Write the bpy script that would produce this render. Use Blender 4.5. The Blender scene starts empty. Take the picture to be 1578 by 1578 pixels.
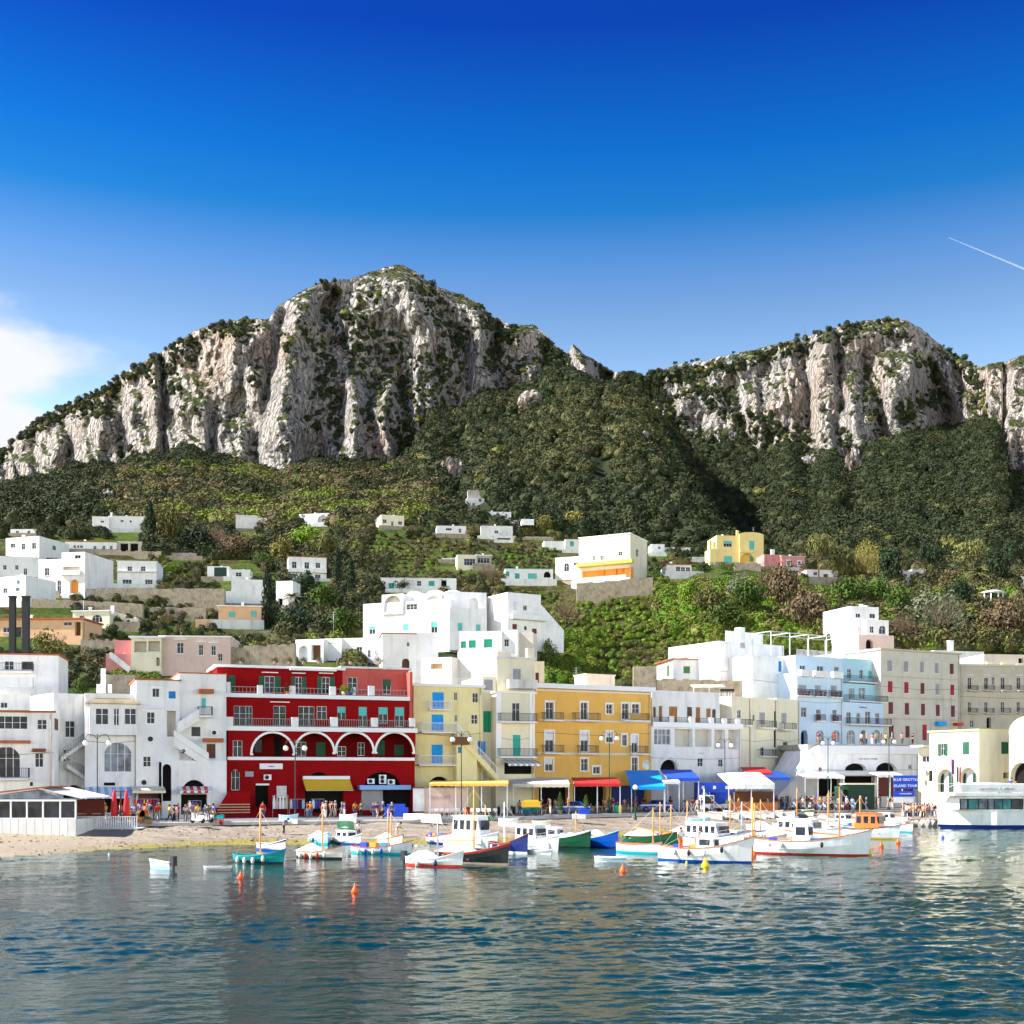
import bpy, bmesh, math, random
import numpy as np
from mathutils import Vector, Matrix, noise as mnoise

R = math.radians
rng = random.Random(7)
nrg = np.random.default_rng(11)
S = bpy.context.scene
C = S.collection

# ------------------------------------------------------------------ camera, sky, sun, exposure
F = 1900.0; CX = 789.0; HY = 1195.0; CAMZ = 6.0      # focal length and horizon in photo pixels, eye height
cam_d = bpy.data.cameras.new('camera')
cam_d.sensor_fit = 'HORIZONTAL'; cam_d.sensor_width = 36.0
cam_d.lens = 36.0 * F / 1578.0
cam_d.shift_y = (HY - 789.0) / 1578.0
cam_d.clip_end = 30000.0; cam_d.clip_start = 0.5
cam = bpy.data.objects.new('camera', cam_d); C.objects.link(cam)
cam.location = (0, 0, CAMZ); cam.rotation_euler = (R(90), 0, 0)
S.camera = cam

SUN_EL = R(43); SUN_BACK = R(-6)                      # sun from the left, a little behind the facades
sdir = Vector((-math.cos(SUN_EL) * math.cos(SUN_BACK), math.cos(SUN_EL) * math.sin(SUN_BACK), math.sin(SUN_EL)))
sun_d = bpy.data.lights.new('sun', 'SUN'); sun_d.energy = 3.3; sun_d.angle = R(0.5); sun_d.color = (1.0, 0.965, 0.91)
sun = bpy.data.objects.new('sun', sun_d); C.objects.link(sun)
sun.rotation_euler = sdir.to_track_quat('Z', 'Y').to_euler()

W = bpy.data.worlds.new('World'); S.world = W; W.use_nodes = True
nt = W.node_tree; nt.nodes.clear()
def wn(t, **k):
    n = nt.nodes.new(t)
    for a, b in k.items(): setattr(n, a, b)
    return n
def wmath(op, a, b=None, c=None, clamp=False):
    n = wn('ShaderNodeMath', operation=op); n.use_clamp = clamp
    for i, v in enumerate((a, b, c)):
        if v is None: continue
        if isinstance(v, (int, float)): n.inputs[i].default_value = v
        else: nt.links.new(v, n.inputs[i])
    return n.outputs[0]
def wmix(f, a, b, mode='MIX'):
    n = wn('ShaderNodeMix', data_type='RGBA', blend_type=mode)
    for i, v in ((0, f), (6, a), (7, b)):
        if isinstance(v, (int, float)): n.inputs[i].default_value = v
        elif isinstance(v, tuple): n.inputs[i].default_value = (*v, 1)
        else: nt.links.new(v, n.inputs[i])
    return n.outputs[2]
sky = wn('ShaderNodeTexSky', sky_type='NISHITA'); sky.sun_disc = False
sky.sun_elevation = SUN_EL
sky.sun_rotation = math.atan2(sdir.x, sdir.y)
sky.air_density = 1.0; sky.dust_density = 0.6; sky.ozone_density = 2.0
tc = wn('ShaderNodeTexCoord')
sep = wn('ShaderNodeSeparateXYZ'); nt.links.new(tc.outputs['Generated'], sep.inputs[0])
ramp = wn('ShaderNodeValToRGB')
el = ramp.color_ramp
stops = [(0.0, (2.9, 2.3, 1.75)), (0.13, (2.0, 1.7, 1.4)), (0.24, (.85, .80, .72)), (0.30, (.50, .53, .53)), (0.348, (.33, .40, .45)), (0.375, (.22, .345, .455)), (0.415, (.035, .245, .42)), (0.45, (.013, .195, .43)), (0.52, (.009, .082, .345)), (1.0, (0.02, 0.09, .33))]  # lowest stops raised well past the visible sky, added fill for shaded house fronts
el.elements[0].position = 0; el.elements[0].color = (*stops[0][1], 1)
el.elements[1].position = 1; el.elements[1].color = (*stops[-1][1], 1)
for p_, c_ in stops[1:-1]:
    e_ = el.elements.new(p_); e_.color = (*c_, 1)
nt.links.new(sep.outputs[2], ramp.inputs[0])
SKYMUL = 1.0
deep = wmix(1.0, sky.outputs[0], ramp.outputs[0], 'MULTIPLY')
# one soft cloud bank low on the left of the view (direction space)
ang = wmath('ARCTAN2', sep.outputs[0], sep.outputs[1])
elv = wmath('ARCSINE', sep.outputs[2])
def bump(v, c, w):      # 1 at c falling to 0 at c+-w
    return wmath('SUBTRACT', 1.0, wmath('ABSOLUTE', wmath('DIVIDE', wmath('SUBTRACT', v, c), w)), clamp=True)
mp = wn('ShaderNodeMapping'); nt.links.new(tc.outputs['Generated'], mp.inputs[0]); mp.inputs['Scale'].default_value = (1, 1, 2.1)
no = wn('ShaderNodeTexNoise'); nt.links.new(mp.outputs[0], no.inputs['Vector'])
no.inputs['Scale'].default_value = 8.5; no.inputs['Detail'].default_value = 7; no.inputs['Roughness'].default_value = 0.5
CLD = []
for (ca, ce, wa, we, amp) in ((-0.45, 0.298, 0.18, 0.054, 1.7), (-0.37, 0.238, 0.12, 0.036, 1.7), (-0.38, 0.205, 0.12, 0.035, 1.3), (-0.60, 0.27, 0.25, 0.11, 2.0)):
    CLD.append(wmath('MULTIPLY', wmath('MULTIPLY', bump(ang, ca, wa), bump(elv, ce, we)), amp))
acc = CLD[0]
for q in CLD[1:]: acc = wmath('ADD', acc, q)
cl = wmath('MULTIPLY', wmath('SUBTRACT', wmath('ADD', acc, wmath('MULTIPLY', wmath('SUBTRACT', no.outputs[0], 0.5), 2.6)), 0.20), 1.5, clamp=True)
cl = wmath('MULTIPLY', cl, wmath('MULTIPLY', acc, 4.0, clamp=True), clamp=True)
n3 = wn('ShaderNodeMapRange', interpolation_type='SMOOTHSTEP'); nt.links.new(cl, n3.inputs[0])
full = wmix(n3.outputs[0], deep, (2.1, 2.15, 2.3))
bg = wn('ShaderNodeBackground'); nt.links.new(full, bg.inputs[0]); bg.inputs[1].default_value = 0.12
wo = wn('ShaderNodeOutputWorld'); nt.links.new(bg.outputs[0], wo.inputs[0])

S.view_settings.view_transform = 'Standard'; S.view_settings.look = 'None'
S.view_settings.gamma = 1.0; S.view_settings.use_curve_mapping = False
S.view_settings.exposure = 1.9
S.cycles.max_bounces = 6; S.cycles.diffuse_bounces = 3; S.cycles.glossy_bounces = 3
S.cycles.transmission_bounces = 3; S.cycles.transparent_max_bounces = 6
S.cycles.caustics_reflective = False; S.cycles.caustics_refractive = False

# ------------------------------------------------------------------ helpers
def P(px, py, Y):
    return Vector(((px - CX) / F * Y, Y, CAMZ + (HY - py) / F * Y))
def X_(px, Y): return (px - CX) / F * Y
def Z_(py, Y): return CAMZ + (HY - py) / F * Y

MATS = {}
def new_mat(name):
    m = bpy.data.materials.new(name); m.use_nodes = True
    t = m.node_tree; b = t.nodes['Principled BSDF']
    return m, t, b
def nd(t, typ, ins=None, **k):
    n = t.nodes.new(typ)
    for a, b in k.items(): setattr(n, a, b)
    if ins:
        for key, v in ins.items():
            if hasattr(v, 'links') or isinstance(v, bpy.types.NodeSocket): t.links.new(v, n.inputs[key])
            else:
                if isinstance(v, tuple) and len(v) == 3 and n.inputs[key].type == 'RGBA': v = (*v, 1)
                n.inputs[key].default_value = v
    return n
def nmix(t, f, a, b, mode='MIX'):
    return nd(t, 'ShaderNodeMix', {0: f, 6: a, 7: b}, data_type='RGBA', blend_type=mode).outputs[2]
def nramp(t, src, stops, interp='LINEAR'):
    r = t.nodes.new('ShaderNodeValToRGB'); r.color_ramp.interpolation = interp
    e = r.color_ramp.elements
    e[0].position = stops[0][0]; e[1].position = stops[-1][0]
    def c4(c): return (c, c, c, 1) if isinstance(c, (int, float)) else (*c, 1)
    e[0].color = c4(stops[0][1]); e[1].color = c4(stops[-1][1])
    for p, c in stops[1:-1]:
        q = e.new(p); q.color = c4(c)
    t.links.new(src, r.inputs[0]); return r.outputs[0]
def noise_n(t, scale, detail=4, rough=0.55, vec=None, stretch=None):
    co = vec
    if co is None: co = nd(t, 'ShaderNodeTexCoord').outputs['Object']
    if stretch: co = nd(t, 'ShaderNodeMapping', {0: co, 3: stretch}).outputs[0]
    return nd(t, 'ShaderNodeTexNoise', {'Vector': co, 'Scale': scale, 'Detail': detail, 'Roughness': rough}).outputs[0]
def bump_n(t, b, h, strength=0.3, dist=0.05):
    q = nd(t, 'ShaderNodeBump', {'Height': h, 'Strength': strength, 'Distance': dist})
    t.links.new(q.outputs[0], b.inputs['Normal'])

def M(name, col, rough=0.6, wear=0.0, metal=0.0, spec=0.4, bump=0.0, scale=1.0, trans=0.0, world=False, streak=0.0):
    """painted / plain material with some unevenness"""
    if name in MATS: return MATS[name]
    m, t, b = new_mat(name); MATS[name] = m
    b.inputs['Roughness'].default_value = rough; b.inputs['Metallic'].default_value = metal
    b.inputs['Specular IOR Level'].default_value = spec if rough < .8 else .12
    m.diffuse_color = (*col, 1)
    if wear or bump:
        co = nd(t, 'ShaderNodeNewGeometry').outputs['Position']
        n1 = noise_n(t, 0.35 * scale, 5, 0.65, co)
        n2 = noise_n(t, 1.3 * scale, 5, 0.6, co, (1, 1, 0.45))
        d = tuple(c * (1 - wear) for c in col); l = tuple(min(1, c * (1 + wear * 0.5)) for c in col)
        c1 = nramp(t, n1, [(0.3, d), (0.5, col), (0.72, l)])
        c2 = nramp(t, n2, [(0.33, 1 - wear * 0.9), (0.5, 1.0), (1, 1.0)])
        cc = nmix(t, 1.0, c1, c2, 'MULTIPLY')
        if streak:
            n3_ = noise_n(t, 0.55, 4, 0.6, co, (1.6, 1.6, 0.16))
            s_ = nramp(t, n3_, [(0.0, 1.0), (0.54, 1.0), (0.72, 1.0 - streak)])
            cc = nmix(t, 1.0, cc, s_, 'MULTIPLY')
        t.links.new(cc, b.inputs['Base Color'])
        if bump: bump_n(t, b, noise_n(t, 6 * scale, 4, 0.6, co), bump, 0.03)
    else:
        b.inputs['Base Color'].default_value = (*col, 1)
    return m

def glass_mat(name, col=(0.03, 0.04, 0.05), rough=0.06):
    if name in MATS: return MATS[name]
    m, t, b = new_mat(name); MATS[name] = m
    co = nd(t, 'ShaderNodeNewGeometry').outputs['Position']
    n1 = noise_n(t, 1.1, 2, 0.5, co)
    c = nramp(t, n1, [(0.35, tuple(x * 0.6 for x in col)), (0.65, tuple(min(1, x * 1.9) for x in col))])
    t.links.new(c, b.inputs['Base Color'])
    b.inputs['Roughness'].default_value = rough; b.inputs['Specular IOR Level'].default_value = 0.12
    return m

def mesh_np(name, verts, faces, smooth=False):
    me = bpy.data.meshes.new(name)
    v = np.asarray(verts, dtype=np.float32); f = np.asarray(faces, dtype=np.int32)
    k = f.shape[1]
    me.vertices.add(len(v)); me.vertices.foreach_set('co', v.ravel())
    me.loops.add(f.size); me.loops.foreach_set('vertex_index', f.ravel())
    me.polygons.add(len(f)); me.polygons.foreach_set('loop_start', np.arange(0, f.size, k, dtype=np.int32))
    me.update(calc_edges=True)
    if smooth: me.polygons.foreach_set('use_smooth', np.ones(len(f), dtype=bool))
    return me

class MB:
    """mesh builder: collects shapes, links them as ONE mesh object"""
    def __init__(s): s.v = []; s.f = []; s.m = []; s.cur = 0; s.sm = []
    def add(s, vs, fs, smooth=False):
        o = len(s.v); s.v.extend([tuple(q) for q in vs])
        for f in fs: s.f.append([o + i for i in f]); s.m.append(s.cur); s.sm.append(smooth)
        return s
    def box(s, x0, x1, y0, y1, z0, z1, M4=None):
        vs = [(x0, y0, z0), (x1, y0, z0), (x1, y1, z0), (x0, y1, z0), (x0, y0, z1), (x1, y0, z1), (x1, y1, z1), (x0, y1, z1)]
        if M4 is not None: vs = [tuple(M4 @ Vector(v)) for v in vs]
        return s.add(vs, [(0, 3, 2, 1), (4, 5, 6, 7), (0, 1, 5, 4), (1, 2, 6, 5), (2, 3, 7, 6), (3, 0, 4, 7)])
    def beam(s, a, b, w, h=None, up=(0, 0, 1)):
        a = Vector(a); b = Vector(b); d = (b - a); L = d.length
        if L < 1e-6: return s
        d.normalize(); u = Vector(up)
        if abs(d.dot(u)) > 0.98: u = Vector((1, 0, 0))
        x = d.cross(u).normalized(); y = x.cross(d).normalized(); h = h or w
        vs = []
        for p in (a, b):
            for sx, sy in ((-1, -1), (1, -1), (1, 1), (-1, 1)):
                vs.append(p + x * sx * w / 2 + y * sy * h / 2)
        return s.add(vs, [(3, 2, 1, 0), (4, 5, 6, 7), (0, 1, 5, 4), (1, 2, 6, 5), (2, 3, 7, 6), (3, 0, 4, 7)])
    def tube(s, pts, rad, n=6, cap=True):
        pts = [Vector(p) for p in pts]
        if isinstance(rad, (int, float)): rad = [rad] * len(pts)
        vs = []; fs = []
        for i, p in enumerate(pts):
            d = (pts[min(i + 1, len(pts) - 1)] - pts[max(i - 1, 0)]).normalized()
            u = Vector((0, 0, 1)) if abs(d.z) < 0.95 else Vector((1, 0, 0))
            x = d.cross(u).normalized(); y = x.cross(d)
            for k in range(n):
                a = 2 * math.pi * k / n
                vs.append(p + (x * math.cos(a) + y * math.sin(a)) * rad[i])
        for i in range(len(pts) - 1):
            for k in range(n):
                k2 = (k + 1) % n
                fs.append((i * n + k, i * n + k2, (i + 1) * n + k2, (i + 1) * n + k))
        if cap:
            fs.append(tuple(range(n))[::-1]); fs.append(tuple((len(pts) - 1) * n + k for k in range(n)))
        return s.add(vs, fs, True)
    def lathe(s, prof, n=12, c=(0, 0, 0)):
        vs = []; fs = []
        for r_, z_ in prof:
            for k in range(n):
                a = 2 * math.pi * k / n
                vs.append((c[0] + r_ * math.cos(a), c[1] + r_ * math.sin(a), c[2] + z_))
        for i in range(len(prof) - 1):
            for k in range(n):
                k2 = (k + 1) % n
                fs.append((i * n + k, i * n + k2, (i + 1) * n + k2, (i + 1) * n + k))
        fs.append(tuple(range(n))[::-1]); fs.append(tuple((len(prof) - 1) * n + k for k in range(n)))
        return s.add(vs, fs, True)
    def prism(s, poly, d, axis='y'):
        """poly: list of 3D points, extruded by vector d"""
        n = len(poly); d = Vector(d); a = [Vector(p) for p in poly]; b = [p + d for p in a]
        fs = [tuple(range(n))[::-1], tuple(n + k for k in range(n))]
        for k in range(n):
            k2 = (k + 1) % n; fs.append((k, k2, n + k2, n + k))
        return s.add(a + b, fs)
    def mesh(s, name, mats):
        me = bpy.data.meshes.new(name); me.from_pydata(s.v, [], s.f)
        if not isinstance(mats, (list, tuple)): mats = [mats]
        for q in mats: me.materials.append(q)
        me.polygons.foreach_set('material_index', s.m)
        me.polygons.foreach_set('use_smooth', s.sm)
        return me
    def obj(s, name, mats, parent=None, mat=None, recalc=True):
        me = s.mesh(name, mats)
        if recalc and len(s.f):
            bm = bmesh.new(); bm.from_mesh(me); bmesh.ops.recalc_face_normals(bm, faces=bm.faces); bm.to_mesh(me); bm.free()
        return link(name, me, parent, mat)
def link(name, data, parent=None, mat=None):
    o = bpy.data.objects.new(name, data); C.objects.link(o)
    if parent is not None: o.parent = parent
    if mat is not None: o.matrix_local = mat if isinstance(mat, Matrix) else Matrix.Translation(mat)
    return o
def tag(o, label=None, cat=None, group=None, kind=None):
    if label: o['label'] = label
    if cat: o['category'] = cat
    if group: o['group'] = group
    if kind: o['kind'] = kind
    return o
def thing(name, label, cat, loc=(0, 0, 0), rz=0, group=None):
    o = bpy.data.objects.new(name, None); C.objects.link(o)
    o.empty_display_size = 0.3
    o.location = loc; o.rotation_euler = (0, 0, rz)
    return tag(o, label, cat, group)
def copy_tree(o, parent=None, ch=None):
    c = o.copy(); C.objects.link(c); c.parent = parent
    for k in CH.get(o.name) or list(o.children): copy_tree(k, c)
    return c
CH = {}

def vnoise(x, y, z, seed=0):
    x = np.asarray(x, dtype=np.float64); y = np.broadcast_to(np.asarray(y, dtype=np.float64), x.shape); z = np.broadcast_to(np.asarray(z, dtype=np.float64), x.shape)
    xi = np.floor(x).astype(np.int64); yi = np.floor(y).astype(np.int64); zi = np.floor(z).astype(np.int64)
    fx = x - xi; fy = y - yi; fz = z - zi
    ux = fx * fx * fx * (fx * (fx * 6 - 15) + 10); uy = fy * fy * fy * (fy * (fy * 6 - 15) + 10); uz = fz * fz * fz * (fz * (fz * 6 - 15) + 10)
    def h(a, b, c):
        n = (a * 374761393 + b * 668265263 + c * 1274126177 + seed * 974711) & 0xffffffff
        n = ((n ^ (n >> 13)) * 1274126177) & 0xffffffff
        n = ((n ^ (n >> 16)) * 2246822519) & 0xffffffff
        return ((n ^ (n >> 15)) & 0xffff) / 32767.5 - 1.0
    def L(a, b, t): return a + (b - a) * t
    x0 = L(h(xi, yi, zi), h(xi + 1, yi, zi), ux); x1 = L(h(xi, yi + 1, zi), h(xi + 1, yi + 1, zi), ux)
    x2 = L(h(xi, yi, zi + 1), h(xi + 1, yi, zi + 1), ux); x3 = L(h(xi, yi + 1, zi + 1), h(xi + 1, yi + 1, zi + 1), ux)
    return L(L(x0, x1, uy), L(x2, x3, uy), uz)
def fbm(x, y, z, oct=4, seed=0, gain=0.5):
    a = 1.0; s = 0; t = 0
    for k in range(oct):
        s = s + a * vnoise(np.asarray(x) * 2 ** k, np.asarray(y) * 2 ** k, np.asarray(z) * 2 ** k, seed + k * 7); t += a; a *= gain
    return s / t
def sstep(a, b, x):
    t = np.clip((x - a) / (b - a), 0, 1); return t * t * (3 - 2 * t)
# ------------------------------------------------------------------ the hillside and the limestone massif
RIDGE = [(-700, 860), (-300, 800), (-60, 728), (0, 698), (20, 680), (45, 655), (70, 640), (100, 626), (150, 603), (180, 583), (210, 563), (250, 541), (300, 509), (340, 496), (375, 492), (400, 491), (414, 490), (430, 470),
         (470, 446), (500, 433), (530, 431), (560, 423), (590, 414), (607, 409), (622, 409), (640, 417), (660, 434), (680, 444), (715, 455), (740, 468), (760, 488), (790, 501), (822, 500), (845, 520), (862, 541),
         (876, 546), (880, 533), (884, 530), (895, 541), (915, 554), (928, 569), (950, 573), (985, 579), (1010, 574), (1040, 563), (1085, 555), (1130, 545), (1180, 535), (1240, 520), (1290, 503), (1330, 494), (1370, 491), (1398, 495),
         (1418, 505), (1440, 524), (1462, 542), (1485, 552), (1510, 565), (1530, 559), (1550, 557), (1578, 547), (1640, 540), (1800, 560), (2300, 640)]
BASE = [(-700, 860), (-300, 810), (-60, 775), (0, 762), (66, 746), (109, 733), (142, 724), (178, 730), (204, 718), (264, 712), (283, 698), (330, 714), (372, 726), (425, 740), (433, 740), (482, 724), (525, 719), (585, 724), (614, 718),
        (634, 700), (650, 668), (664, 645), (706, 640), (749, 612), (789, 612), (815, 600), (845, 582), (878, 584), (917, 612), (932, 616), (965, 615), (1005, 640), (1038, 672), (1064, 688), (1123, 686), (1150, 700), (1179, 712),
        (1216, 695), (1245, 727), (1278, 705), (1308, 733), (1331, 725), (1340, 695), (1358, 692), (1395, 676), (1472, 668), (1504, 655), (1530, 655), (1545, 690), (1545, 735), (1578, 750), (1640, 760), (1800, 760), (2300, 800)]
def curve(tab):
    a = np.array(tab, dtype=float)
    return lambda x: np.interp(x, a[:, 0], a[:, 1])
ridge_py = curve(RIDGE); base_py_raw = curve(BASE)
def base_py(x): return np.maximum(base_py_raw(x), ridge_py(x) + 4)
BY = curve([(-700, 1150), (-300, 1020), (0, 900), (200, 830), (400, 770), (520, 790), (640, 830), (700, 870), (800, 905), (870, 925), (885, 890), (915, 895), (930, 950), (1000, 940), (1150, 890), (1300, 850), (1400, 870), (1470, 930), (1490, 900), (1578, 800), (1800, 800), (2300, 900)])
# lower control curves: [(Y at px...), (py at px...)] the ground behind the front row
KT = [
    ([(-700, 140), (640, 146), (830, 168), (1100, 182), (2300, 186)], [(-700, 1253), (640, 1250), (830, 1243), (1100, 1240), (2300, 1240)]),
    ([(-700, 150), (640, 156), (830, 176), (1100, 190), (2300, 194)], [(-700, 1075), (340, 1082), (640, 1085), (800, 1150), (1000, 1125), (1100, 1152), (2300, 1152)]),
    ([(-700, 163), (640, 168), (830, 188), (1100, 212), (1300, 222), (2300, 224)], [(-700, 1040), (340, 1045), (640, 1060), (830, 1085), (1010, 1092), (1100, 1150), (2300, 1150)]),
    ([(-700, 186), (640, 190), (830, 200), (1100, 220), (1300, 229), (2300, 231)], [(-700, 985), (0, 1000), (340, 1012), (560, 1005), (830, 1055), (900, 1060), (1010, 1052), (1100, 1015), (1250, 995), (1578, 990), (2300, 990)]),
    ([(-700, 250), (2300, 250)], [(-700, 900), (0, 930), (330, 945), (560, 965), (840, 975), (1000, 960), (1100, 940), (1300, 950), (1578, 945), (2300, 920)]),
    ([(-700, 318), (2300, 318)], [(-700, 850), (0, 880), (330, 890), (600, 895), (840, 905), (950, 893), (1000, 890), (1150, 880), (1300, 892), (1578, 888), (2300, 870)]),
    ([(-700, 430), (2300, 430)], [(-700, 820), (0, 812), (330, 815), (600, 812), (840, 822), (1000, 845), (1150, 850), (1300, 850), (1578, 850), (2300, 840)])]
K = [(curve(a_), curve(b_)) for a_, b_ in KT]
pxs = np.concatenate([np.linspace(-700, -30, 28), np.arange(-24, 1603, 2.4), np.linspace(1612, 2300, 28)])
NX = len(pxs)
def town_z(px, Y):
    Ys = [k[0](px) for k in K]; zs = [Z_(k[1](px), k[0](px)) for k in K]
    out = np.where(Y < Ys[0], 1.0, zs[-1])
    for i in range(len(Ys) - 1):
        t = np.clip((Y - Ys[i]) / (Ys[i + 1] - Ys[i]), 0, 1)
        out = np.where((Y >= Ys[i]) & (Y <= Ys[i + 1]), zs[i] * (1 - t) + zs[i + 1] * t, out)
    return out
def terr_z(px, Y):
    px = np.asarray(px, dtype=float); Y = np.broadcast_to(np.asarray(Y, dtype=float), px.shape)
    z = town_z(px, Y)
    x = (px - CX) / F * Y
    Ys = K[2][0](px)
    z = z + 1.2 * fbm(x / 30, Y / 30, 0, 3, 5) * sstep(0, 30, Y - Ys)
    amp = sstep(0, 25, Y - K[3][0](px)) * (1 - sstep(415, 445, Y))
    amp = amp * (0.35 + 0.65 * sstep(-0.35, 0.1, fbm(x / 60, Y / 60, 3, 2, 9)))
    step = 2.4
    wob = z / step + 0.35 * fbm(x / 40, Y / 40, 7, 2, 3)
    fl = np.floor(wob); fr = wob - fl
    zt = z + (fl + sstep(0.72, 0.97, fr) - wob) * step
    return z * (1 - amp) + zt * amp
def ground_at(px, Y): return float(terr_z(np.array([px], dtype=float), Y)[0])
_YY = np.arange(150, 430, 0.5)
_YC = {}
def Yon(px, py, lo=150):
    """distance at which the hillside is seen at this place of the photo"""
    kx = round(px / 3)
    if kx not in _YC:
        z = terr_z(np.full(len(_YY), kx * 3.0), _YY); _YC[kx] = HY - (z - CAMZ) / _YY * F
    p = _YC[kx]
    ok = np.where((_YY >= lo) & (p <= py))[0]
    if len(ok): return float(_YY[ok[0]])
    tq = np.linspace(0, .9, 120); _, yq, zq = forest_point(np.full(120, float(px)), tq); ok = np.where(HY - (zq - CAMZ) / yq * F <= py)[0]
    return float(yq[ok[0]]) if len(ok) else 428.0

# hillside below the cliffs
uu = np.concatenate([np.linspace(0, 0.1, 26), np.linspace(0.1, 1.0, 330)[1:]])
NF = 80
rows = []
Y00 = K[0][0](pxs) - 2
for u_ in uu:
    Yr_ = Y00 + (430 - Y00) * u_
    z = terr_z(pxs, Yr_); rows.append(np.stack([X_(pxs, Yr_), Yr_, z], 1))
k5py = K[-1][1](pxs); bpy_ = base_py(pxs) - 6; BYx = BY(pxs)
def forest_point(px, t):
    """t 0..1 from the top terraces to the foot of the cliffs"""
    a = K[-1][1](px); b = base_py(px) - 6; Yb = BY(px)
    Y = 430 + (Yb - 430) * t
    z0 = Z_(a, 430.0); z1 = Z_(b, Yb)
    tt = t ** 1.12
    z = z0 + (z1 - z0) * tt
    # a broad spur in the middle of the view and side valleys
    x = (px - CX) / F * Y
    fade = np.sin(np.pi * np.clip(t, 0, 1))
    spur = np.exp(-((px - (905 + 130 * (1 - t))) / 95.0) ** 2) * 30 - np.exp(-((px - (1075 + 120 * (1 - t))) / 70.0) ** 2) * 34
    spur += -np.exp(-((px - (690 + 20 * (1 - t))) / 45.0) ** 2) * 10
    z = z + spur * fade + 9 * fbm(x / 90, Y / 90, 0, 3, 21) * fade
    return x, Y, z
for i in range(1, NF + 1):
    x, Y, z = forest_point(pxs, i / NF)
    rows.append(np.stack([x, Y, z], 1))
V = np.concatenate(rows); nr = len(rows)
ii = np.arange(nr - 1)[:, None] * NX + np.arange(NX - 1)[None, :]
Fq = np.stack([ii, ii + 1, ii + NX + 1, ii + NX], -1).reshape(-1, 4)

# --- hillside material: slope decides between turf and dry-stone/soil risers
m, t, b = new_mat('hillside_ground'); MATS['hill'] = m
geo = nd(t, 'ShaderNodeNewGeometry'); pos = geo.outputs['Position']
sz = nd(t, 'ShaderNodeSeparateXYZ', {0: geo.outputs['True Normal']}).outputs[2]
spy = nd(t, 'ShaderNodeSeparateXYZ', {0: pos})
n1 = noise_n(t, 0.08, 5, 0.6, pos); n2 = noise_n(t, 0.9, 5, 0.7, pos); n3_ = noise_n(t, 3.5, 4, 0.7, pos)
turf = nramp(t, n1, [(0.3, (0.022, 0.045, 0.008)), (0.45, (0.042, 0.075, 0.010)), (0.56, (0.075, 0.10, 0.016)), (0.7, (0.075, 0.065, 0.025))])
turf = nmix(t, 1.0, turf, nramp(t, n2, [(0.3, 0.45), (0.55, 1.0), (0.75, 1.35)]), 'MULTIPLY')
vor = nd(t, 'ShaderNodeTexVoronoi', {'Vector': pos, 'Scale': 2.2}, feature='DISTANCE_TO_EDGE').outputs['Distance']
stone = nramp(t, n3_, [(0.3, (0.06, 0.05, 0.035)), (0.5, (0.14, 0.115, 0.085)), (0.7, (0.25, 0.215, 0.17))])
stone = nmix(t, 1.0, stone, nramp(t, vor, [(0.0, 0.35), (0.10, 1.0)]), 'MULTIPLY')
soil = nmix(t, nramp(t, n1, [(0.36, 0.0), (0.5, 1.0)]), stone, nramp(t, n2, [(0.35, (0.03, 0.018, 0.008)), (0.6, (0.05, 0.05, 0.012))]))
sl = nramp(t, nd(t, 'ShaderNodeMath', {0: sz, 1: nd(t, 'ShaderNodeMath', {0: n2, 1: 0.25}, operation='MULTIPLY').outputs[0]}, operation='ADD').outputs[0], [(0.66, 0.0), (0.84, 1.0)])
lowm = nmix(t, sl, soil, turf)
# under the forest: dark leaf litter
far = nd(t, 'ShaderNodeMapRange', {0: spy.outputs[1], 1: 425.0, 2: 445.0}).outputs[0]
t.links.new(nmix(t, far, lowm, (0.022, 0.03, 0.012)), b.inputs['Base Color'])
b.inputs['Roughness'].default_value = 0.95; b.inputs['Specular IOR Level'].default_value = 0.1
bump_n(t, b, n3_, 0.6, 0.3)
me = mesh_np('hillside', V, Fq, True); me.materials.append(m)
tag(link('hillside', me), 'terraced green hillside rising behind the harbour town to the forest', kind='structure')

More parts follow.
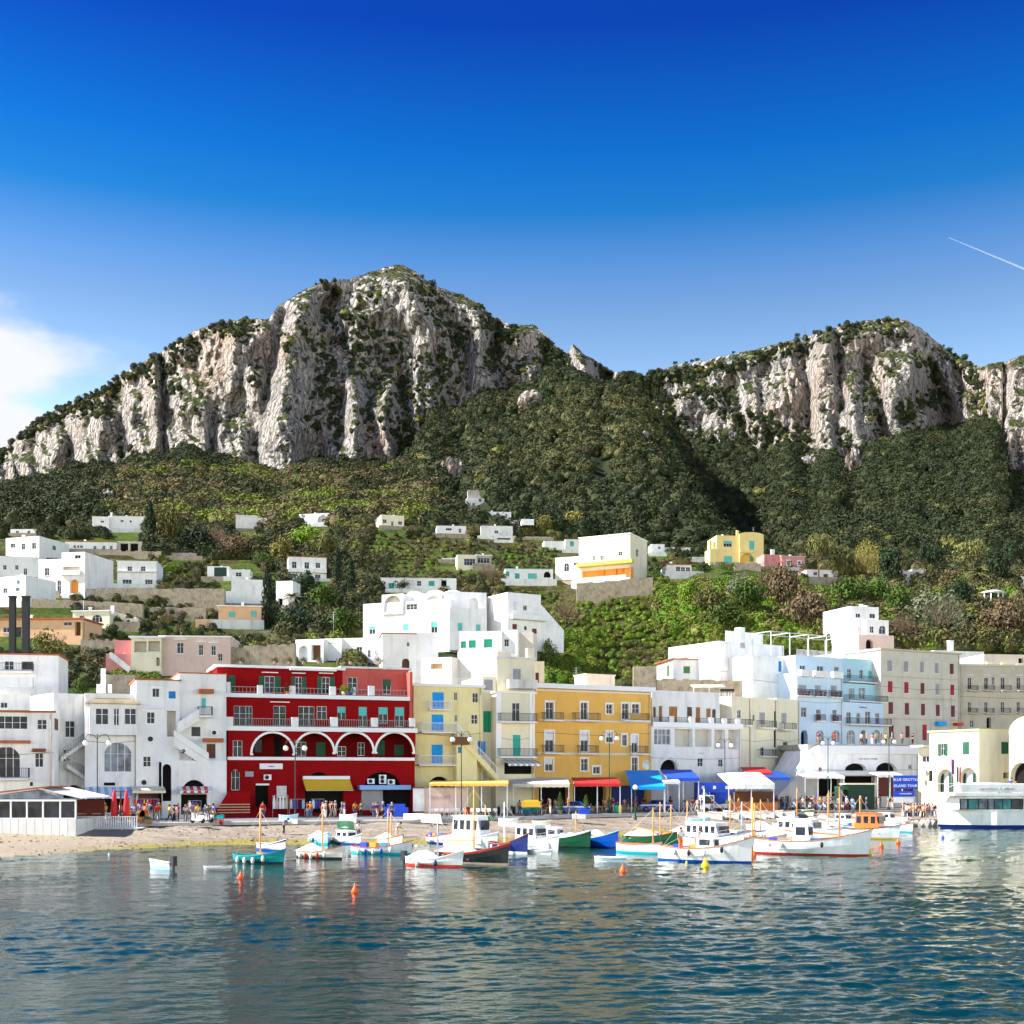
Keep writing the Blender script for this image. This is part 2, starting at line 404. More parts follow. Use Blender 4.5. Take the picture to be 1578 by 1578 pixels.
# --- the cliffs
GUL = [  # (polyline in photo px, half width px, metres inwards; negative = buttress)
    ([(505, 475), (520, 510), (500, 570), (478, 640), (484, 700)], 18, 24),
    ([(520, 470), (580, 540), (640, 600), (700, 625)], 36, 15),
    ([(440, 470), (420, 560), (398, 650), (392, 730)], 11, 18),
    ([(455, 500), (440, 600), (432, 735)], 26, -26),
    ([(250, 560), (254, 640), (250, 705)], 8, 15), ([(240, 560), (242, 640), (240, 705)], 8, -12),
    ([(325, 560), (330, 640), (325, 712)], 8, 9),
    ([(608, 410), (640, 480), (648, 520)], 22, -18), ([(655, 440), (690, 500), (690, 540)], 13, 16),
    ([(600, 595), (590, 640), (600, 716)], 11, -18), ([(615, 590), (625, 640), (615, 690)], 8, 16),
    ([(545, 600), (550, 650), (540, 715)], 12, -14), ([(526, 610), (524, 680)], 8, 15),
    ([(735, 470), (745, 540), (770, 610)], 13, -14), ([(765, 500), (760, 560), (790, 600)], 11, 20),
    ([(685, 510), (690, 580)], 10, -12), ([(718, 520), (720, 590)], 7, 12),
    ([(800, 505), (810, 560)], 16, -10), ([(840, 530), (838, 580)], 9, 14),
    ([(893, 540), (905, 600)], 13, -22), ([(935, 575), (945, 610)], 12, 26),
    ([(1289, 505), (1292, 560), (1300, 620)], 9, 22), ([(1272, 510), (1275, 600), (1270, 690)], 16, -10),
    ([(1340, 560), (1352, 620), (1365, 690)], 12, 22), ([(1310, 600), (1330, 720)], 14, -14),
    ([(1430, 560), (1452, 620), (1460, 665)], 12, 24), ([(1462, 545), (1468, 600), (1480, 640)], 10, -14), ([(1400, 575), (1420, 650)], 24, -14),
    ([(1130, 600), (1160, 700)], 14, 14), ([(1212, 570), (1216, 690)], 6, 7), ([(1170, 560), (1172, 640)], 6, 6), ([(1240, 560), (1244, 650)], 6, 7),
    ([(1500, 560), (1512, 640)], 12, 14), ([(1555, 560), (1562, 640), (1550, 700)], 14, -18),
    ([(100, 640), (112, 725)], 9, 10), ([(160, 610), (150, 720)], 8, -9), ([(55, 665), (60, 745)], 7, 8), ([(300, 530), (290, 600)], 10, 8), ([(360, 510), (356, 600)], 12, -9), ([(185, 600), (190, 700)], 8, 9)]
def gully(px, py):
    tot = np.zeros_like(px)
    for pl, w, d in GUL:
        best = np.full_like(px, 1e9)
        for (x0, y0), (x1, y1) in zip(pl[:-1], pl[1:]):
            dx, dy = x1 - x0, y1 - y0
            tt = np.clip(((px - x0) * dx + (py - y0) * dy) / (dx * dx + dy * dy), 0, 1)
            # vertical distance counts less
            q = np.hypot(px - (x0 + dx * tt), (py - (y0 + dy * tt)) * 0.6)
            best = np.minimum(best, q)
        tot += d * np.exp(-(best / w) ** 2)
    return tot
cpx = np.concatenate([np.linspace(-700, -30, 40), np.arange(-24, 1603, 1.9), np.linspace(1612, 2300, 40)])
NC = len(cpx); NRc = 210
tt_ = np.linspace(-0.12, 1, NRc)
CP, T_ = np.meshgrid(cpx, tt_)
rp = ridge_py(CP) + 2.2 * fbm(CP / 11.0, 0, 0, 4, 31) + 0.8 * vnoise(CP / 2.5, 0, 0, 33)
bp = base_py(CP)
PYg = bp + (rp - bp) * T_
Yb = BY(CP); hgt = (bp - rp) / F * Yb
Tc = np.clip(T_, 0, 1)
prof = Tc + 0.18 * np.sin(Tc * 9 + 3 * vnoise(CP / 60, 0, 0, 44)) * Tc * (1 - Tc) * 2
Ybase = Yb + prof * (14 + 0.75 * hgt) + np.where(T_ < 0, T_ * 60, 0)
xs = (CP - CX) / F * 850; zs = (HY - PYg) / F * 850
def ridged(v): return 1 - 2 * np.abs(v)
warp = 12 * fbm(xs / 70, zs / 70, 0, 3, 51)
d = 12 * fbm((xs + warp) / 85, zs / 260, 0, 2, 61)
d += -12 * ridged(fbm((xs + warp * .6) / 32, zs / 85, 0, 3, 63, .6)) 
d += -7.0 * ridged(fbm((xs + warp * .3) / 14, zs / 30, 0.3, 3, 65, .6))
d += 6.5 * fbm(xs / 10, zs / 15, 2, 4, 67, 0.62)
d += -1.5 * ridged(fbm(xs / 5, zs / 8, 0.3, 2, 69)) + 2.2 * fbm(xs / 3.6, zs / 5, 2, 2, 70)
led = zs / 26 + 1.2 * fbm(xs / 60, zs / 60, 5, 2, 71); lf = led - np.floor(led)
d += 5.0 * (sstep(0.0, 0.25, lf) - lf)
edge = sstep(0.0, 0.10, (1 - Tc)) * 0.8 + 0.2
d = d * edge + gully(CP, PYg) * edge
Yg = Ybase + d
pts = np.stack([(CP - CX) / F * Yg, Yg, CAMZ + (HY - PYg) / F * Yg], -1)
back = []
top = pts[-1]
for k_, (dy, dz) in enumerate(((25, -3), (70, -14), (160, -60), (400, -220), (900, -460))):
    q = top.copy(); q[:, 0] *= 1 + dy / 1400; q[:, 1] += dy; q[:, 2] = np.maximum(q[:, 2] + dz, -5); back.append(q)
Vc = np.concatenate([pts.reshape(-1, 3)] + back)
nrc = NRc + len(back)
ii = np.arange(nrc - 1)[:, None] * NC + np.arange(NC - 1)[None, :]
Fc = np.stack([ii, ii + 1, ii + NC + 1, ii + NC], -1).reshape(-1, 4)
m, t, b = new_mat('limestone'); MATS['rock'] = m
geo = nd(t, 'ShaderNodeNewGeometry'); pos = geo.outputs['Position']
na = noise_n(t, 0.016, 5, 0.6, pos, (1, 1, 0.45)); nb = noise_n(t, 0.10, 8, 0.72, pos, (1, 1, 0.5)); ncn = noise_n(t, 0.5, 6, 0.75, pos, (1, 1, 0.8)); nf = noise_n(t, 0.16, 5, 0.66, pos)
rock = nramp(t, nb, [(0.3, (0.25, 0.235, 0.225)), (0.42, (0.48, 0.45, 0.415)), (0.52, (0.69, 0.64, 0.575)), (0.66, (0.79, 0.74, 0.68)), (0.8, (0.62, 0.585, 0.55))])
och = nramp(t, na, [(0.47, 0.0), (0.62, 0.55)])
ochf = nd(t, 'ShaderNodeMath', {0: och, 1: nramp(t, nb, [(0.35, 1.0), (0.6, 0.35)])}, operation='MULTIPLY').outputs[0]
rock = nmix(t, ochf, rock, (0.78, 0.52, 0.35))
rock = nmix(t, 1.0, rock, nramp(t, ncn, [(0.36, 0.16), (0.47, 0.8), (0.6, 1.2)]), 'MULTIPLY')
wv = nd(t, 'ShaderNodeVectorMath', {0: pos, 1: nd(t, 'ShaderNodeVectorMath', {0: nd(t, 'ShaderNodeTexNoise', {'Vector': pos, 'Scale': 0.05, 'Detail': 4.0}).outputs['Color'], 3: 14.0}, operation='SCALE').outputs[0]}, operation='ADD').outputs[0]
vc = nd(t, 'ShaderNodeTexVoronoi', {'Vector': nd(t, 'ShaderNodeMapping', {0: wv, 3: (1, 1, .32)}).outputs[0], 'Scale': 0.16}, feature='DISTANCE_TO_EDGE').outputs['Distance']
rock = nmix(t, 1.0, rock, nramp(t, vc, [(0.0, 0.22), (0.04, 0.75), (0.12, 1.05)]), 'MULTIPLY')
szc = nd(t, 'ShaderNodeSeparateXYZ', {0: geo.outputs['Normal']}).outputs[2]
vg = nd(t, 'ShaderNodeMath', {0: szc, 1: nd(t, 'ShaderNodeMath', {0: nf, 1: 1.5}, operation='MULTIPLY').outputs[0]}, operation='ADD').outputs[0]
vmask = nramp(t, vg, [(1.12, 0.0), (1.24, 1.0)]) if False else nd(t, 'ShaderNodeMapRange', {0: vg, 1: 1.34, 2: 1.46}).outputs[0]
grass = nramp(t, ncn, [(0.35, (0.03, 0.045, 0.015)), (0.6, (0.11, 0.12, 0.04))])
t.links.new(nmix(t, vmask, rock, grass), b.inputs['Base Color'])
b.inputs['Roughness'].default_value = 0.95; b.inputs['Specular IOR Level'].default_value = 0.1
hh = nd(t, 'ShaderNodeMath', {0: nd(t, 'ShaderNodeMath', {0: ncn, 1: nb}, operation='ADD').outputs[0], 1: nd(t, 'ShaderNodeMath', {0: vc, 1: 3.0}, operation='MULTIPLY', use_clamp=True).outputs[0]}, operation='ADD').outputs[0]
bump_n(t, b, hh, 1.0, 6.5)
me = mesh_np('mountain', Vc, Fc, True); me.materials.append(m)
tag(link('mountain', me), 'pale limestone cliffs and ridge above the forested slope', kind='structure')

cliff_pts = pts; cliff_px = CP; cliff_py = PYg
# ------------------------------------------------------------------ vegetation prototypes and scattered masses
def leaf_mat(name, cols, tint_attr=True, trans=0.0):
    m, t, b = new_mat(name); MATS[name] = m
    geo = nd(t, 'ShaderNodeNewGeometry')
    n = noise_n(t, 0.9, 3, 0.6, geo.outputs['Position'])
    if tint_attr:
        a = nd(t, 'ShaderNodeAttribute', attribute_type='INSTANCER', attribute_name='tint').outputs['Fac']
    else:
        a = nd(t, 'ShaderNodeObjectInfo').outputs['Random']
    c = nramp(t, a, cols)
    c = nmix(t, 1.0, c, nramp(t, n, [(0.3, 0.6), (0.5, 1.0), (0.7, 1.5)]), 'MULTIPLY')
    t.links.new(c, b.inputs['Base Color'])
    b.inputs['Roughness'].default_value = 0.8; b.inputs['Specular IOR Level'].default_value = 0.15
    return m
FOR_COLS = [(0.0, (0.018, 0.030, 0.012)), (0.30, (0.036, 0.046, 0.018)), (0.5, (0.064, 0.066, 0.027)), (0.62, (0.085, 0.09, 0.03)),
            (0.72, (0.125, 0.095, 0.05)), (0.82, (0.135, 0.125, 0.04)), (0.92, (0.14, 0.17, 0.025)), (1.0, (0.085, 0.17, 0.012))]
leaf_mat('foliage', FOR_COLS)
def clump_mesh(name, n=150, size=0.26, seed=0, flat=0.75, core=True, mat='foliage'):
    r = random.Random(seed); vs = []; fs = []
    lobes = [(Vector((r.uniform(-.5, .5), r.uniform(-.5, .5), r.uniform(-.15, .55) * flat)), r.uniform(.42, .62)) for _ in range(6)]
    if core:
        bm = bmesh.new(); bmesh.ops.create_icosphere(bm, subdivisions=2, radius=0.74)
        for v in bm.verts:
            k = 1 + 0.28 * mnoise.noise(v.co * 2.3 + Vector((seed, 0, 0)))
            v.co = Vector((v.co.x * k, v.co.y * k, v.co.z * k * flat))
        for f in bm.faces: fs.append([len(vs) + v.index for v in f.verts])
        vs += [v.co.copy() for v in bm.verts]; bm.free()
    for i in range(n):
        c, rad = r.choice(lobes)
        d = Vector((r.gauss(0, 1), r.gauss(0, 1), r.gauss(0.35, 1))).normalized()
        p = c + Vector((d.x, d.y, d.z * flat)) * rad * r.uniform(.85, 1.12)
        nrm = (d + Vector((r.uniform(-.7, .7), r.uniform(-.7, .7), r.uniform(-.4, .8)))).normalized()
        u = nrm.orthogonal().normalized(); w = nrm.cross(u); a = r.uniform(0, 6.28)
        u, w = u * math.cos(a) + w * math.sin(a), w * math.cos(a) - u * math.sin(a)
        s = size * r.uniform(.6, 1.25); o = len(vs)
        vs += [p - u * s, p - w * s * .55 + nrm * s * .2, p + u * s, p + w * s * .55 + nrm * s * .12]
        fs += [[o, o + 1, o + 2], [o, o + 2, o + 3]]
    me = bpy.data.meshes.new(name); me.from_pydata([tuple(v) for v in vs], [], fs)
    me.materials.append(MATS[mat]); return me

def scatter(name, pts, scl, tint, protos, label, kind='stuff', zscale=None, parent=None):
    """one object: geometry-nodes instances of the prototype meshes on the points"""
    n = len(pts); me = bpy.data.meshes.new(name)
    me.vertices.add(n); me.vertices.foreach_set('co', np.asarray(pts, dtype=np.float32).ravel())
    def attr(nm, typ, val, key='value'):
        a = me.attributes.new(nm, typ, 'POINT'); a.data.foreach_set(key, np.asarray(val, dtype=np.int32 if typ == 'INT' else np.float32).ravel())
    zs_ = zscale if zscale is not None else np.ones(n)
    attr('scl', 'FLOAT_VECTOR', np.stack([scl, scl, scl * zs_], 1), 'vector')
    attr('rot', 'FLOAT_VECTOR', np.stack([nrg.uniform(-.15, .15, n), nrg.uniform(-.15, .15, n), nrg.uniform(0, 6.28, n)], 1), 'vector')
    attr('tint', 'FLOAT', tint); attr('which', 'INT', nrg.integers(0, len(protos), n))
    o = link(name, me, parent)
    g = bpy.data.node_groups.new(name + '_scatter', 'GeometryNodeTree')
    g.interface.new_socket('Geometry', in_out='INPUT', socket_type='NodeSocketGeometry')
    g.interface.new_socket('Geometry', in_out='OUTPUT', socket_type='NodeSocketGeometry')
    gi = g.nodes.new('NodeGroupInput'); go = g.nodes.new('NodeGroupOutput'); jn = g.nodes.new('GeometryNodeJoinGeometry')
    mtp = g.nodes.new('GeometryNodeMeshToPoints'); g.links.new(gi.outputs[0], mtp.inputs['Mesh'])
    def na_(nm, typ):
        q = g.nodes.new('GeometryNodeInputNamedAttribute'); q.data_type = typ; q.inputs[0].default_value = nm
        return q.outputs[0]
    sc_ = na_('scl', 'FLOAT_VECTOR'); ro_ = na_('rot', 'FLOAT_VECTOR'); wh = na_('which', 'INT')
    for k, pm in enumerate(protos):
        ip = g.nodes.new('GeometryNodeInstanceOnPoints')
        cmp = g.nodes.new('FunctionNodeCompare'); cmp.data_type = 'INT'; cmp.operation = 'EQUAL'
        g.links.new(wh, cmp.inputs[2]); cmp.inputs[3].default_value = k
        g.links.new(cmp.outputs[0], ip.inputs['Selection'])
        oi = g.nodes.new('GeometryNodeObjectInfo'); oi.inputs['Object'].default_value = proto_obj(pm)
        g.links.new(mtp.outputs[0], ip.inputs['Points']); g.links.new(oi.outputs['Geometry'], ip.inputs['Instance'])
        g.links.new(sc_, ip.inputs['Scale']); g.links.new(ro_, ip.inputs['Rotation'])
        g.links.new(ip.outputs[0], jn.inputs[0])
    g.links.new(jn.outputs[0], go.inputs[0])
    mod = o.modifiers.new('scatter', 'NODES'); mod.node_group = g
    if parent is None: tag(o, label, kind=kind)
    else: tag(o, label, kind=kind)
    return o
PROTO = {}
def proto_obj(me):
    if me.name not in PROTO: PROTO[me.name] = bpy.data.objects.new(me.name, me)   # never linked to the scene
    return PROTO[me.name]

CR = [clump_mesh('crown_clump', 300, 0.15, s, 0.85) for s in range(5)]
# scrub on ledges of the cliffs and along the ridge
VEG = [([(-20, 715), (30, 672), (100, 632), (135, 620), (165, 602), (210, 573), (250, 552), (300, 525), (350, 505), (408, 494)], 11, .95), ([(230, 575), (270, 565), (300, 545)], 13, .9), ([(130, 640), (165, 628)], 10, .8),
       ([(300, 530), (340, 515), (395, 503)], 11, .85), ([(215, 610), (240, 590), (275, 603)], 8, .7), ([(265, 632), (310, 640)], 8, .5), ([(375, 592), (392, 590)], 9, .9), ([(190, 700), (225, 708), (280, 700), (320, 712)], 12, .7),
       ([(505, 450), (530, 500), (560, 560), (600, 600), (640, 640)], 26, .85), ([(560, 520), (620, 560), (680, 590), (700, 620)], 30, .8), ([(470, 500), (500, 560), (510, 620)], 16, .7), ([(440, 520), (450, 545)], 11, .6),
       ([(650, 440), (680, 480), (700, 520), (690, 560)], 18, .8), ([(745, 480), (765, 520), (760, 560)], 14, .9), ([(700, 560), (690, 600), (660, 620)], 16, .85), ([(790, 505), (790, 530)], 9, .6), ([(640, 700), (600, 650), (615, 610)], 16, .85),
       ([(560, 430), (600, 420), (500, 440)], 8, .3), ([(600, 440), (560, 470), (540, 480)], 14, .45), ([(830, 520), (845, 545), (870, 560)], 13, .8), ([(480, 660), (520, 660), (560, 640)], 18, .6), ([(700, 470), (730, 500)], 14, .5), ([(770, 560), (815, 570), (850, 560)], 13, .6),
       ([(935, 570), (960, 590), (1000, 590)], 18, .95), ([(905, 560), (925, 580)], 8, .5), ([(1000, 585), (1060, 578), (1130, 562), (1200, 543), (1250, 527), (1300, 512), (1375, 500)], 11, .95), ([(1000, 610), (1030, 620), (1060, 600)], 14, .75),
       ([(1010, 630), (1060, 660), (1100, 680)], 14, .6), ([(1080, 608), (1120, 622), (1150, 660), (1160, 690)], 20, .95), ([(1180, 650), (1210, 660), (1250, 690)], 17, .75), ([(1170, 680), (1230, 700)], 14, .8), ([(1300, 520), (1350, 510), (1390, 520)], 10, .8),
       ([(1330, 605), (1350, 640), (1355, 660)], 14, .8), ([(1390, 640), (1430, 615), (1450, 620)], 17, .9), ([(1405, 555), (1435, 565), (1440, 590)], 11, .75), ([(1455, 540), (1480, 560), (1510, 600), (1512, 640)], 12, .8), ([(1290, 540), (1295, 580)], 8, .7),
       ([(1270, 700), (1300, 680), (1330, 700)], 16, .8), ([(1380, 560), (1370, 580)], 10, .5), ([(700, 640), (760, 600), (800, 605)], 10, .8), ([(440, 480), (480, 470)], 8, .3)]
gx = cliff_pts.reshape(-1, 3); gpx = cliff_px.reshape(-1); gpy = cliff_py.reshape(-1)
msk = np.zeros(len(gpx))
for pl, w, s in VEG:
    best = np.full(len(gpx), 1e9)
    for (x0, y0), (x1, y1) in zip(pl[:-1], pl[1:]):
        dx, dy = x1 - x0, y1 - y0
        q = np.clip(((gpx - x0) * dx + (gpy - y0) * dy) / (dx * dx + dy * dy), 0, 1)
        best = np.minimum(best, np.hypot(gpx - x0 - dx * q, gpy - y0 - dy * q))
    msk = np.maximum(msk, s * (1 - sstep(w * 0.6, w * 1.35, best)))
nz = fbm(gx[:, 0] / 14, gx[:, 2] / 14, 0, 3, 91)
pr = np.where(msk > 0, msk * sstep(-0.15, 0.12, nz + msk * 0.35), 0) * 0.068
pr += 0.0015 * sstep(0.05, 0.5, fbm(gx[:, 0] / 20, gx[:, 2] / 12, 4, 3, 93))
pr = np.where((gpx < -150) | (gpx > 1750), 0, pr)
sel = nrg.uniform(0, 1, len(gpx)) < pr
bp_ = gx[sel]; nb_ = len(bp_)
strong = msk[sel] > 0.3
sc = np.where(strong, 1.0 + 2.3 * nrg.uniform(0, 1, nb_) ** 1.7, nrg.uniform(0.5, 1.2, nb_))
tint = np.clip(0.03 + 0.4 * nrg.uniform(0, 1, nb_) ** 1.4, 0, 1); tint = np.where(nrg.uniform(0, 1, nb_) < 0.06, 0.85, tint)
scatter('cliff_scrub', bp_ + np.array([0, -0.6, 0.5]), sc, tint, CR, 'dark evergreen scrub growing on the cliff ledges and ridge line')

# ------------------------------------------------------------------ water, beach, road
m, t, b = new_mat('sea_water'); MATS['water'] = m
pos = nd(t, 'ShaderNodeNewGeometry').outputs['Position']
cd = nd(t, 'ShaderNodeSeparateXYZ', {0: pos})
b.inputs['Base Color'].default_value = (0.0045, 0.045, 0.055, 1)
b.inputs['Roughness'].default_value = 0.06; b.inputs['IOR'].default_value = 1.333; b.inputs['Specular IOR Level'].default_value = 0.40
nC = noise_n(t, 3.2, 3, 0.55, pos, (0.75, 1.2, 1))
shal = nd(t, 'ShaderNodeMapRange', {0: cd.outputs[1], 1: 60.0, 2: 100.0}).outputs[0]
t.links.new(nmix(t, shal, (0.0008, 0.023, 0.024), (0.007, 0.047, 0.035)), b.inputs['Base Color'])
q = nd(t, 'ShaderNodeBump', {'Height': nC, 'Strength': 1.0, 'Distance': 0.022})
t.links.new(q.outputs[0], b.inputs['Normal'])
wp = np.concatenate([[-4e5, -9000, -1500], np.arange(-260, 1840, 2.6), [3000, 11000, 4e5]])
wr = np.concatenate([[-1500, -200, 0, 12, 20], CAMZ * F / np.arange(420, 62, -0.9), [215, 260]])
PX_, WY_ = np.meshgrid(wp, wr); wx = (PX_ - CX) / F * np.maximum(WY_, 18)
ca, sa = math.cos(.14), math.sin(.14); u_, v_ = (wx * ca + WY_ * sa), (WY_ * ca - wx * sa)
wk = .35 + .9 * sstep(-.45, .45, fbm(u_ / 22, v_ / 12, 0, 2, 203))
wh = wk * (.040 * vnoise(u_ / 2.6, v_ / 1.25, 0, 204) + .040 * vnoise(u_ / 1.05, v_ / .52, 3, 205) + .026 * vnoise(u_ / .5, v_ / .26, 5, 206) + .009 * vnoise(u_ / .26, v_ / .17, 8, 207))
wh *= np.where((WY_ > 14) & (WY_ < 200) & (abs(PX_) < 2500), 1, 0)
nw_ = len(wp); ii = np.arange(len(wr) - 1)[:, None] * nw_ + np.arange(nw_ - 1)[None, :]
me = mesh_np('water', np.stack([wx, WY_, wh], -1).reshape(-1, 3), np.stack([ii, ii + 1, ii + nw_ + 1, ii + nw_], -1).reshape(-1, 4), True); me.materials.append(m)
tag(link('water', me), 'teal rippled harbour water', kind='structure')

WY = curve([(-700, 84), (0, 90), (130, 97.5), (350, 106.5), (640, 108.5), (860, 116), (1000, 123), (1180, 136), (1260, 143), (1420, 150), (1500, 158), (2300, 158)])   # waterline
RY = curve([(-700, 108), (0, 111), (200, 113.5), (640, 122), (800, 130), (1000, 142), (1180, 152), (1260, 154), (1500, 159), (2300, 159)])                 # front edge of the road
gp = np.concatenate([np.linspace(-700, -40, 20), np.arange(-30, 1700, 5.0), np.linspace(1720, 2300, 12)])
def build_beach():
    rows = []; n = 26
    w = WY(gp); r = np.maximum(RY(gp), w + .6)
    for i in range(-3, n + 1):
        s = i / n; Y = w + (r - w) * s; x = X_(gp, Y)
        z = 1.38 * np.clip(s, -1, 1) ** 1.0 + np.where(s < 0, s * 3, 0) + 0.10 * fbm(x / 1.6, Y / 1.2, 0, 4, 101) * sstep(-0.05, .1, s) + 0.12 * fbm(x / 6, Y / 5, 0, 2, 102) * sstep(0, .2, s)
        rows.append(np.stack([x, Y, z - .02], 1))
    V = np.concatenate(rows); ii = np.arange(n + 3)[:, None] * len(gp) + np.arange(len(gp) - 1)[None, :]
    Fq = np.stack([ii, ii + 1, ii + len(gp) + 1, ii + len(gp)], -1).reshape(-1, 4)
    m, t, b = new_mat('beach_slope')
    pos = nd(t, 'ShaderNodeNewGeometry').outputs['Position']; sp = nd(t, 'ShaderNodeSeparateXYZ', {0: pos})
    n1 = noise_n(t, 0.5, 6, 0.7, pos, (.4, 1.3, 1)); n2 = noise_n(t, 3, 5, 0.7, pos)
    c = nramp(t, n1, [(0.3, (0.12, 0.09, 0.06)), (0.5, (0.26, 0.21, 0.15)), (0.7, (0.36, 0.30, 0.23))])
    c = nmix(t, 1.0, c, nramp(t, n2, [(0.35, 0.6), (0.55, 1.05)]), 'MULTIPLY')
    sand = nramp(t, n2, [(0.3, (0.25, 0.195, 0.125)), (0.7, (0.34, 0.275, 0.19))])
    xs_ = nd(t, 'ShaderNodeMapRange', {0: sp.outputs[0], 1: -30.0, 2: -36.0}).outputs[0]
    c = nmix(t, xs_, c, sand)
    zz = nd(t, 'ShaderNodeMath', {0: sp.outputs[2], 1: nd(t, 'ShaderNodeMath', {0: n1, 1: 0.9}, operation='MULTIPLY').outputs[0]}, operation='ADD').outputs[0]
    alg = nramp(t, nd(t, 'ShaderNodeMapRange', {0: zz, 1: 0.35, 2: 1.1}).outputs[0], [(0.0, 1.0), (0.35, 1.0), (0.6, 0.0)])
    algx = nd(t, 'ShaderNodeMath', {0: alg, 1: nd(t, 'ShaderNodeMapRange', {0: sp.outputs[0], 1: -36.0, 2: -30.0}).outputs[0]}, operation='MULTIPLY').outputs[0]
    c = nmix(t, algx, c, nramp(t, n2, [(0.35, (0.20, 0.10, 0.03)), (0.5, (0.22, 0.18, 0.02)), (0.65, (0.30, 0.30, 0.02))]))
    t.links.new(c, b.inputs['Base Color']); b.inputs['Roughness'].default_value = 0.9; bump_n(t, b, n2, 0.8, 0.12)
    me = mesh_np('beach', V, Fq, True); me.materials.append(m)
    tag(link('beach', me), 'sandy beach and stone slipway with yellow algae along the waterline', kind='structure')
build_beach()
def sheet(name, front, back, z, m, label, thick=None, lo=-700, hi=2300):
    g = gp[(gp >= lo) & (gp <= hi)]; yf = front(g); yb = back(g); n = len(g)
    top = [np.stack([X_(g, yf), yf, np.full(n, z)], 1), np.stack([X_(g, yb), yb, np.full(n, z)], 1)]
    fs = [np.stack([np.arange(n - 1), np.arange(1, n), np.arange(1, n) + n, np.arange(n - 1) + n], 1)]
    if thick:
        top.append(np.stack([X_(g, yf), yf, np.full(n, z - thick)], 1)); fs.append(np.stack([np.arange(n - 1) + 2 * n, np.arange(1, n) + 2 * n, np.arange(1, n), np.arange(n - 1)], 1))
    me = mesh_np(name, np.concatenate(top), np.concatenate(fs)); me.materials.append(m)
    return tag(link(name, me), label, kind='structure')
m, t, b = new_mat('road_stone'); pos = nd(t, 'ShaderNodeNewGeometry').outputs['Position']
n1 = noise_n(t, 0.4, 5, 0.6, pos); vor = nd(t, 'ShaderNodeTexVoronoi', {'Vector': pos, 'Scale': 1.6}, feature='DISTANCE_TO_EDGE').outputs['Distance']
c = nramp(t, n1, [(0.3, (0.16, 0.15, 0.14)), (0.6, (0.27, 0.26, 0.24))]); c = nmix(t, 1.0, c, nramp(t, vor, [(0, .75), (.05, 1.0)]), 'MULTIPLY')
t.links.new(c, b.inputs['Base Color']); b.inputs['Roughness'].default_value = 0.8
bk = curve([(-700, 141), (640, 147), (830, 169), (1100, 183), (2300, 187)])
sheet('quay_road', RY, bk, 1.6, m, 'grey paved harbour road along the house fronts', 0.3)
ed = sheet('quay_edge', lambda g: RY(g) - .45, lambda g: RY(g) + .02, 1.68, M('edge_stone', (.5, .47, .42), .9, .2, bump=.5), 'pale stone edge of the harbour road', 0.34, hi=1255)
# wedge wall under the road edge, dark gaps show beneath the slab
sheet('quay_wall', lambda g: RY(g) + .25, lambda g: RY(g) + .3, 1.3, MATS['white_wall'] if 'white_wall' in MATS else m, 'low wall under the road edge', 1.6)

st = bmesh.new(); bmesh.ops.create_icosphere(st, subdivisions=1, radius=1.0)
for v_ in st.verts: v_.co = Vector((v_.co.x * 1.2, v_.co.y, v_.co.z * .55)) * (1 + .3 * mnoise.noise(v_.co * 2))
STONE = bpy.data.meshes.new('pebble'); st.to_mesh(STONE); st.free(); STONE.materials.append(M('pebble', (.26, .21, .16), .95, .5, scale=3))

n_ = 1500; q1 = nrg.uniform(-30, 1330, n_); sS = nrg.uniform(0, 1, n_) ** 1.3; yS = WY(q1) + (RY(q1) - WY(q1)) * sS
rS = nrg.uniform(.02, .09, n_) * np.where(nrg.uniform(0, 1, n_) < .06, 2.2, 1)
scatter('beach_stones', np.stack([X_(q1, yS), yS, 1.38 * sS + rS * .2], 1), rS, nrg.uniform(0, 1, n_), [STONE], 'loose stones lying on the beach and slip')
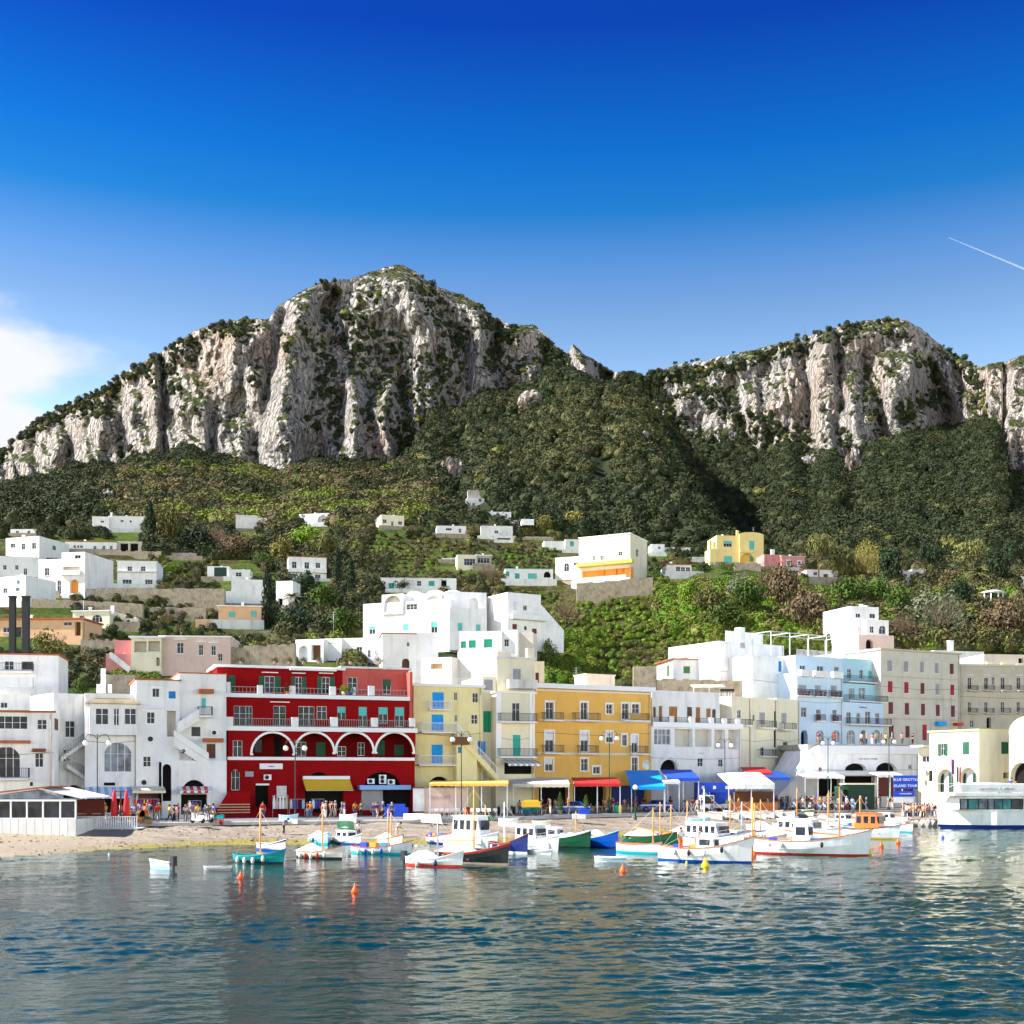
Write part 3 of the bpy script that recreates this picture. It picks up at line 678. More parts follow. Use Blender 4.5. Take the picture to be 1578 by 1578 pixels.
# ------------------------------------------------------------------ house kit
def mats_common():
    M('white_wall', (0.80, 0.79, 0.77), 0.85, 0.10, bump=0.2, streak=0.2)
    M('white_paint', (0.82, 0.82, 0.82), 0.5, 0.04)
    M('white_old', (0.70, 0.69, 0.66), 0.9, 0.18, bump=0.3, streak=0.35)
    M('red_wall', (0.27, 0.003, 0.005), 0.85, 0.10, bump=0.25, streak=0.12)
    M('red_pale', (0.52, 0.11, 0.09), 0.85, 0.18, bump=0.25, streak=0.2)
    M('cream_wall', (0.80, 0.71, 0.38), 0.85, 0.08, bump=0.2, streak=0.12)
    M('cream_light', (0.76, 0.70, 0.53), 0.85, 0.07, bump=0.2, streak=0.12)
    M('ochre_wall', (0.80, 0.46, 0.115), 0.85, 0.08, bump=0.2, streak=0.10)
    M('yellow_wall', (0.80, 0.65, 0.28), 0.85, 0.06, bump=0.2)
    M('orange_wall', (0.75, 0.42, 0.10), 0.85, 0.06, bump=0.2)
    M('peach_wall', (0.75, 0.46, 0.27), 0.85, 0.10, bump=0.2, streak=0.15)
    M('pink_wall', (0.66, 0.50, 0.43), 0.85, 0.10, bump=0.2, streak=0.15)
    M('rose_wall', (0.62, 0.26, 0.25), 0.85, 0.10, bump=0.2)
    M('blue_wall', (0.55, 0.68, 0.81), 0.85, 0.05, bump=0.2, streak=0.10)
    M('aqua_wall', (0.42, 0.66, 0.75), 0.85, 0.05, bump=0.2)
    M('stucco_grey', (0.62, 0.57, 0.48), 0.9, 0.10, bump=0.3, streak=0.18)
    M('stucco_tan', (0.56, 0.49, 0.39), 0.9, 0.12, bump=0.3, streak=0.22)
    M('concrete', (0.42, 0.39, 0.35), 0.9, 0.25, bump=0.4, streak=0.3)
    M('stone_wall', (0.36, 0.30, 0.22), 0.95, 0.40, bump=0.9, scale=2.5)
    M('terracotta', (0.42, 0.13, 0.06), 0.85, 0.25, bump=0.4)
    M('old_tile', (0.30, 0.24, 0.14), 0.9, 0.3, bump=0.4)
    M('dark_iron', (0.03, 0.03, 0.035), 0.5)
    M('grey_metal', (0.25, 0.25, 0.26), 0.45, metal=0.6)
    M('white_metal', (0.78, 0.78, 0.78), 0.4)
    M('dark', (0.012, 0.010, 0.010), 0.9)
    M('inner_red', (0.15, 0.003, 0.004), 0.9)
    for n_, c_ in dict(green=(0.01, 0.10, 0.05), blue=(0.01, 0.20, 0.55), teal=(0.03, 0.38, 0.30), jade=(0.0, 0.30, 0.16), cyan=(0.10, 0.48, 0.44), crimson=(0.38, 0.01, 0.02), maroon=(0.16, 0.025, 0.02), brown=(0.14, 0.05, 0.02),
                       white=(0.74, 0.74, 0.74), grey=(0.34, 0.34, 0.36), leaf=(0.08, 0.20, 0.05), skyblue=(0.25, 0.45, 0.75), navy=(0.01, 0.03, 0.22), royal=(0.01, 0.07, 0.55), azure=(0.0, 0.32, 0.80), yellow=(0.80, 0.48, 0.02),
                       orange=(0.85, 0.28, 0.03), red=(0.60, 0.02, 0.02), cream=(0.75, 0.68, 0.50), gold=(0.85, 0.55, 0.12), turq=(0.0, 0.33, 0.33), tan=(0.5, 0.38, 0.22), wood=(0.40, 0.17, 0.05), darkgreen=(0.01, 0.05, 0.03), black=(0.015, 0.015, 0.015), purple=(0.12, 0.03, 0.3), pinkc=(0.7, 0.3, 0.35), lime=(0.3, 0.4, 0.03)).items():
        M(n_, c_, 0.6, 0.08)
    glass_mat('glass', (0.02, 0.025, 0.035), .15); glass_mat('glass_pale', (0.12, 0.15, 0.18)); glass_mat('glass_teal', (0.01, 0.12, 0.13))
mats_common()
ZA = (0, 980, .2218); ZB = (330, 990, .2028); ZC = (620, 990, .2535); ZD = (980, 980, .1901); ZE = (1228, 930, .2218)
ZG = (0, 740, .2218); ZH = (330, 740, .2218); ZI = (640, 740, .23447); ZJ = (980, 780, .1901); ZK = (1228, 780, .2218); Z1 = (0, 0, 1.0)
ZN = (400, 380, .3295); ZO = (840, 440, .3295); ZL = (0, 400, .3295)
WC = {}
def cached(key, fn):
    if key not in WC: WC[key] = fn()
    return WC[key]
def rd(v): return max(0.1, round(v * 10) / 10)

def mesh_window(w, h, nx, ny, fr=0.08, frame='white_paint', y=0.0):
    def f():
        mb = MB()
        mb.box(0, fr, y, y + .07, 0, h); mb.box(w - fr, w, y, y + .07, 0, h); mb.box(fr, w - fr, y, y + .07, 0, fr); mb.box(fr, w - fr, y, y + .07, h - fr, h)
        for i in range(1, nx): mb.box(w * i / nx - fr * .45, w * i / nx + fr * .45, y + .004, y + .066, fr, h - fr)
        for zf in ny: mb.box(fr, w - fr, y + .01, y + .06, h * zf - fr * .3, h * zf + fr * .3)
        return mb.mesh('window', MATS[frame])
    return cached(('w', w, h, nx, tuple(ny), fr, frame, y), f)
def mesh_pane(w, h, mat='glass'):
    def f():
        mb = MB(); mb.box(.03, w - .03, .03, .04, .03, h - .03); return mb.mesh('pane', MATS[mat])
    return cached(('p', w, h, mat), f)
def mesh_shutter(w, h, mat):
    def f():
        mb = MB(); mb.box(0, .07, 0, .05, 0, h); mb.box(w - .07, w, 0, .05, 0, h); mb.box(.07, w - .07, 0, .05, 0, .07); mb.box(.07, w - .07, 0, .05, h - .07, h); mb.box(.07, w - .07, .0, .05, h * .5 - .03, h * .5 + .03)
        mb.box(.07, w - .07, .03, .045, .07, h - .07)
        n = max(3, int(h / .16))
        for i in range(n):
            z = .09 + (h - .2) * i / n
            mb.add([(.07, .0, z), (w - .07, .0, z), (w - .07, .03, z + .07), (.07, .03, z + .07)], [(0, 1, 2, 3)])
        return mb.mesh('shutter', MATS[mat])
    return cached(('s', w, h, mat), f)

class Fac:
    """a wall plane: world point A, unit direction u (left to right as seen), local frame under a thing"""
    def __init__(s, A, u, th, Mloc, zt):
        s.A = Vector(A); s.u = Vector(u); s.th = th; s.M = Mloc; s.zt = zt
        s.n = Vector((s.u.y, -s.u.x))      # outward
    def loc(s, px, py, off=0.0):
        d = Vector(((px - CX) / F, 1.0)); A = s.A - s.n * off
        q = -(A.x * d.y - A.y * d.x) / (s.u.x * d.y - s.u.y * d.x)
        Y = (A + s.u * q).y
        return q, CAMZ + (HY - py) / F * Y - s.zt
    def rect(s, zm, r, off=0.0):
        x0, y0, x1, y1 = r; ox, oy, k = zm
        xc, yc = (x0 + x1) / 2, (y0 + y1) / 2
        a, _ = s.loc(ox + x0 * k, oy + yc * k, off); b, _ = s.loc(ox + x1 * k, oy + yc * k, off)
        _, zb = s.loc(ox + xc * k, oy + y1 * k, off); _, ztp = s.loc(ox + xc * k, oy + y0 * k, off)
        return a, b, zb, ztp
    def put(s, name, me, x, y, z, parent=None, sc=None):
        o = bpy.data.objects.new(name, me); C.objects.link(o); o.parent = s.th
        o.matrix_local = s.M @ Matrix.Translation((x, y, z))
        return o
    def sub(s, name, me, parent, x=0, y=0, z=0):
        o = bpy.data.objects.new(name, me); C.objects.link(o); o.parent = parent; o.matrix_local = Matrix.Translation((x, y, z)); return o

def wall_holes(mb, x0, x1, z0, z1, holes, y, hm=None):
    holes = [(max(a, x0 + .02), min(b, x1 - .02), max(c, z0), min(d, z1 - .02), ar, dp) for a, b, c, d, ar, dp in holes]
    holes = [q for q in holes if q[1] > q[0] + .05 and q[3] > q[2] + .05]
    xs = sorted({x0, x1} | {q[0] for q in holes} | {q[1] for q in holes}); zs = sorted({z0, z1} | {q[2] for q in holes} | {q[3] for q in holes})
    for i in range(len(xs) - 1):
        run = None
        for j in range(len(zs) - 1):
            cx, cz = (xs[i] + xs[i + 1]) / 2, (zs[j] + zs[j + 1]) / 2
            ins = any(q[0] < cx < q[1] and q[2] < cz < q[3] for q in holes)
            if not ins:
                if run is None: run = [zs[j], zs[j + 1]]
                else: run[1] = zs[j + 1]
            if ins or j == len(zs) - 2:
                if run: mb.add([(xs[i], y, run[0]), (xs[i + 1], y, run[0]), (xs[i + 1], y, run[1]), (xs[i], y, run[1])], [(0, 1, 2, 3)]); run = None
    for a, b, c, d, ar, dp in holes:
        w = b - a
        zt = d
        if ar:
            rise = min(w / 2, (d - c) * .9) * ar; zs_ = d - rise; n = 10
            arc = [(a + w / 2 - w / 2 * math.cos(math.pi * k / n), zs_ + rise * math.sin(math.pi * k / n)) for k in range(n + 1)]
            for k in range(n):
                cxr = a if k < n / 2 else b
                mb.add([(cxr, y, d), (arc[k][0], y, arc[k][1]), (arc[k + 1][0], y, arc[k + 1][1])], [(0, 1, 2)])
                mb.add([(arc[k][0], y, arc[k][1]), (arc[k + 1][0], y, arc[k + 1][1]), (arc[k + 1][0], y + dp, arc[k + 1][1]), (arc[k][0], y + dp, arc[k][1])], [(0, 1, 2, 3)])
            mb.add([((a + b) / 2, y, d), (a, y, d), (arc[n // 2][0], y, arc[n // 2][1])], [(0, 1, 2)])
            zt = zs_
        else:
            mb.add([(a, y, d), (b, y, d), (b, y + dp, d), (a, y + dp, d)], [(0, 1, 2, 3)])
        mb.add([(a, y, c), (a, y, zt), (a, y + dp, zt), (a, y + dp, c)], [(0, 1, 2, 3)])
        mb.add([(b, y, c), (b, y + dp, c), (b, y + dp, zt), (b, y, zt)], [(0, 1, 2, 3)])
        mb.add([(a, y, c), (a, y + dp, c), (b, y + dp, c), (b, y, c)], [(0, 1, 2, 3)])

def openings(fac, zm, wins, off=0.0):
    """builds windows and doors; returns the holes they need"""
    holes = []
    for wsp in wins:
        typ = wsp[0]; r = wsp[1:5]; op = wsp[5] if len(wsp) > 5 else ''
        code, _, col = typ.partition(':')
        a, b, c, d = fac.rect(zm, r, off); w = b - a; h = d - c
        if w < 0.15 or h < 0.15: continue
        y = off
        dp = 0.16; ar = 0
        if code in 'aA': ar = 1.0
        if code in ('o', 'A'): dp = 0.8
        holes.append((a, b, c, d, ar, dp if code != 's' else 0.08))
        W_, H_ = rd(w), rd(h); x0 = (a + b) / 2 - W_ / 2; z0 = (c + d) / 2 - H_ / 2
        if code in ('w', 'x', 'h', 'a', 'd'):
            nx = 2 if W_ < 1.7 else (3 if W_ < 2.6 else 4)
            ny = [0.62] if H_ > 1.3 else ([0.5] if H_ > .9 else [])
            if code == 'a': nx = max(2, nx); ny = [0.62]
            fr = 'white_paint' if 'k' not in op else 'dark_iron'
            if 'n' in op: fr = 'brown'
            gm = 'glass_pale' if 'p' in op else ('glass_teal' if 't' in op else 'glass')
            fw = 0.08 if 'm' in op else (0.04 if W_ < 0.8 else 0.055)
            o = fac.put('door' if (code == 'd' or H_ > 2.0 * W_ and H_ > 1.7) else 'window', mesh_window(W_, H_, nx, ny, fw, fr), x0, y + 0.10, z0)
            fac.sub('pane', mesh_pane(W_, H_, gm), o)
            if code == 'h':
                bh = H_ * (0.45 if 'f' not in op else 0.93)
                mb = cached(('bl', W_, rd(bh), col), lambda: MB().box(0.04, W_ - .04, -.05, -.01, 0, rd(bh)).mesh('blind', MATS[col]))
                fac.sub('blind', mb, o, 0, 0, H_ - rd(bh))
            if code == 'x':
                sw = rd(w * .5)
                for sx in (x0 - sw - .03, x0 + W_ + .03): fac.put('shutter', mesh_shutter(sw, H_, col), sx, y - .07, z0)
        elif code == 's':
            for k in (0, 1): fac.put('shutter', mesh_shutter(rd(W_ / 2), H_, col), x0 + k * W_ / 2, y + 0.01, z0)
        elif code in ('o', 'A'):
            fac.put('doorway', cached(('dk', W_, H_, col or 'dark'), lambda: MB().box(-.3, W_ + .3, 0, .02, -.2, H_ + .2).mesh('doorway', MATS[col or 'dark'])), x0, y + 0.78, z0)  # flat back sheet; the default near-black one paints in the unlit interior
        if 'T' in op:    # white surround
            tw = .16
            def f():
                mb = MB(); mb.box(-tw, 0, 0, .06, 0, H_); mb.box(W_, W_ + tw, 0, .06, 0, H_); mb.box(-tw, W_ + tw, 0, .06, H_, H_ + tw * 1.3); mb.box(-tw, W_ + tw, 0, .06, -.1, 0); return mb.mesh('surround', MATS['white_paint'])
            fac.put('surround', cached(('tr', W_, H_), f), x0, y - .06, z0)
        if 'L' in op:    # eyebrow ledge above
            fac.put('lintel', cached(('li', W_), lambda: MB().box(-.35, W_ + .35, 0, .25, 0, .10).mesh('lintel', MATS['white_paint'])), x0, y - .25, z0 + H_ + .35)
        if 'I' in op:    # sill
            fac.put('sill', cached(('si', W_), lambda: MB().box(-.12, W_ + .12, 0, .14, 0, .07).mesh('sill', MATS['white_paint'])), x0, y - .14, z0 - .09)
        if 'E' in op:    # small tiled eyebrow
            def f():
                mb = MB(); n = max(3, int((W_ + .5) / .22))
                mb.add([(-.25, 0, 0), (W_ + .25, 0, 0), (W_ + .25, .45, .28), (-.25, .45, .28)], [(0, 1, 2, 3)])
                mb.add([(-.25, 0, -.06), (W_ + .25, 0, -.06), (W_ + .25, .45, .2), (-.25, .45, .2)], [(0, 1, 2, 3)])
                for i in range(n):
                    xx = -.25 + (W_ + .5) * (i + .5) / n; mb.tube([(xx, -.03, .01), (xx, .45, .29)], .06, 5)
                return mb.mesh('tiled_eave', MATS['terracotta'])
            fac.put('tiled_eave', cached(('ea', W_), f), x0, y - .45, z0 + H_ + .15)
        if 'B' in op:    # own little iron balcony
            balcony(fac, a - w * .55, b + w * .55, c - .02, 0.95, y, 'iron', .8)
        if 'P' in op:    # balcony with flower pots
            balcony(fac, a - w * .45, b + w * .45, c - .02, 0.95, y, 'iron', .7)
            fb = MB()
            rr = random.Random(int(a * 100) + int(c * 10))
            for i in range(5):
                xx = rr.uniform(a - w * .3, b + w * .3); fb.lathe([(.10, 0), (.16, .28)], 6, (xx, y - .55, c))
                for q in range(7): 
                    p = Vector((xx + rr.uniform(-.2, .2), y - .55 + rr.uniform(-.15, .15), c + .3 + rr.uniform(0, .35))); fb.add([p, p + Vector((rr.uniform(-.2, .2), .05, .2)), p + Vector((.2, rr.uniform(-.1, .1), .05))], [(0, 1, 2)])
            o_ = fb.obj('flower_pots', MATS['maroon'], fac.th); o_.matrix_local = fac.M.copy()
    return holes

def balcony(fac, x0, x1, z, h, y=0.0, kind='iron', pr=1.0, slab='white_wall'):
    mb = MB(); mb.box(x0, x1, y - pr, y + .05, z - .16, z)
    o = mb.obj('balcony', MATS[slab], fac.th); o.matrix_local = fac.M.copy()
    rb = MB()
    if kind == 'iron' or kind == 'white_iron':
        rb.beam((x0, y - pr + .04, z + h), (x1, y - pr + .04, z + h), .05); rb.beam((x0, y - pr + .04, z + .12), (x1, y - pr + .04, z + .12), .035)
        for xx in (x0 + .03, x1 - .03):
            rb.beam((xx, y - pr + .04, z + h), (xx, y, z + h), .05); rb.beam((xx, y - pr + .04, z), (xx, y - pr + .04, z + h), .05)
        n = max(2, int((x1 - x0) / .16))
        for i in range(1, n): xx = x0 + (x1 - x0) * i / n; rb.beam((xx, y - pr + .04, z + .1), (xx, y - pr + .04, z + h), .022)
        for k in range(1, int(pr / .16)):
            for xx in (x0 + .03, x1 - .03): rb.beam((xx, y - k * .16, z + .1), (xx, y - k * .16, z + h), .022)
        m = MATS['dark_iron'] if kind == 'iron' else MATS['white_metal']
    else:
        rb.box(x0, x1, y - pr, y - pr + .14, z + .003, z + h); rb.box(x0, x0 + .14, y - pr + .14, y, z + .003, z + h); rb.box(x1 - .14, x1, y - pr + .14, y, z + .003, z + h)
        m = MATS[slab]
    r_ = rb.obj('railing', m, o)
    return o

class House:
    def __init__(s, name, label, cat, L, Rr, base, group=None):
        """L, Rr: (px, Y) of the front corners; base: py of the ground at the left corner, or ('z', value)"""
        s.A = Vector(P(L[0], HY, L[1])).xy; s.B = Vector(P(Rr[0], HY, Rr[1])).xy
        s.z0 = base[1] if isinstance(base, tuple) else Z_(base, L[1])
        s.u = (s.B - s.A).normalized(); s.ang = math.atan2(s.u.y, s.u.x)
        s.th = thing(name, label, cat, (s.A.x, s.A.y, s.z0), s.ang, group)
        s.fr = Fac(s.A, s.u, s.th, Matrix.Identity(4), s.z0)
        s.n_in = Vector((-s.u.y, s.u.x))
    def block(s, zm, r, mat, wins=(), off=0.0, depth=10.0, left=(), right=(), z0=0.0, parapet=0.5, cap=None, top=None, sideoff=0.0, xr=None):
        """r: (x0, ytop, x1) or (x0, ytop, x1, ybot)"""
        ox, oy, k = zm
        x0, yt, x1 = r[:3]; yb = r[3] if len(r) > 3 else None
        if xr: a, b = xr; zt = s.fr.loc(CX, 0)[1] if False else top
        else:
            a, _ = s.fr.loc(ox + x0 * k, oy + yt * k, off); b, _ = s.fr.loc(ox + x1 * k, oy + yt * k, off)
        _, zt = s.fr.loc(ox + (x0 + x1) / 2 * k, oy + yt * k, off)
        if yb is not None: _, zb = s.fr.loc(ox + (x0 + x1) / 2 * k, oy + yb * k, off)
        else: zb = z0
        mb = MB()
        holes = openings(s.fr, zm, wins, off)
        wall_holes(mb, a, b, zb, zt, holes, off)
        # sides
        for side, ww in (('L', left), ('R', right)):
            if side == 'L':   # seen from the left: back corner is on the left
                A2 = s.A + s.u * a + s.n_in * (off + depth); u2 = -s.n_in
                Ml = Matrix.Translation((a, off + depth, 0)) @ Matrix.Rotation(-math.pi / 2, 4, 'Z')
            else:
                A2 = s.A + s.u * b + s.n_in * off; u2 = s.n_in
                Ml = Matrix.Translation((b, off, 0)) @ Matrix.Rotation(math.pi / 2, 4, 'Z')
            f2 = Fac(A2, u2, s.th, Ml, s.z0)
            h2 = openings(f2, zm, ww)
            sb = MB(); wall_holes(sb, 0, depth, zb, zt, h2, 0)
            mb.add([Ml @ Vector(v) for v in sb.v], sb.f)
            if side == 'L': s.lf = f2
            else: s.rf = f2
        y0, y1 = off, off + depth
        mb.add([(a, y1, zb), (b, y1, zb), (b, y1, zt), (a, y1, zt)], [(3, 2, 1, 0)])
        ph = parapet; t_ = .22
        if ph > 0:
            mb.add([(a, y0, zt), (b, y0, zt), (b - t_, y0 + t_, zt), (a + t_, y0 + t_, zt), (b, y1, zt), (b - t_, y1 - t_, zt), (a, y1, zt), (a + t_, y1 - t_, zt)],
                   [(0, 1, 2, 3), (1, 4, 5, 2), (4, 6, 7, 5), (6, 0, 3, 7)])
            q = [(a + t_, y0 + t_), (b - t_, y0 + t_), (b - t_, y1 - t_), (a + t_, y1 - t_)]
            o_ = len(mb.v); mb.add([(x, y, zt) for x, y in q] + [(x, y, zt - ph) for x, y in q], [(0, 1, 5, 4), (1, 2, 6, 5), (2, 3, 7, 6), (3, 0, 4, 7), (4, 5, 6, 7)])
        else:
            mb.add([(a, y0, zt), (b, y0, zt), (b, y1, zt), (a, y1, zt)], [(0, 1, 2, 3)])
        if s.z0 < 11 and b - a > 5 and zt - zb > 7:
            pb = MB(); pb.tube([(b - .3, off - .08, zb), (b - .3, off - .08, zt - .2)], .06, 5); pb.obj('drainpipe', MATS['stucco_tan'], s.th); cb_ = MB(); cb_.tube([(a, off - .03, zb + (zt - zb) * .62), ((a + b) / 2, off - .03, zb + (zt - zb) * .6), (b, off - .03, zb + (zt - zb) * .625)], .018, 4); cb_.obj('cable', MATS['dark_iron'], s.th)
        me = mb.mesh('wall', MATS[mat]); w = link('wall', me, s.th)
        if cap:
            cm, ov, ch = cap
            cb = MB(); cb.box(a - ov, b + ov, y0 - ov, y0 + .01, zt - ch, zt + .03); cb.box(a - ov, a + .01, y0 + .01, y1, zt - ch, zt + .03); cb.box(b - .01, b + ov, y0 + .01, y1, zt - ch, zt + .03)
            cb.obj('cornice', MATS[cm], s.th)
        s.a, s.b, s.zb, s.zt, s.off, s.depth = a, b, zb, zt, off, depth
        return s
    def bar(s, zm, r, mat='white_paint', pr=.25, off=0.0, name='ledge', th=None):
        a, b, c, d = s.fr.rect(zm, r, off)
        if th: c = d - th
        return MB().box(a, b, off - pr, off + .01, c, d).obj(name, MATS[mat], s.th)
    def bal(s, zm, x0, x1, yfloor, h=.95, kind='iron', pr=1.0, off=0.0, slab='white_wall'):
        a, b, c, d = s.fr.rect(zm, (x0, yfloor - 1, x1, yfloor), off)
        return balcony(s.fr, a, b, c, h, off, kind, pr, slab)
    def awning(s, zm, r, mat, pr=1.6, off=0.0, drop=.9, valance=True, mats=None):
        """r: rect of the sloping cloth as seen"""
        a, b, c, d = s.fr.rect(zm, r, off)
        mb = MB(); zf = c + .25
        n = max(4, int((b - a) / .35))
        for i in range(n):
            xa, xb = a + (b - a) * i / n, a + (b - a) * (i + 1) / n
            mb.cur = i % 2 if mats else 0
            mb.add([(xa, off - .02, d), (xb, off - .02, d), (xb, off - pr, zf), (xa, off - pr, zf)], [(0, 1, 2, 3)])
            mb.add([(xa, off - .02, d - .03), (xb, off - .02, d - .03), (xb, off - pr, zf - .03), (xa, off - pr, zf - .03)], [(3, 2, 1, 0)])
            if valance: mb.add([(xa, off - pr - .005, zf), (xb, off - pr - .005, zf), (xb, off - pr - .005, c), ((xa + xb) / 2, off - pr - .005, c - .05), (xa, off - pr - .005, c)], [(0, 1, 2, 3, 4)])
        o = mb.obj('awning', [MATS[q] for q in (mats or [mat])], s.th, recalc=False)
        ar = MB(); ar.beam((a + .1, off, d - .5), (a + .1, off - pr, zf - .05), .04); ar.beam((b - .1, off, d - .5), (b - .1, off - pr, zf - .05), .04); ar.beam((a, off - pr, zf - .02), (b, off - pr, zf - .02), .06)
        ar.obj('awning_arm', MATS['grey_metal'], o)
        return o
    def ac(s, x, y, z, w=.8):
        def f():
            mb = MB(); mb.box(0, .8, -.32, 0, 0, .58); mb.cur = 1; mb.lathe([(.22, 0), (.22, .02), (.05, .025)], 12); 
            for i in range(len(mb.v) - 36, len(mb.v)):
                v = mb.v[i]; mb.v[i] = (.33 + v[0], -.325 - v[2], .29 + v[1])
            return mb.mesh('air_conditioner', [MATS['white_paint'], MATS['black']])
        return s.fr.put('air_conditioner', cached(('ac',), f), x, y, z)
    def chimney(s, x, y, w=.6, h=1.2, mat='white_wall'):
        mb = MB(); mb.box(x, x + w, y, y + w, s.zt - .5, s.zt + h); mb.box(x - .08, x + w + .08, y - .08, y + w + .08, s.zt + h, s.zt + h + .1); return mb.obj('chimney', MATS[mat], s.th)
    def piers(s, zm, rects, mat='white_wall', off=0.0, pr=.0, name='pier', d=.5):
        for r in rects:
            a, b, c, dd = s.fr.rect(zm, r, off); MB().box(a, b, off - pr, off - pr + d, c, dd).obj(name, MATS[mat], s.th)
    def rail(s, zm, x0, x1, yb, yt, off=0.0, mat='dark_iron', name='railing', step=.25):
        a, b, c, d = s.fr.rect(zm, (x0, yt, x1, yb), off); mb = MB(); n = max(2, int((b - a) / step))
        mb.beam((a, off, d), (b, off, d), .05); mb.beam((a, off, c + .1), (b, off, c + .1), .035)
        for i in range(n + 1): xx = a + (b - a) * i / n; mb.beam((xx, off, c), (xx, off, d), .03)
        return mb.obj(name, MATS[mat], s.th)

def text_part(body, size, mat, parent, Mloc, name='lettering', extr=0.02, font=None, align='CENTER', shear=0.0):
    cu = bpy.data.curves.new(name, 'FONT'); cu.body = body; cu.size = size; cu.extrude = extr; cu.align_x = align; cu.shear = shear
    cu.resolution_u = 2
    tmp = bpy.data.objects.new('tmp', cu); C.objects.link(tmp)
    dg = bpy.context.evaluated_depsgraph_get(); me = bpy.data.meshes.new_from_object(tmp.evaluated_get(dg)); bpy.data.objects.remove(tmp)
    me.materials.clear(); me.materials.append(MATS[mat])
    o = bpy.data.objects.new(name, me); C.objects.link(o); o.parent = parent; o.matrix_local = Mloc
    return o
def text_on(fac, zm, cx, cy, body, hpx, mat, off=0.0, proud=.03, shear=0.0, parent=None, squeeze=1.0):
    ox, oy, k = zm
    q, z = fac.loc(ox + cx * k, oy + cy * k, off)
    d = (fac.A + fac.u * q).y; size = hpx * k / F * d * 1.35
    Mx = fac.M @ Matrix.Translation((q, off - proud, z - size * .35)) @ Matrix.Rotation(math.pi / 2, 4, 'X') @ Matrix.Diagonal((squeeze, 1, 1, 1))
    return text_part(body, size, mat, fac.th, Mx, shear=shear)
# ------------------------------------------------------------------ the harbour-front houses
G0 = ('z', 1.6)
# A: white house at the left edge
h = House('white_house', 'white house at the far left with a big arched balcony window above the glass restaurant', 'house', (-60, 119), (85, 121), G0)
h.block(ZA, (-270, 525, 375), 'white_wall', [('w', -20, 555, 190, 648), ('w', 258, 580, 325, 650, 'I'), ('a', -60, 768, 142, 985), ('w', 243, 815, 300, 912, 'EI'), ('s:black', 208, 1015, 228, 1042), ('w', -200, 560, -100, 650), ('w', -200, 800, -120, 910)],
        depth=9, parapet=0.1, right=[('s:brown', 378, 575, 405, 655)])
h.bal(ZA, -260, 210, 990, 1.0, 'iron', 1.1)
h.bar(ZA, (-260, 725, 212, 745), 'terracotta', .5, name='tiled_eave'); h.bar(ZA, (-270, 516, 390, 530), 'terracotta', .25, name='tiled_eave')
h.bar(ZA, (-262, 997, 345, 1004), 'white_wall', .06)
h = House('white_house', 'narrow white upper house with a planted balcony, left edge, behind the arched window house', 'house', (-60, 134), (92, 136), ('z', 8.0))
h.block(ZA, (-270, 400, 215), 'white_wall', [('w', 5, 462, 50, 500, 'I')], depth=8, parapet=.4)
h.block(ZA, (-270, 122, 405), 'white_wall', [('d', 30, 175, 95, 235), ('d', 150, 178, 232, 235, 'n')], off=2.6, depth=7, parapet=.2, cap=('terracotta', .2, .12), z0=h.zt + .01)
h.bal(ZA, -100, 238, 352, 1.0, 'wall', 1.2, off=.2); h.bal(ZA, -100, 238, 250, .9, 'iron', 1.2, off=2.6)
h.piers(ZA, [(205, 470, 375, 520)], off=-1.0, name='terrace_wall', d=.25)
h.rail(ZA, 222, 360, 468, 418, off=-.9)
h = House('stair_house', 'grey stained stair house between the two white left houses', 'house', (84, 125), (131, 127), G0)
h.block(ZA, (372, 400, 590), 'white_old', [('w', 455, 590, 520, 705, 'I'), ('s:maroon', 470, 405, 480, 460), ('A', 440, 1035, 640, 1125), ('w', 440, 790, 490, 870)], depth=7, parapet=.4)
for (xa, ya, xb, yb) in ((400, 850, 570, 730), (570, 975, 440, 890)):   # two flights of outside stairs
    a, _, _, _ = h.fr.rect(ZA, (xa - 1, ya, xa + 1, ya + 1)); _, za = h.fr.loc(ZA[0] + xa * ZA[2], ZA[1] + ya * ZA[2]); b, zb_ = h.fr.loc(ZA[0] + xb * ZA[2], ZA[1] + yb * ZA[2])
    mb = MB(); n = 10
    for i in range(n):
        t0, t1 = i / n, (i + 1) / n; x0, x1 = a + (b - a) * t0, a + (b - a) * t1; zz = za + (zb_ - za) * (t1 if zb_ > za else t0)
        mb.box(min(x0, x1), max(x0, x1), -1.0, -.01, zz - .45, zz)
    mb.obj('stairs', MATS['white_old'], h.th)
    mb = MB(); mb.beam((a, -1.0, za + .8), (b, -1.0, zb_ + .8), .08); 
    for i in range(n + 1): x_ = a + (b - a) * i / n; z_ = za + (zb_ - za) * i / n; mb.beam((x_, -1.0, z_ - .1), (x_, -1.0, z_ + .8), .04)
    mb.obj('railing', MATS['grey_metal'], h.th)

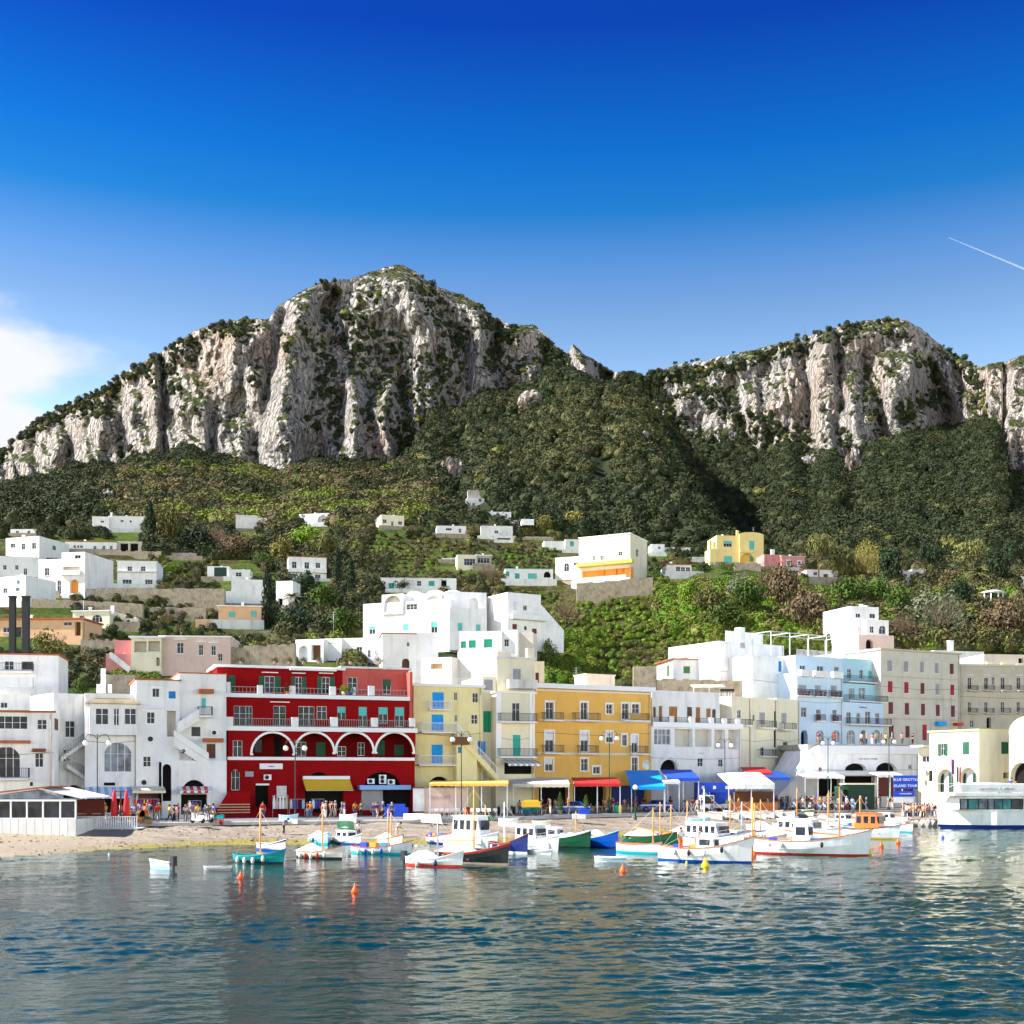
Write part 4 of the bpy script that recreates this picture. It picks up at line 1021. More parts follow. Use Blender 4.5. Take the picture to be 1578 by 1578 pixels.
# B: large white house with tower and stairs
h = House('white_house', 'large white tower house with arched picture window and outside stairs left of the red house', 'house', (131, 125), (349, 130), G0)
h.block(ZA, (590, 400, 960), 'white_wall', [('a', 722, 742, 915, 945, 'p'), ('s:dark', 722, 1018, 800, 1040), ('o', 600, 1125, 900, 1240)], depth=9, parapet=.3, left=[('s:tan', 555, 520, 568, 700)])
a, b, c, d = h.fr.rect(ZA, (620, 470, 950, 690))
h.block(ZA, (622, 470, 952, 688), 'white_wall', [('w', 662, 500, 755, 618, 'm'), ('w', 788, 500, 830, 625, 'm'), ('w', 862, 500, 950, 618, 'm')], off=-.9, depth=.85, parapet=0)
a, b, zt = h.a, h.b, h.zt
mb = MB(); r_ = zt + 1.1
mb.add([(a - .4, -1.3, zt), (b + .4, -1.3, zt), (b + .4, 4.5, zt), (a - .4, 4.5, zt), (a + 1.6, 1.2, r_), (b - 1.6, 1.2, r_)], [(0, 1, 5, 4), (1, 2, 5), (2, 3, 4, 5), (3, 0, 4)])
mb.obj('hip_roof', MATS['old_tile'], h.th)
h.block(ZA, (945, 300, 1248), 'white_wall', [('w', 1060, 365, 1106, 425, 'LT'), ('w', 1020, 530, 1075, 608, 'LT'), ('s:blue', 1172, 385, 1220, 435), ('o:stucco_grey', 1160, 520, 1222, 700), ('w', 995, 835, 1048, 910, 'I'), ('o:maroon', 925, 1095, 1125, 1240)], off=-.35, depth=9, parapet=.2, cap=('terracotta', .15, .12))
h.block(ZA, (1246, 258, 1572), 'white_wall', [('s:cyan', 1400, 432, 1430, 500), ('w', 1330, 632, 1392, 697, 'k'), ('s:brown', 1435, 750, 1497, 850), ('w', 1145, 757, 1225, 810)], off=.02, depth=9, parapet=.2, cap=('terracotta', .1, .08))
h.block(ZA, (1126, 866, 1574), 'white_wall', [('A', 1130, 890, 1192, 1148), ('A', 1268, 1000, 1430, 1095), ('o', 1258, 1100, 1440, 1240)], off=-1.15, depth=1.1, parapet=.0)
lz = h.zt; la, lb = h.a, h.b
for r_ in ((1375, 372, 1480, 400), (1408, 712, 1546, 738)): h.bar(ZA, r_, 'terracotta', .9, name='tiled_canopy')
h.bal(ZA, 1370, 1470, 557, .95, 'iron', 1.0)
for (xa, ya, xb, yb, pr) in ((1225, 655, 1375, 560, 1.0), (1440, 865, 1200, 705, 1.2)):
    a, za = h.fr.loc(ZA[0] + xa * ZA[2], ZA[1] + ya * ZA[2]); b, zb_ = h.fr.loc(ZA[0] + xb * ZA[2], ZA[1] + yb * ZA[2])
    mb = MB(); n = 14
    for i in range(n):
        t0, t1 = i / n, (i + 1) / n; x0, x1 = a + (b - a) * t0, a + (b - a) * t1; zz = za + (zb_ - za) * t1
        mb.box(min(x0, x1), max(x0, x1), -pr, -.01, zz - 1.0 if pr > 1.1 else zz - .5, zz)
    mb.obj('stairs', MATS['white_wall'], h.th)
    mb = MB(); mb.prism([(a, -pr - .14, za), (b, -pr - .14, zb_), (b, -pr - .14, zb_ + .75), (a, -pr - .14, za + .75)], (0, .13, 0)); mb.obj('stair_wall', MATS['white_wall'], h.th)
h.awning(ZA, (590, 1048, 905, 1125), 'skyblue', 2.6, off=-.02, mats=['white', 'skyblue'])
h.awning(ZA, (908, 1045, 1138, 1088), 'cream', 2.2, off=-.37)
h.awning(ZA, (1240, 1045, 1462, 1088), 'red', 1.2, off=-1.17, mats=['white', 'red'])
for cx_, cz_ in ((1000, 1018), (1045, 716), (1270, 800)):
    q, z = h.fr.loc(ZA[0] + cx_ * ZA[2], ZA[1] + cz_ * ZA[2], -.36); mb = MB(); mb.lathe([(.26, 0), (.26, .03), (.2, .04)], 12)
    o = mb.obj('round_vent', MATS['black'], h.th); o.matrix_local = Matrix.Translation((q, -.36 if cx_ < 1200 else -1.16, z)) @ Matrix.Rotation(math.pi / 2, 4, 'X')
for px_ in (672, 752): h.piers(ZA, [(px_, 335, px_ + 26, 395)], off=5, name='chimney')
h.piers(ZA, [(702, 225, 735, 395)], off=5.8, name='chimney')
h.ac(*(lambda q: (q[0] - .4, -.02, q[1] - .3))(h.fr.loc(ZA[0] + 1490 * ZA[2], ZA[1] + 672 * ZA[2])))

# Red house
h = House('red_house', 'deep red four storey house with white arched loggia and a yellow shop awning', 'house', (345, 131), (639, 138), G0)
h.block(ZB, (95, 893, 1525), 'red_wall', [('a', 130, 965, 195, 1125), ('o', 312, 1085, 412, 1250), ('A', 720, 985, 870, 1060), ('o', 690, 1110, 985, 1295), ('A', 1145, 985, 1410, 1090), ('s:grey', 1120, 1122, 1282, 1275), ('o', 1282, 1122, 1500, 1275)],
        depth=10, parapet=0, top=None)
gr = h
h.bar(ZB, (100, 872, 1520, 896), 'white_paint', .28)
lo = [('L', 290, 690, 600, 868), ('L', 618, 690, 905, 868), ('L', 930, 690, 1205, 868), ('L', 1232, 690, 1510, 868)]
mb = MB(); zlo = h.zt; 
a, b, c, d = h.fr.rect(ZB, (105, 660, 1530, 872))
holes = []
for _, x0, y0, x1, y1 in lo:
    p, q, r_, s_ = h.fr.rect(ZB, (x0, y0, x1, y1)); holes.append((p, q, zlo + .02, s_, 1.0, .35))
    # white arch band
    ab = MB(); rise = min((q - p) / 2, (s_ - zlo) * .9); w_ = (q - p) / 2; cx_ = (p + q) / 2; zs_ = s_ - rise; n = 14
    for k in range(n):
        t0, t1 = math.pi * k / n, math.pi * (k + 1) / n
        pts4 = [(cx_ - w_ * math.cos(t0), -.08, zs_ + rise * math.sin(t0)), (cx_ - (w_ + .24) * math.cos(t0), -.08, zs_ + (rise + .24) * math.sin(t0)), (cx_ - (w_ + .24) * math.cos(t1), -.08, zs_ + (rise + .24) * math.sin(t1)), (cx_ - w_ * math.cos(t1), -.08, zs_ + rise * math.sin(t1))]
        ab.prism(pts4, (0, .10, 0))
    ab.box(p - .24, p + .1, -.11, .02, zs_ - .2, zs_); ab.box(q - .1, q + .24, -.11, .02, zs_ - .2, zs_)
    ab.obj('arch_moulding', MATS['white_paint'], h.th)
hw = openings(h.fr, ZB, [('w', 142, 745, 215, 870)], 0)
wall_holes(mb, a, b, zlo, d, holes + hw, 0.0)
mb.add([(a, 2.4, zlo), (a, 0, zlo), (a, 0, d), (a, 2.4, d)], [(0, 1, 2, 3)]); mb.add([(b, 2.4, zlo), (b, 0, zlo), (b, 0, d), (b, 2.4, d)], [(3, 2, 1, 0)])
mb.add([(a, .35, d - .1), (b, .35, d - .1), (b, 2.4, d - .1), (a, 2.4, d - .1)], [(0, 1, 2, 3)])
link('loggia_wall', mb.mesh('loggia_wall', MATS['red_wall']), h.th)
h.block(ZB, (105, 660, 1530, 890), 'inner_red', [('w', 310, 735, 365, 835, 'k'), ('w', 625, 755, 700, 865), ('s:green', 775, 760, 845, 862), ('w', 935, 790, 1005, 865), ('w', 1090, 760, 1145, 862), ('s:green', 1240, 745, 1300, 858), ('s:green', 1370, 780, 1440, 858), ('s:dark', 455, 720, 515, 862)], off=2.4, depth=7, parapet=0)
h.bar(ZB, (60, 645, 1535, 678), 'white_paint', .55); h.zt = h.zt
zf3 = h.fr.rect(ZB, (60, 645, 1535, 678))[3]
h.rail(ZB, 100, 1520, 645, 585, off=-.45, mat='grey_metal')
h.piers(ZB, [(75, 565, 145, 640), (588, 568, 640, 640), (885, 568, 940, 640), (1195, 572, 1245, 640), (1485, 575, 1530, 640)], off=-.5, d=.4)
f3 = [('d', 150, 482, 240, 635), ('d', 240, 482, 292, 632), ('d', 450, 482, 545, 635, 'L'), ('d', 640, 485, 762, 638), ('w', 780, 485, 858, 588), ('h:cyan', 935, 488, 1000, 588), ('h:cyan', 1098, 490, 1162, 640), ('h:cyan', 1248, 492, 1320, 615), ('h:cyan', 1372, 492, 1445, 640)]
h.block(ZB, (92, 420, 1490, 640), 'red_wall', f3, off=.9, depth=9, parapet=0)
h.bar(ZB, (85, 400, 1480, 430), 'white_paint', .5, off=.9)
h.piers(ZB, [(330, 325, 370, 392), (575, 330, 618, 395), (880, 335, 925, 398), (1045, 340, 1075, 398), (1175, 330, 1220, 402), (95, 300, 125, 390)], off=.6, d=.4)
h.rail(ZB, 130, 1470, 395, 350, off=.7, mat='grey_metal', step=.4)
f4 = [('s:green', 105, 250, 160, 385), ('x:green', 382, 255, 462, 390, 'L'), ('x:green', 615, 262, 668, 392, 'L'), ('x:green', 818, 262, 880, 392, 'L')]
h.block(ZB, (22, 182, 975, 400), 'red_wall', f4, off=2.6, depth=8, parapet=0, cap=('white_paint', .3, .25))
h.block(ZB, (976, 190, 1475, 405), 'red_pale', [('w', 1015, 265, 1088, 385), ('h:green', 1280, 280, 1345, 395)], off=2.6, depth=8, parapet=0, cap=('white_old', .3, .2))
a, b, c, d = h.fr.rect(ZB, (1350, 260, 1365, 400), 2.6)
h.bar(ZB, (570, 200, 920, 218), 'white_paint', .8, off=2.6, name='awning_box')
h.awning(ZB, (672, 1035, 1028, 1140), 'yellow', 2.2, valance=False)
h.bar(ZB, (672, 1015, 1025, 1040), 'white_paint', .5, name='awning_box')
h.bar(ZB, (1090, 1085, 1475, 1118), 'skyblue', 1.2, name='blue_canopy')
h.bar(ZB, (345, 920, 520, 962), 'white_paint', .10, name='sign_board')
text_on(h.fr, ZB, 435, 942, 'FARMACIA', 6.6, 'navy', -.11)
h.bar(ZB, (235, 980, 298, 1020), 'grey', .08, name='plaque'); h.bar(ZB, (315, 1072, 415, 1086), 'white_paint', .35, name='ledge')
h.bar(ZB, (475, 1090, 550, 1180), 'white_old', .07, name='poster_board')
for xx, yy, off_ in ((375, 1000, 0), (1165, 1030, .9), (1255, 1000, .9), (1320, 1035, .9)):
    q, z = h.fr.loc(ZB[0] + xx * ZB[2], ZB[1] + (yy + 45) * ZB[2], 0); h.ac(q, .02 + off_ * .3, z)
q, z = h.fr.loc(ZB[0] + 1255 * ZB[2], ZB[1] + 1075 * ZB[2]); h.ac(q, .28, z)
# front steps and sloping red wall
a, b, c, d = h.fr.rect(ZB, (0, 1130, 270, 1310), -3)
mb = MB(); mb.prism([(a, -3.2, 0), (b, -3.2, 0), (b, -3.2, d - .1), (a + 1.4, -3.2, d - .1), (a + .5, -3.2, 1.2), (a, -3.2, .9)], (0, .3, 0)); mb.obj('stair_wall', MATS['red_wall'], h.th)
mb = MB()
for i in range(5): mb.box(b + .02, b + 3.2, -3.1 + i * .55, -.01, i * .16, .16 + i * .16)
mb.obj('steps', MATS['red_wall'], h.th)
mb = MB()
for i in range(4): mb.box(a + .3, b, -3.28, -3.21, .5 + i * .28, .6 + i * .28)
mb.obj('wall_coping', MATS['tan'], h.th)
# the lit return wall at the right end of the upper terrace
a, b, c, d = h.fr.rect(ZB, (1390, 225, 1500, 640), 1.0)
MB().box(b - .3, b, .6, 10, c, d).obj('return_wall', MATS['red_pale'], h.th)

# Cream house with bright blue shutters
h = House('cream_house', 'pale cream house with bright blue shutters and curved outside stairs', 'house', (639, 141), (744, 144), G0)
h.block(ZC, (68, 255, 488), 'cream_wall', [('s:azure', 182, 303, 252, 403), ('s:azure', 178, 438, 250, 540), ('s:azure', 178, 622, 246, 738), ('w', 315, 305, 335, 350), ('w', 318, 440, 334, 482), ('w', 426, 308, 462, 365), ('w', 420, 440, 458, 495), ('s:blue', 458, 600, 505, 685), ('A', 160, 815, 290, 880), ('a', 405, 650, 430, 690), ('a', 412, 752, 434, 788)],
        depth=9, parapet=.3, cap=('white_paint', .25, .3))
h.bal(ZC, 155, 285, 407, .9, 'white_iron', .8); h.bal(ZC, 100, 335, 545, 1.0, 'white_iron', 1.3); h.bal(ZC, 85, 320, 742, 1.0, 'white_iron', 1.2)
h.rail(ZC, 80, 470, 262, 215, off=.2, mat='white_metal')
a, za = h.fr.loc(620 + 590 * .2535, 990 + 820 * .2535, -1.5); b, zb_ = h.fr.loc(620 + 335 * .2535, 990 + 545 * .2535, -1.5)
mb = MB(); n = 20
for i in range(n):
    t0, t1 = i / n, (i + 1) / n; x0, x1 = a + (b - a) * t0, a + (b - a) * t1; zz = za + (zb_ - za) * t1
    mb.box(x1, x0, -1.4, -.01, max(0, zz - .8), zz)
mb.obj('stairs', MATS['cream_wall'], h.th)
mb = MB(); mb.beam((a, -1.4, za + .9), (b, -1.4, zb_ + .9), .06)
for i in range(30): t0 = i / 29; x_ = a + (b - a) * t0; z_ = za + (zb_ - za) * t0; mb.beam((x_, -1.4, z_ - .1), (x_, -1.4, z_ + .9), .03)
mb.obj('railing', MATS['white_metal'], h.th)
h.block(ZC, (330, 600, 455), 'cream_wall', [('s:blue', 338, 635, 360, 672)], off=-1.3, depth=1.25, parapet=0)
h.bar(ZC, (300, 575, 400, 622), 'brown', .5, off=-1.3, name='tiled_canopy')
# narrow link with green blind
h = House('cream_link_house', 'narrow cream house front with a long green blind beside the tower house', 'house', (744, 145.5), (764, 146), G0)
h.block(ZC, (488, 205, 570), 'cream_light', [('s:jade', 492, 417, 555, 547), ('s:grey', 497, 225, 550, 290)], depth=9, parapet=0)
h.rail(ZC, 492, 560, 370, 300, mat='white_metal')
# tower
h = House('cream_tower_house', 'tall narrow cream tower house with iron balconies between the blue shuttered and ochre houses', 'house', (764, 144.5), (824, 146.5), G0)
h.block(ZC, (568, 300, 804), 'cream_light', [('w', 668, 367, 715, 480), ('s:teal', 672, 562, 718, 690), ('o', 620, 730, 800, 800)], depth=9, parapet=0, cap=('white_paint', .2, .2))
h.bal(ZC, 578, 800, 482, .95, 'iron', 1.0); h.bal(ZC, 575, 800, 695, .95, 'iron', 1.0)
h.bar(ZC, (568, 300, 600, 700), 'white_paint', .12, name='pilaster'); h.bar(ZC, (772, 300, 803, 700), 'white_paint', .12, name='pilaster')
h.block(ZC, (575, 90, 804, 300), 'cream_light', [('s:grey', 672, 160, 720, 270)], off=1.2, depth=8, parapet=0, cap=('white_old', .15, .2))
h.bal(ZC, 628, 802, 275, .9, 'wall', 1.0, off=1.2, slab='white_old')
h.piers(ZC, [(575, 60, 660, 92), (760, 35, 803, 92)], off=1.3, mat='cream_light')
h.awning(ZC, (595, 712, 800, 750), 'grey', 2.4, mats=['white', 'grey'])
# ochre house
h = House('ochre_house', 'ochre yellow three storey house with white window surrounds and iron balconies', 'house', (823, 150), (1004, 158), G0)
oc = [('d', 872, 362, 918, 468, 'T'), ('d', 1083, 365, 1125, 468, 'T'), ('w', 1240, 375, 1275, 435, 'T'), ('d', 1335, 370, 1375, 468, 'T'), ('w', 1395, 375, 1440, 430, 'T'),
      ('h:white', 868, 540, 920, 665, 'T'), ('h:white', 1083, 542, 1130, 665, 'T'), ('h:white', 1238, 545, 1280, 608, 'T'), ('w', 1335, 562, 1365, 628, 'T'), ('h:white', 1392, 565, 1430, 668, 'T'),
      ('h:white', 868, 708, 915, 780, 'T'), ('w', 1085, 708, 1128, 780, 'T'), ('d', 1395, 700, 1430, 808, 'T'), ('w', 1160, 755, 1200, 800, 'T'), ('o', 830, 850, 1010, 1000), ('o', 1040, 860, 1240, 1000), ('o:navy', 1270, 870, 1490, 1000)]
h.block(ZC, (805, 262, 1512), 'ochre_wall', oc, depth=10, parapet=.3, cap=('white_paint', .45, .55))
h.bal(ZC, 845, 960, 472, .9, 'iron', .9); h.bal(ZC, 1030, 1182, 474, .9, 'iron', .9); h.bal(ZC, 1330, 1480, 476, .9, 'iron', .9)
h.bar(ZC, (830, 474, 1510, 484), 'cream', .10); h.bar(ZC, (808, 672, 1512, 684), 'cream', .10); h.bar(ZC, (808, 296, 1512, 306), 'cream', .14)
h.bal(ZC, 845, 962, 672, .95, 'iron', .9); h.bal(ZC, 1060, 1170, 674, .95, 'iron', .9); h.bal(ZC, 1375, 1470, 676, .95, 'iron', .9)
q, z = h.fr.loc(620 + 1482 * .2535, 990 + 745 * .2535)
mb = MB(); mb.lathe([(.62, 0), (.62, .06), (.5, .07), (.5, .03)], 20)
o = mb.obj('round_niche', MATS['white_paint'], h.th); o.matrix_local = Matrix.Translation((q, 0, z)) @ Matrix.Rotation(math.pi / 2, 4, 'X')
mb = MB(); r1, _ = h.fr.loc(620 + 1120 * .2535, 1050, 3); r2, zz = h.fr.loc(620 + 1292 * .2535, 990 + 215 * .2535, 3)
mb.box(r1, r2, 3, 6, h.zt - .4, h.zt + 1.6); mb.box(r1 - .1, r2 + .1, 2.9, 6.1, h.zt + 1.6, h.zt + 1.75); mb.obj('roof_hut', MATS['white_wall'], h.th)

# white arcaded restaurant house
h = House('white_loggia_house', 'white house with a pillared loggia, brown doors and a big arched ground floor entrance', 'house', (1004, 158), (1142, 165), G0)
h.block(ZD, (125, 735, 850), 'white_wall', [('w', 148, 752, 280, 885, 'mp'), ('A', 185, 995, 345, 1090), ('d', 500, 990, 545, 1060), ('w', 668, 1000, 705, 1060), ('o:stucco_grey', 315, 755, 458, 900), ('o:stucco_grey', 478, 758, 612, 900), ('o:stucco_grey', 636, 760, 722, 915), ('o:stucco_grey', 748, 762, 828, 918)], depth=9, parapet=0)
h.bar(ZD, (130, 705, 860, 745), 'white_paint', .3)
h.block(ZD, (130, 450, 680, 705), 'white_wall', [('s:brown', 140, 575, 160, 660), ('s:wood', 185, 568, 212, 698), ('s:wood', 268, 572, 335, 700), ('w', 415, 575, 455, 662, 'n'), ('s:wood', 485, 578, 520, 708), ('s:wood', 570, 588, 605, 662), ('a', 618, 592, 648, 712, 'n')], off=2.0, depth=7, parapet=.3)
h.piers(ZD, [(270, 650, 310, 705), (440, 655, 480, 710), (603, 662, 635, 715), (705, 668, 740, 718), (815, 672, 845, 720)], off=.05, d=.35)
h.rail(ZD, 135, 830, 708, 665, off=.1)
q, z = h.fr.loc(ZD[0] + 265 * ZD[2], ZD[1] + 1090 * ZD[2]); mb = MB(); w_ = 100 * ZD[2] / F * 159; n = 16
for k in range(n):
    t0, t1 = math.pi * k / n, math.pi * (k + 1) / n - .03
    for r0, r1, pr in ((w_ * .88, w_ * .98, .12), (w_ * 1.02, w_ * 1.16, .18)):
        mb.prism([(q - r0 * math.cos(t0), -pr, z + 1.0 * r0 * math.sin(t0)), (q - r1 * math.cos(t0), -pr, z + r1 * math.sin(t0)), (q - r1 * math.cos(t1), -pr, z + r1 * math.sin(t1)), (q - r0 * math.cos(t1), -pr, z + r0 * math.sin(t1))], (0, pr + .01, 0))
mb.obj('arch_moulding', MATS['white_paint'], h.th)
text_on(h.fr, ZD, 530, 950, "LO SMERALDO", 5.5, 'skyblue', -.01)
# cream plain house
h = House('cream_house', 'plain beige house with drainpipe and one dark green shutter left of the pale blue hotel', 'house', (1142, 168), (1232, 178), G0)
h.block(ZD, (775, 500, 1140), 'cream_light', [('w', 820, 600, 850, 668), ('s:grey', 1000, 620, 1045, 715), ('w', 945, 640, 962, 690), ('w', 1010, 900, 1040, 970), ('s:dark', 1120, 610, 1138, 740), ('s:dark', 1118, 765, 1138, 905)], depth=8, parapet=.3, left=[('w', 700, 700, 701, 701)])
h.block(ZD, (1140, 510, 1325), 'cream_light', [('s:grey', 1178, 625, 1220, 710), ('s:green', 1192, 860, 1228, 942), ('A', 1185, 1020, 1240, 1120)], off=.4, depth=8, parapet=.2)
h.bal(ZD, 850, 908, 725, .8, 'iron', .8); h.bal(ZD, 975, 1100, 745, .95, 'iron', .9); h.bal(ZD, 985, 1105, 975, .9, 'iron', .9); h.bal(ZD, 1160, 1262, 760, .9, 'iron', .9)
mb = MB(); q, z = h.fr.loc(ZD[0] + 922 * ZD[2], 1100); mb.tube([(q, -.1, 0), (q, -.1, h.zt)], .08, 6); mb.obj('drainpipe', MATS['stucco_tan'], h.th)

# --- hotels on the upper terrace
T0 = ('z', 10.35)
h = House('pale_blue_hotel', 'pale blue hotel with flower balconies and a bright white left flank', 'hotel', (1230, 184), (1358, 194), T0)
hb = [('s:grey', 10, 565, 65, 640, 'P'), ('s:grey', 125, 568, 165, 645, 'P'), ('s:grey', 235, 570, 275, 650, 'P'), ('w', 30, 720, 65, 790), ('w', 135, 735, 165, 815, 'P'), ('w', 248, 738, 275, 818, 'P'), ('A', 28, 880, 75, 1000), ('a', 132, 880, 188, 965, 'p'), ('a', 240, 880, 300, 965, 'p')]
h.block(ZE, (0, 490, 318), 'blue_wall', hb, depth=20, parapet=.2, left=[])
hb2 = [('w', 345, 755, 375, 835), ('w', 415, 760, 440, 838), ('w', 475, 750, 512, 838), ('w', 545, 760, 575, 840), ('a', 345, 878, 405, 978, 'p'), ('A', 442, 880, 485, 985), ('a', 525, 878, 580, 970, 'p')]
h.block(ZE, (318, 690, 600), 'blue_wall', hb2, off=.02, depth=17, parapet=.1)
h.block(ZE, (318, 560, 585, 690), 'aqua_wall', [('s:grey', 360, 590, 400, 660), ('w', 430, 585, 475, 665, 'p')], off=1.4, depth=15, parapet=0)
h.block(ZE, (318, 385, 530, 560), 'aqua_wall', [('w', 350, 455, 378, 520), ('w', 435, 460, 460, 522), ('s:cyan', 497, 470, 520, 520)], off=2.2, depth=14, parapet=.3)
h.block(ZE, (-10, 370, 318, 492), 'blue_wall', [('w', 20, 430, 60, 470), ('w', 140, 435, 185, 470), ('w', 260, 440, 290, 470)], off=1.6, depth=17, parapet=.3)
h.bal(ZE, 320, 530, 548, .9, 'iron', 1.3, off=2.2); h.bal(ZE, 322, 590, 682, .9, 'iron', 1.3, off=1.4); h.bal(ZE, 332, 618, 842, .95, 'iron', 1.2)
for x0, x1, yy in ((8, 85, 500), (105, 192, 508), (232, 300, 514)): h.bal(ZE, x0, x1, yy, .8, 'wall', .7)
text_on(h.fr, ZE, 460, 722, "Relais Maresca", 9.5, 'navy', 0.0, shear=.35)
h.block(ZD, (680, 60, 1200), 'white_wall', [], off=9, depth=12, parapet=.3, z0=4.0)
h.block(ZD, (940, 170, 1300), 'white_wall', [('s:blue', 1155, 205, 1180, 290)], off=4, depth=12, parapet=.3, z0=4.0)
h.piers(ZD, [(845, -70, 885, 100)], off=9, name='chimney', d=1.2); h.piers(ZD, [(735, -30, 1030, 70)], off=14, name='roof_wall', d=.3)
h.rail(ZE, 0, 330, 372, 330, off=2, mat='white_metal')
# roof terrace pergola
mb = MB()
a, b, c, d = h.fr.rect(ZE, (-180, 215, 330, 380), 5)
for xx in np.linspace(a, b, 5): mb.beam((xx, 5, c), (xx, 5, d), .1); mb.beam((xx, 9, c), (xx, 9, d), .1); mb.beam((xx, 5, d), (xx, 9, d), .1)
mb.beam((a, 5, d), (b, 5, d), .1); mb.beam((a, 9, d), (b, 9, d), .08)
mb.obj('pergola', MATS['white_old'], h.th)
h.th['label'] = 'pale blue hotel with flower balconies and a bright white left flank'

h = House('grey_stucco_house', 'tall grey cream house with rows of narrow dark red shutters right of the blue hotel', 'house', (1358.5, 194.6), (1483, 203), T0)
wl = []
cols = [(628, 660), (742, 772), (855, 882), (958, 985), (1062, 1090)]
for ri, (y0, y1, cc) in enumerate(((395, 470, 'grey,grey,grey,grey,maroon'), (540, 618, 'crimson,crimson,maroon,grey,crimson'), (685, 768, 'maroon,maroon,maroon,maroon,maroon'), (845, 928, 'maroon,maroon,-,-,-'))):
    for ci, c_ in enumerate(cc.split(',')):
        if c_ != '-': wl.append(('s:' + c_, cols[ci][0] + ri * 4, y0 + ci * 6, cols[ci][1] + ri * 4, y1 + ci * 5, 'I'))
wl.append(('s:crimson', 872, 842, 902, 950)); 
h.block(ZE, (582, 328, 1132), 'stucco_grey', wl, depth=16, parapet=.1, cap=('stucco_tan', .25, .25), left=[])
for yy in (512, 655, 800): h.bar(ZE, (585, yy, 1135, yy + 10), 'stucco_tan', .07)
h.bar(ZE, (960, 820, 1015, 850), 'azure', .8, name='canopy'); h.bar(ZE, (1085, 830, 1132, 848), 'red', .8, name='canopy')
h = House('tan_stucco_house', 'weathered tan house front with small stone balconies at the right edge of the hotel row', 'house', (1483, 203.5), (1640, 206), T0)
wl = []
for x in (1200, 1315, 1430, 1540, 1650):
    wl.append(('w', x - 13, 515, x + 13, 595, 'LI')); wl.append(('w', x - 12, 685, x + 12, 755, 'I'))
wl += [('A', 1318, 790, 1350, 865), ('w', 1203, 810, 1228, 860), ('s:navy', 1522, 870, 1545, 880), ('w', 1355, 510, 1375, 565)]
h.block(ZE, (1135, 425, 1800), 'stucco_tan', wl, depth=14, parapet=.2, cap=('stucco_grey', .2, .3))
for x in (1215, 1330, 1445, 1558, 1670): h.bal(ZE, x - 32, x + 32, 605, .8, 'iron', .7, slab='stucco_tan'); h.bal(ZE, x - 28, x + 28, 762, .8, 'iron', .7, slab='stucco_tan')
h.bar(ZE, (1135, 598, 1800, 606), 'stucco_grey', .12)
h.block(ZE, (1300, 355, 1800, 425), 'stucco_grey', [('o', 1540, 380, 1575, 415)], off=3, depth=9, parapet=.2)
h.piers(ZE, [(1320, 405, 1360, 452), (1425, 410, 1460, 458), (1530, 420, 1565, 465)], off=.1, mat='cream_wall')
h = House('white_house', 'white block with chimneys behind the tan and grey hotels', 'house', (1435, 221), (1520, 224), ('z', 12))
h.block(ZE, (950, 330, 1300), 'white_wall', [('o', 1235, 375, 1265, 408)], depth=8, parapet=.3); h.chimney(4.5, 1, .8, 1.9)

# arcade with the cafe name
h = House('arcade_building', 'long white arcade wall with blue lettering under the hotel terrace', 'arcade', (1232, 166), (1418, 172), G0)
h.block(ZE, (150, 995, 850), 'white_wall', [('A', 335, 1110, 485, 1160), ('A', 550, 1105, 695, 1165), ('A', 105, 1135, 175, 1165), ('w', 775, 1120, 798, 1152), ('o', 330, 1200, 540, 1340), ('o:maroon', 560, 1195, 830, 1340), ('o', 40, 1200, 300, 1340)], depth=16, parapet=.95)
a, b, c, d = h.fr.rect(ZE, (-60, 995, 150, 1200))
mb = MB(); mb.prism([(h.a - .005, 0, 0), (h.a - .005, 0, h.zt), (h.a - 1.0, 0, h.zt - .6), (a + 1.2, 0, h.zt - 4.2), (a - 1.5, 0, h.zt - 6.6), (a - 1.5, 0, 0)], (0, 7, 0)); mb.obj('ramp_wall', MATS['white_wall'], h.th)
h.bar(ZE, (140, 990, 850, 1045), 'white_paint', .45, name='parapet_band')
text_on(h.fr, ZE, 497, 1080, "BAR   GROTTA   AZZURRA", 7.6, 'blue', -.01, squeeze=1.18)
h.bar(ZE, (60, 1170, 640, 1195), 'white_paint', 2.6, name='canopy')
mb = MB(); mb.box(h.a - 1, 28, 1, 19, 7.9, 8.65); 
terr = mb.obj('terrace_slab', MATS['concrete'], h.th)

# pier house (bright cream), its front turned towards the left
h = House('cream_harbour_office', 'cream harbour building with green shutters and arched ground floor windows behind the ferry', 'building', (1426, 158), (1510, 150), G0)
h.block(ZE, (922, 880, 1265), 'cream_light', [('x:green', 1000, 975, 1030, 1058), ('s:green', 1152, 962, 1198, 1050), ('A:white', 975, 1150, 1090, 1330), ('A:white', 1130, 1140, 1250, 1330), ('s:dark', 915, 1160, 942, 1235)], depth=12, parapet=.2, cap=('cream_wall', .2, .15), right=[('s:green', 1420, 962, 1470, 1045), ('o', 1435, 1175, 1478, 1215)])
h.bar(ZE, (922, 1110, 1262, 1116), 'cream', .06)
h.block(ZE, (845, 1000, 925), 'cream_light', [('w', 870, 1060, 920, 1105), ('s:darkgreen', 1010, 1180, 1011, 1181)], off=2, depth=9, parapet=.1)
h.bar(ZE, (835, 985, 925, 998), 'white_paint', 1.2, name='canopy', off=2)
openings(h.fr, ZE, [('s:darkgreen', 985, 1180, 1015, 1330), ('s:darkgreen', 1055, 1180, 1085, 1330), ('s:darkgreen', 1145, 1180, 1172, 1330), ('s:darkgreen', 1220, 1180, 1248, 1330)], .6)
h = House('domed_cream_building', 'cream building with domed roof and wide arch at the right edge', 'building', (1543, 150), (1640, 141), G0)
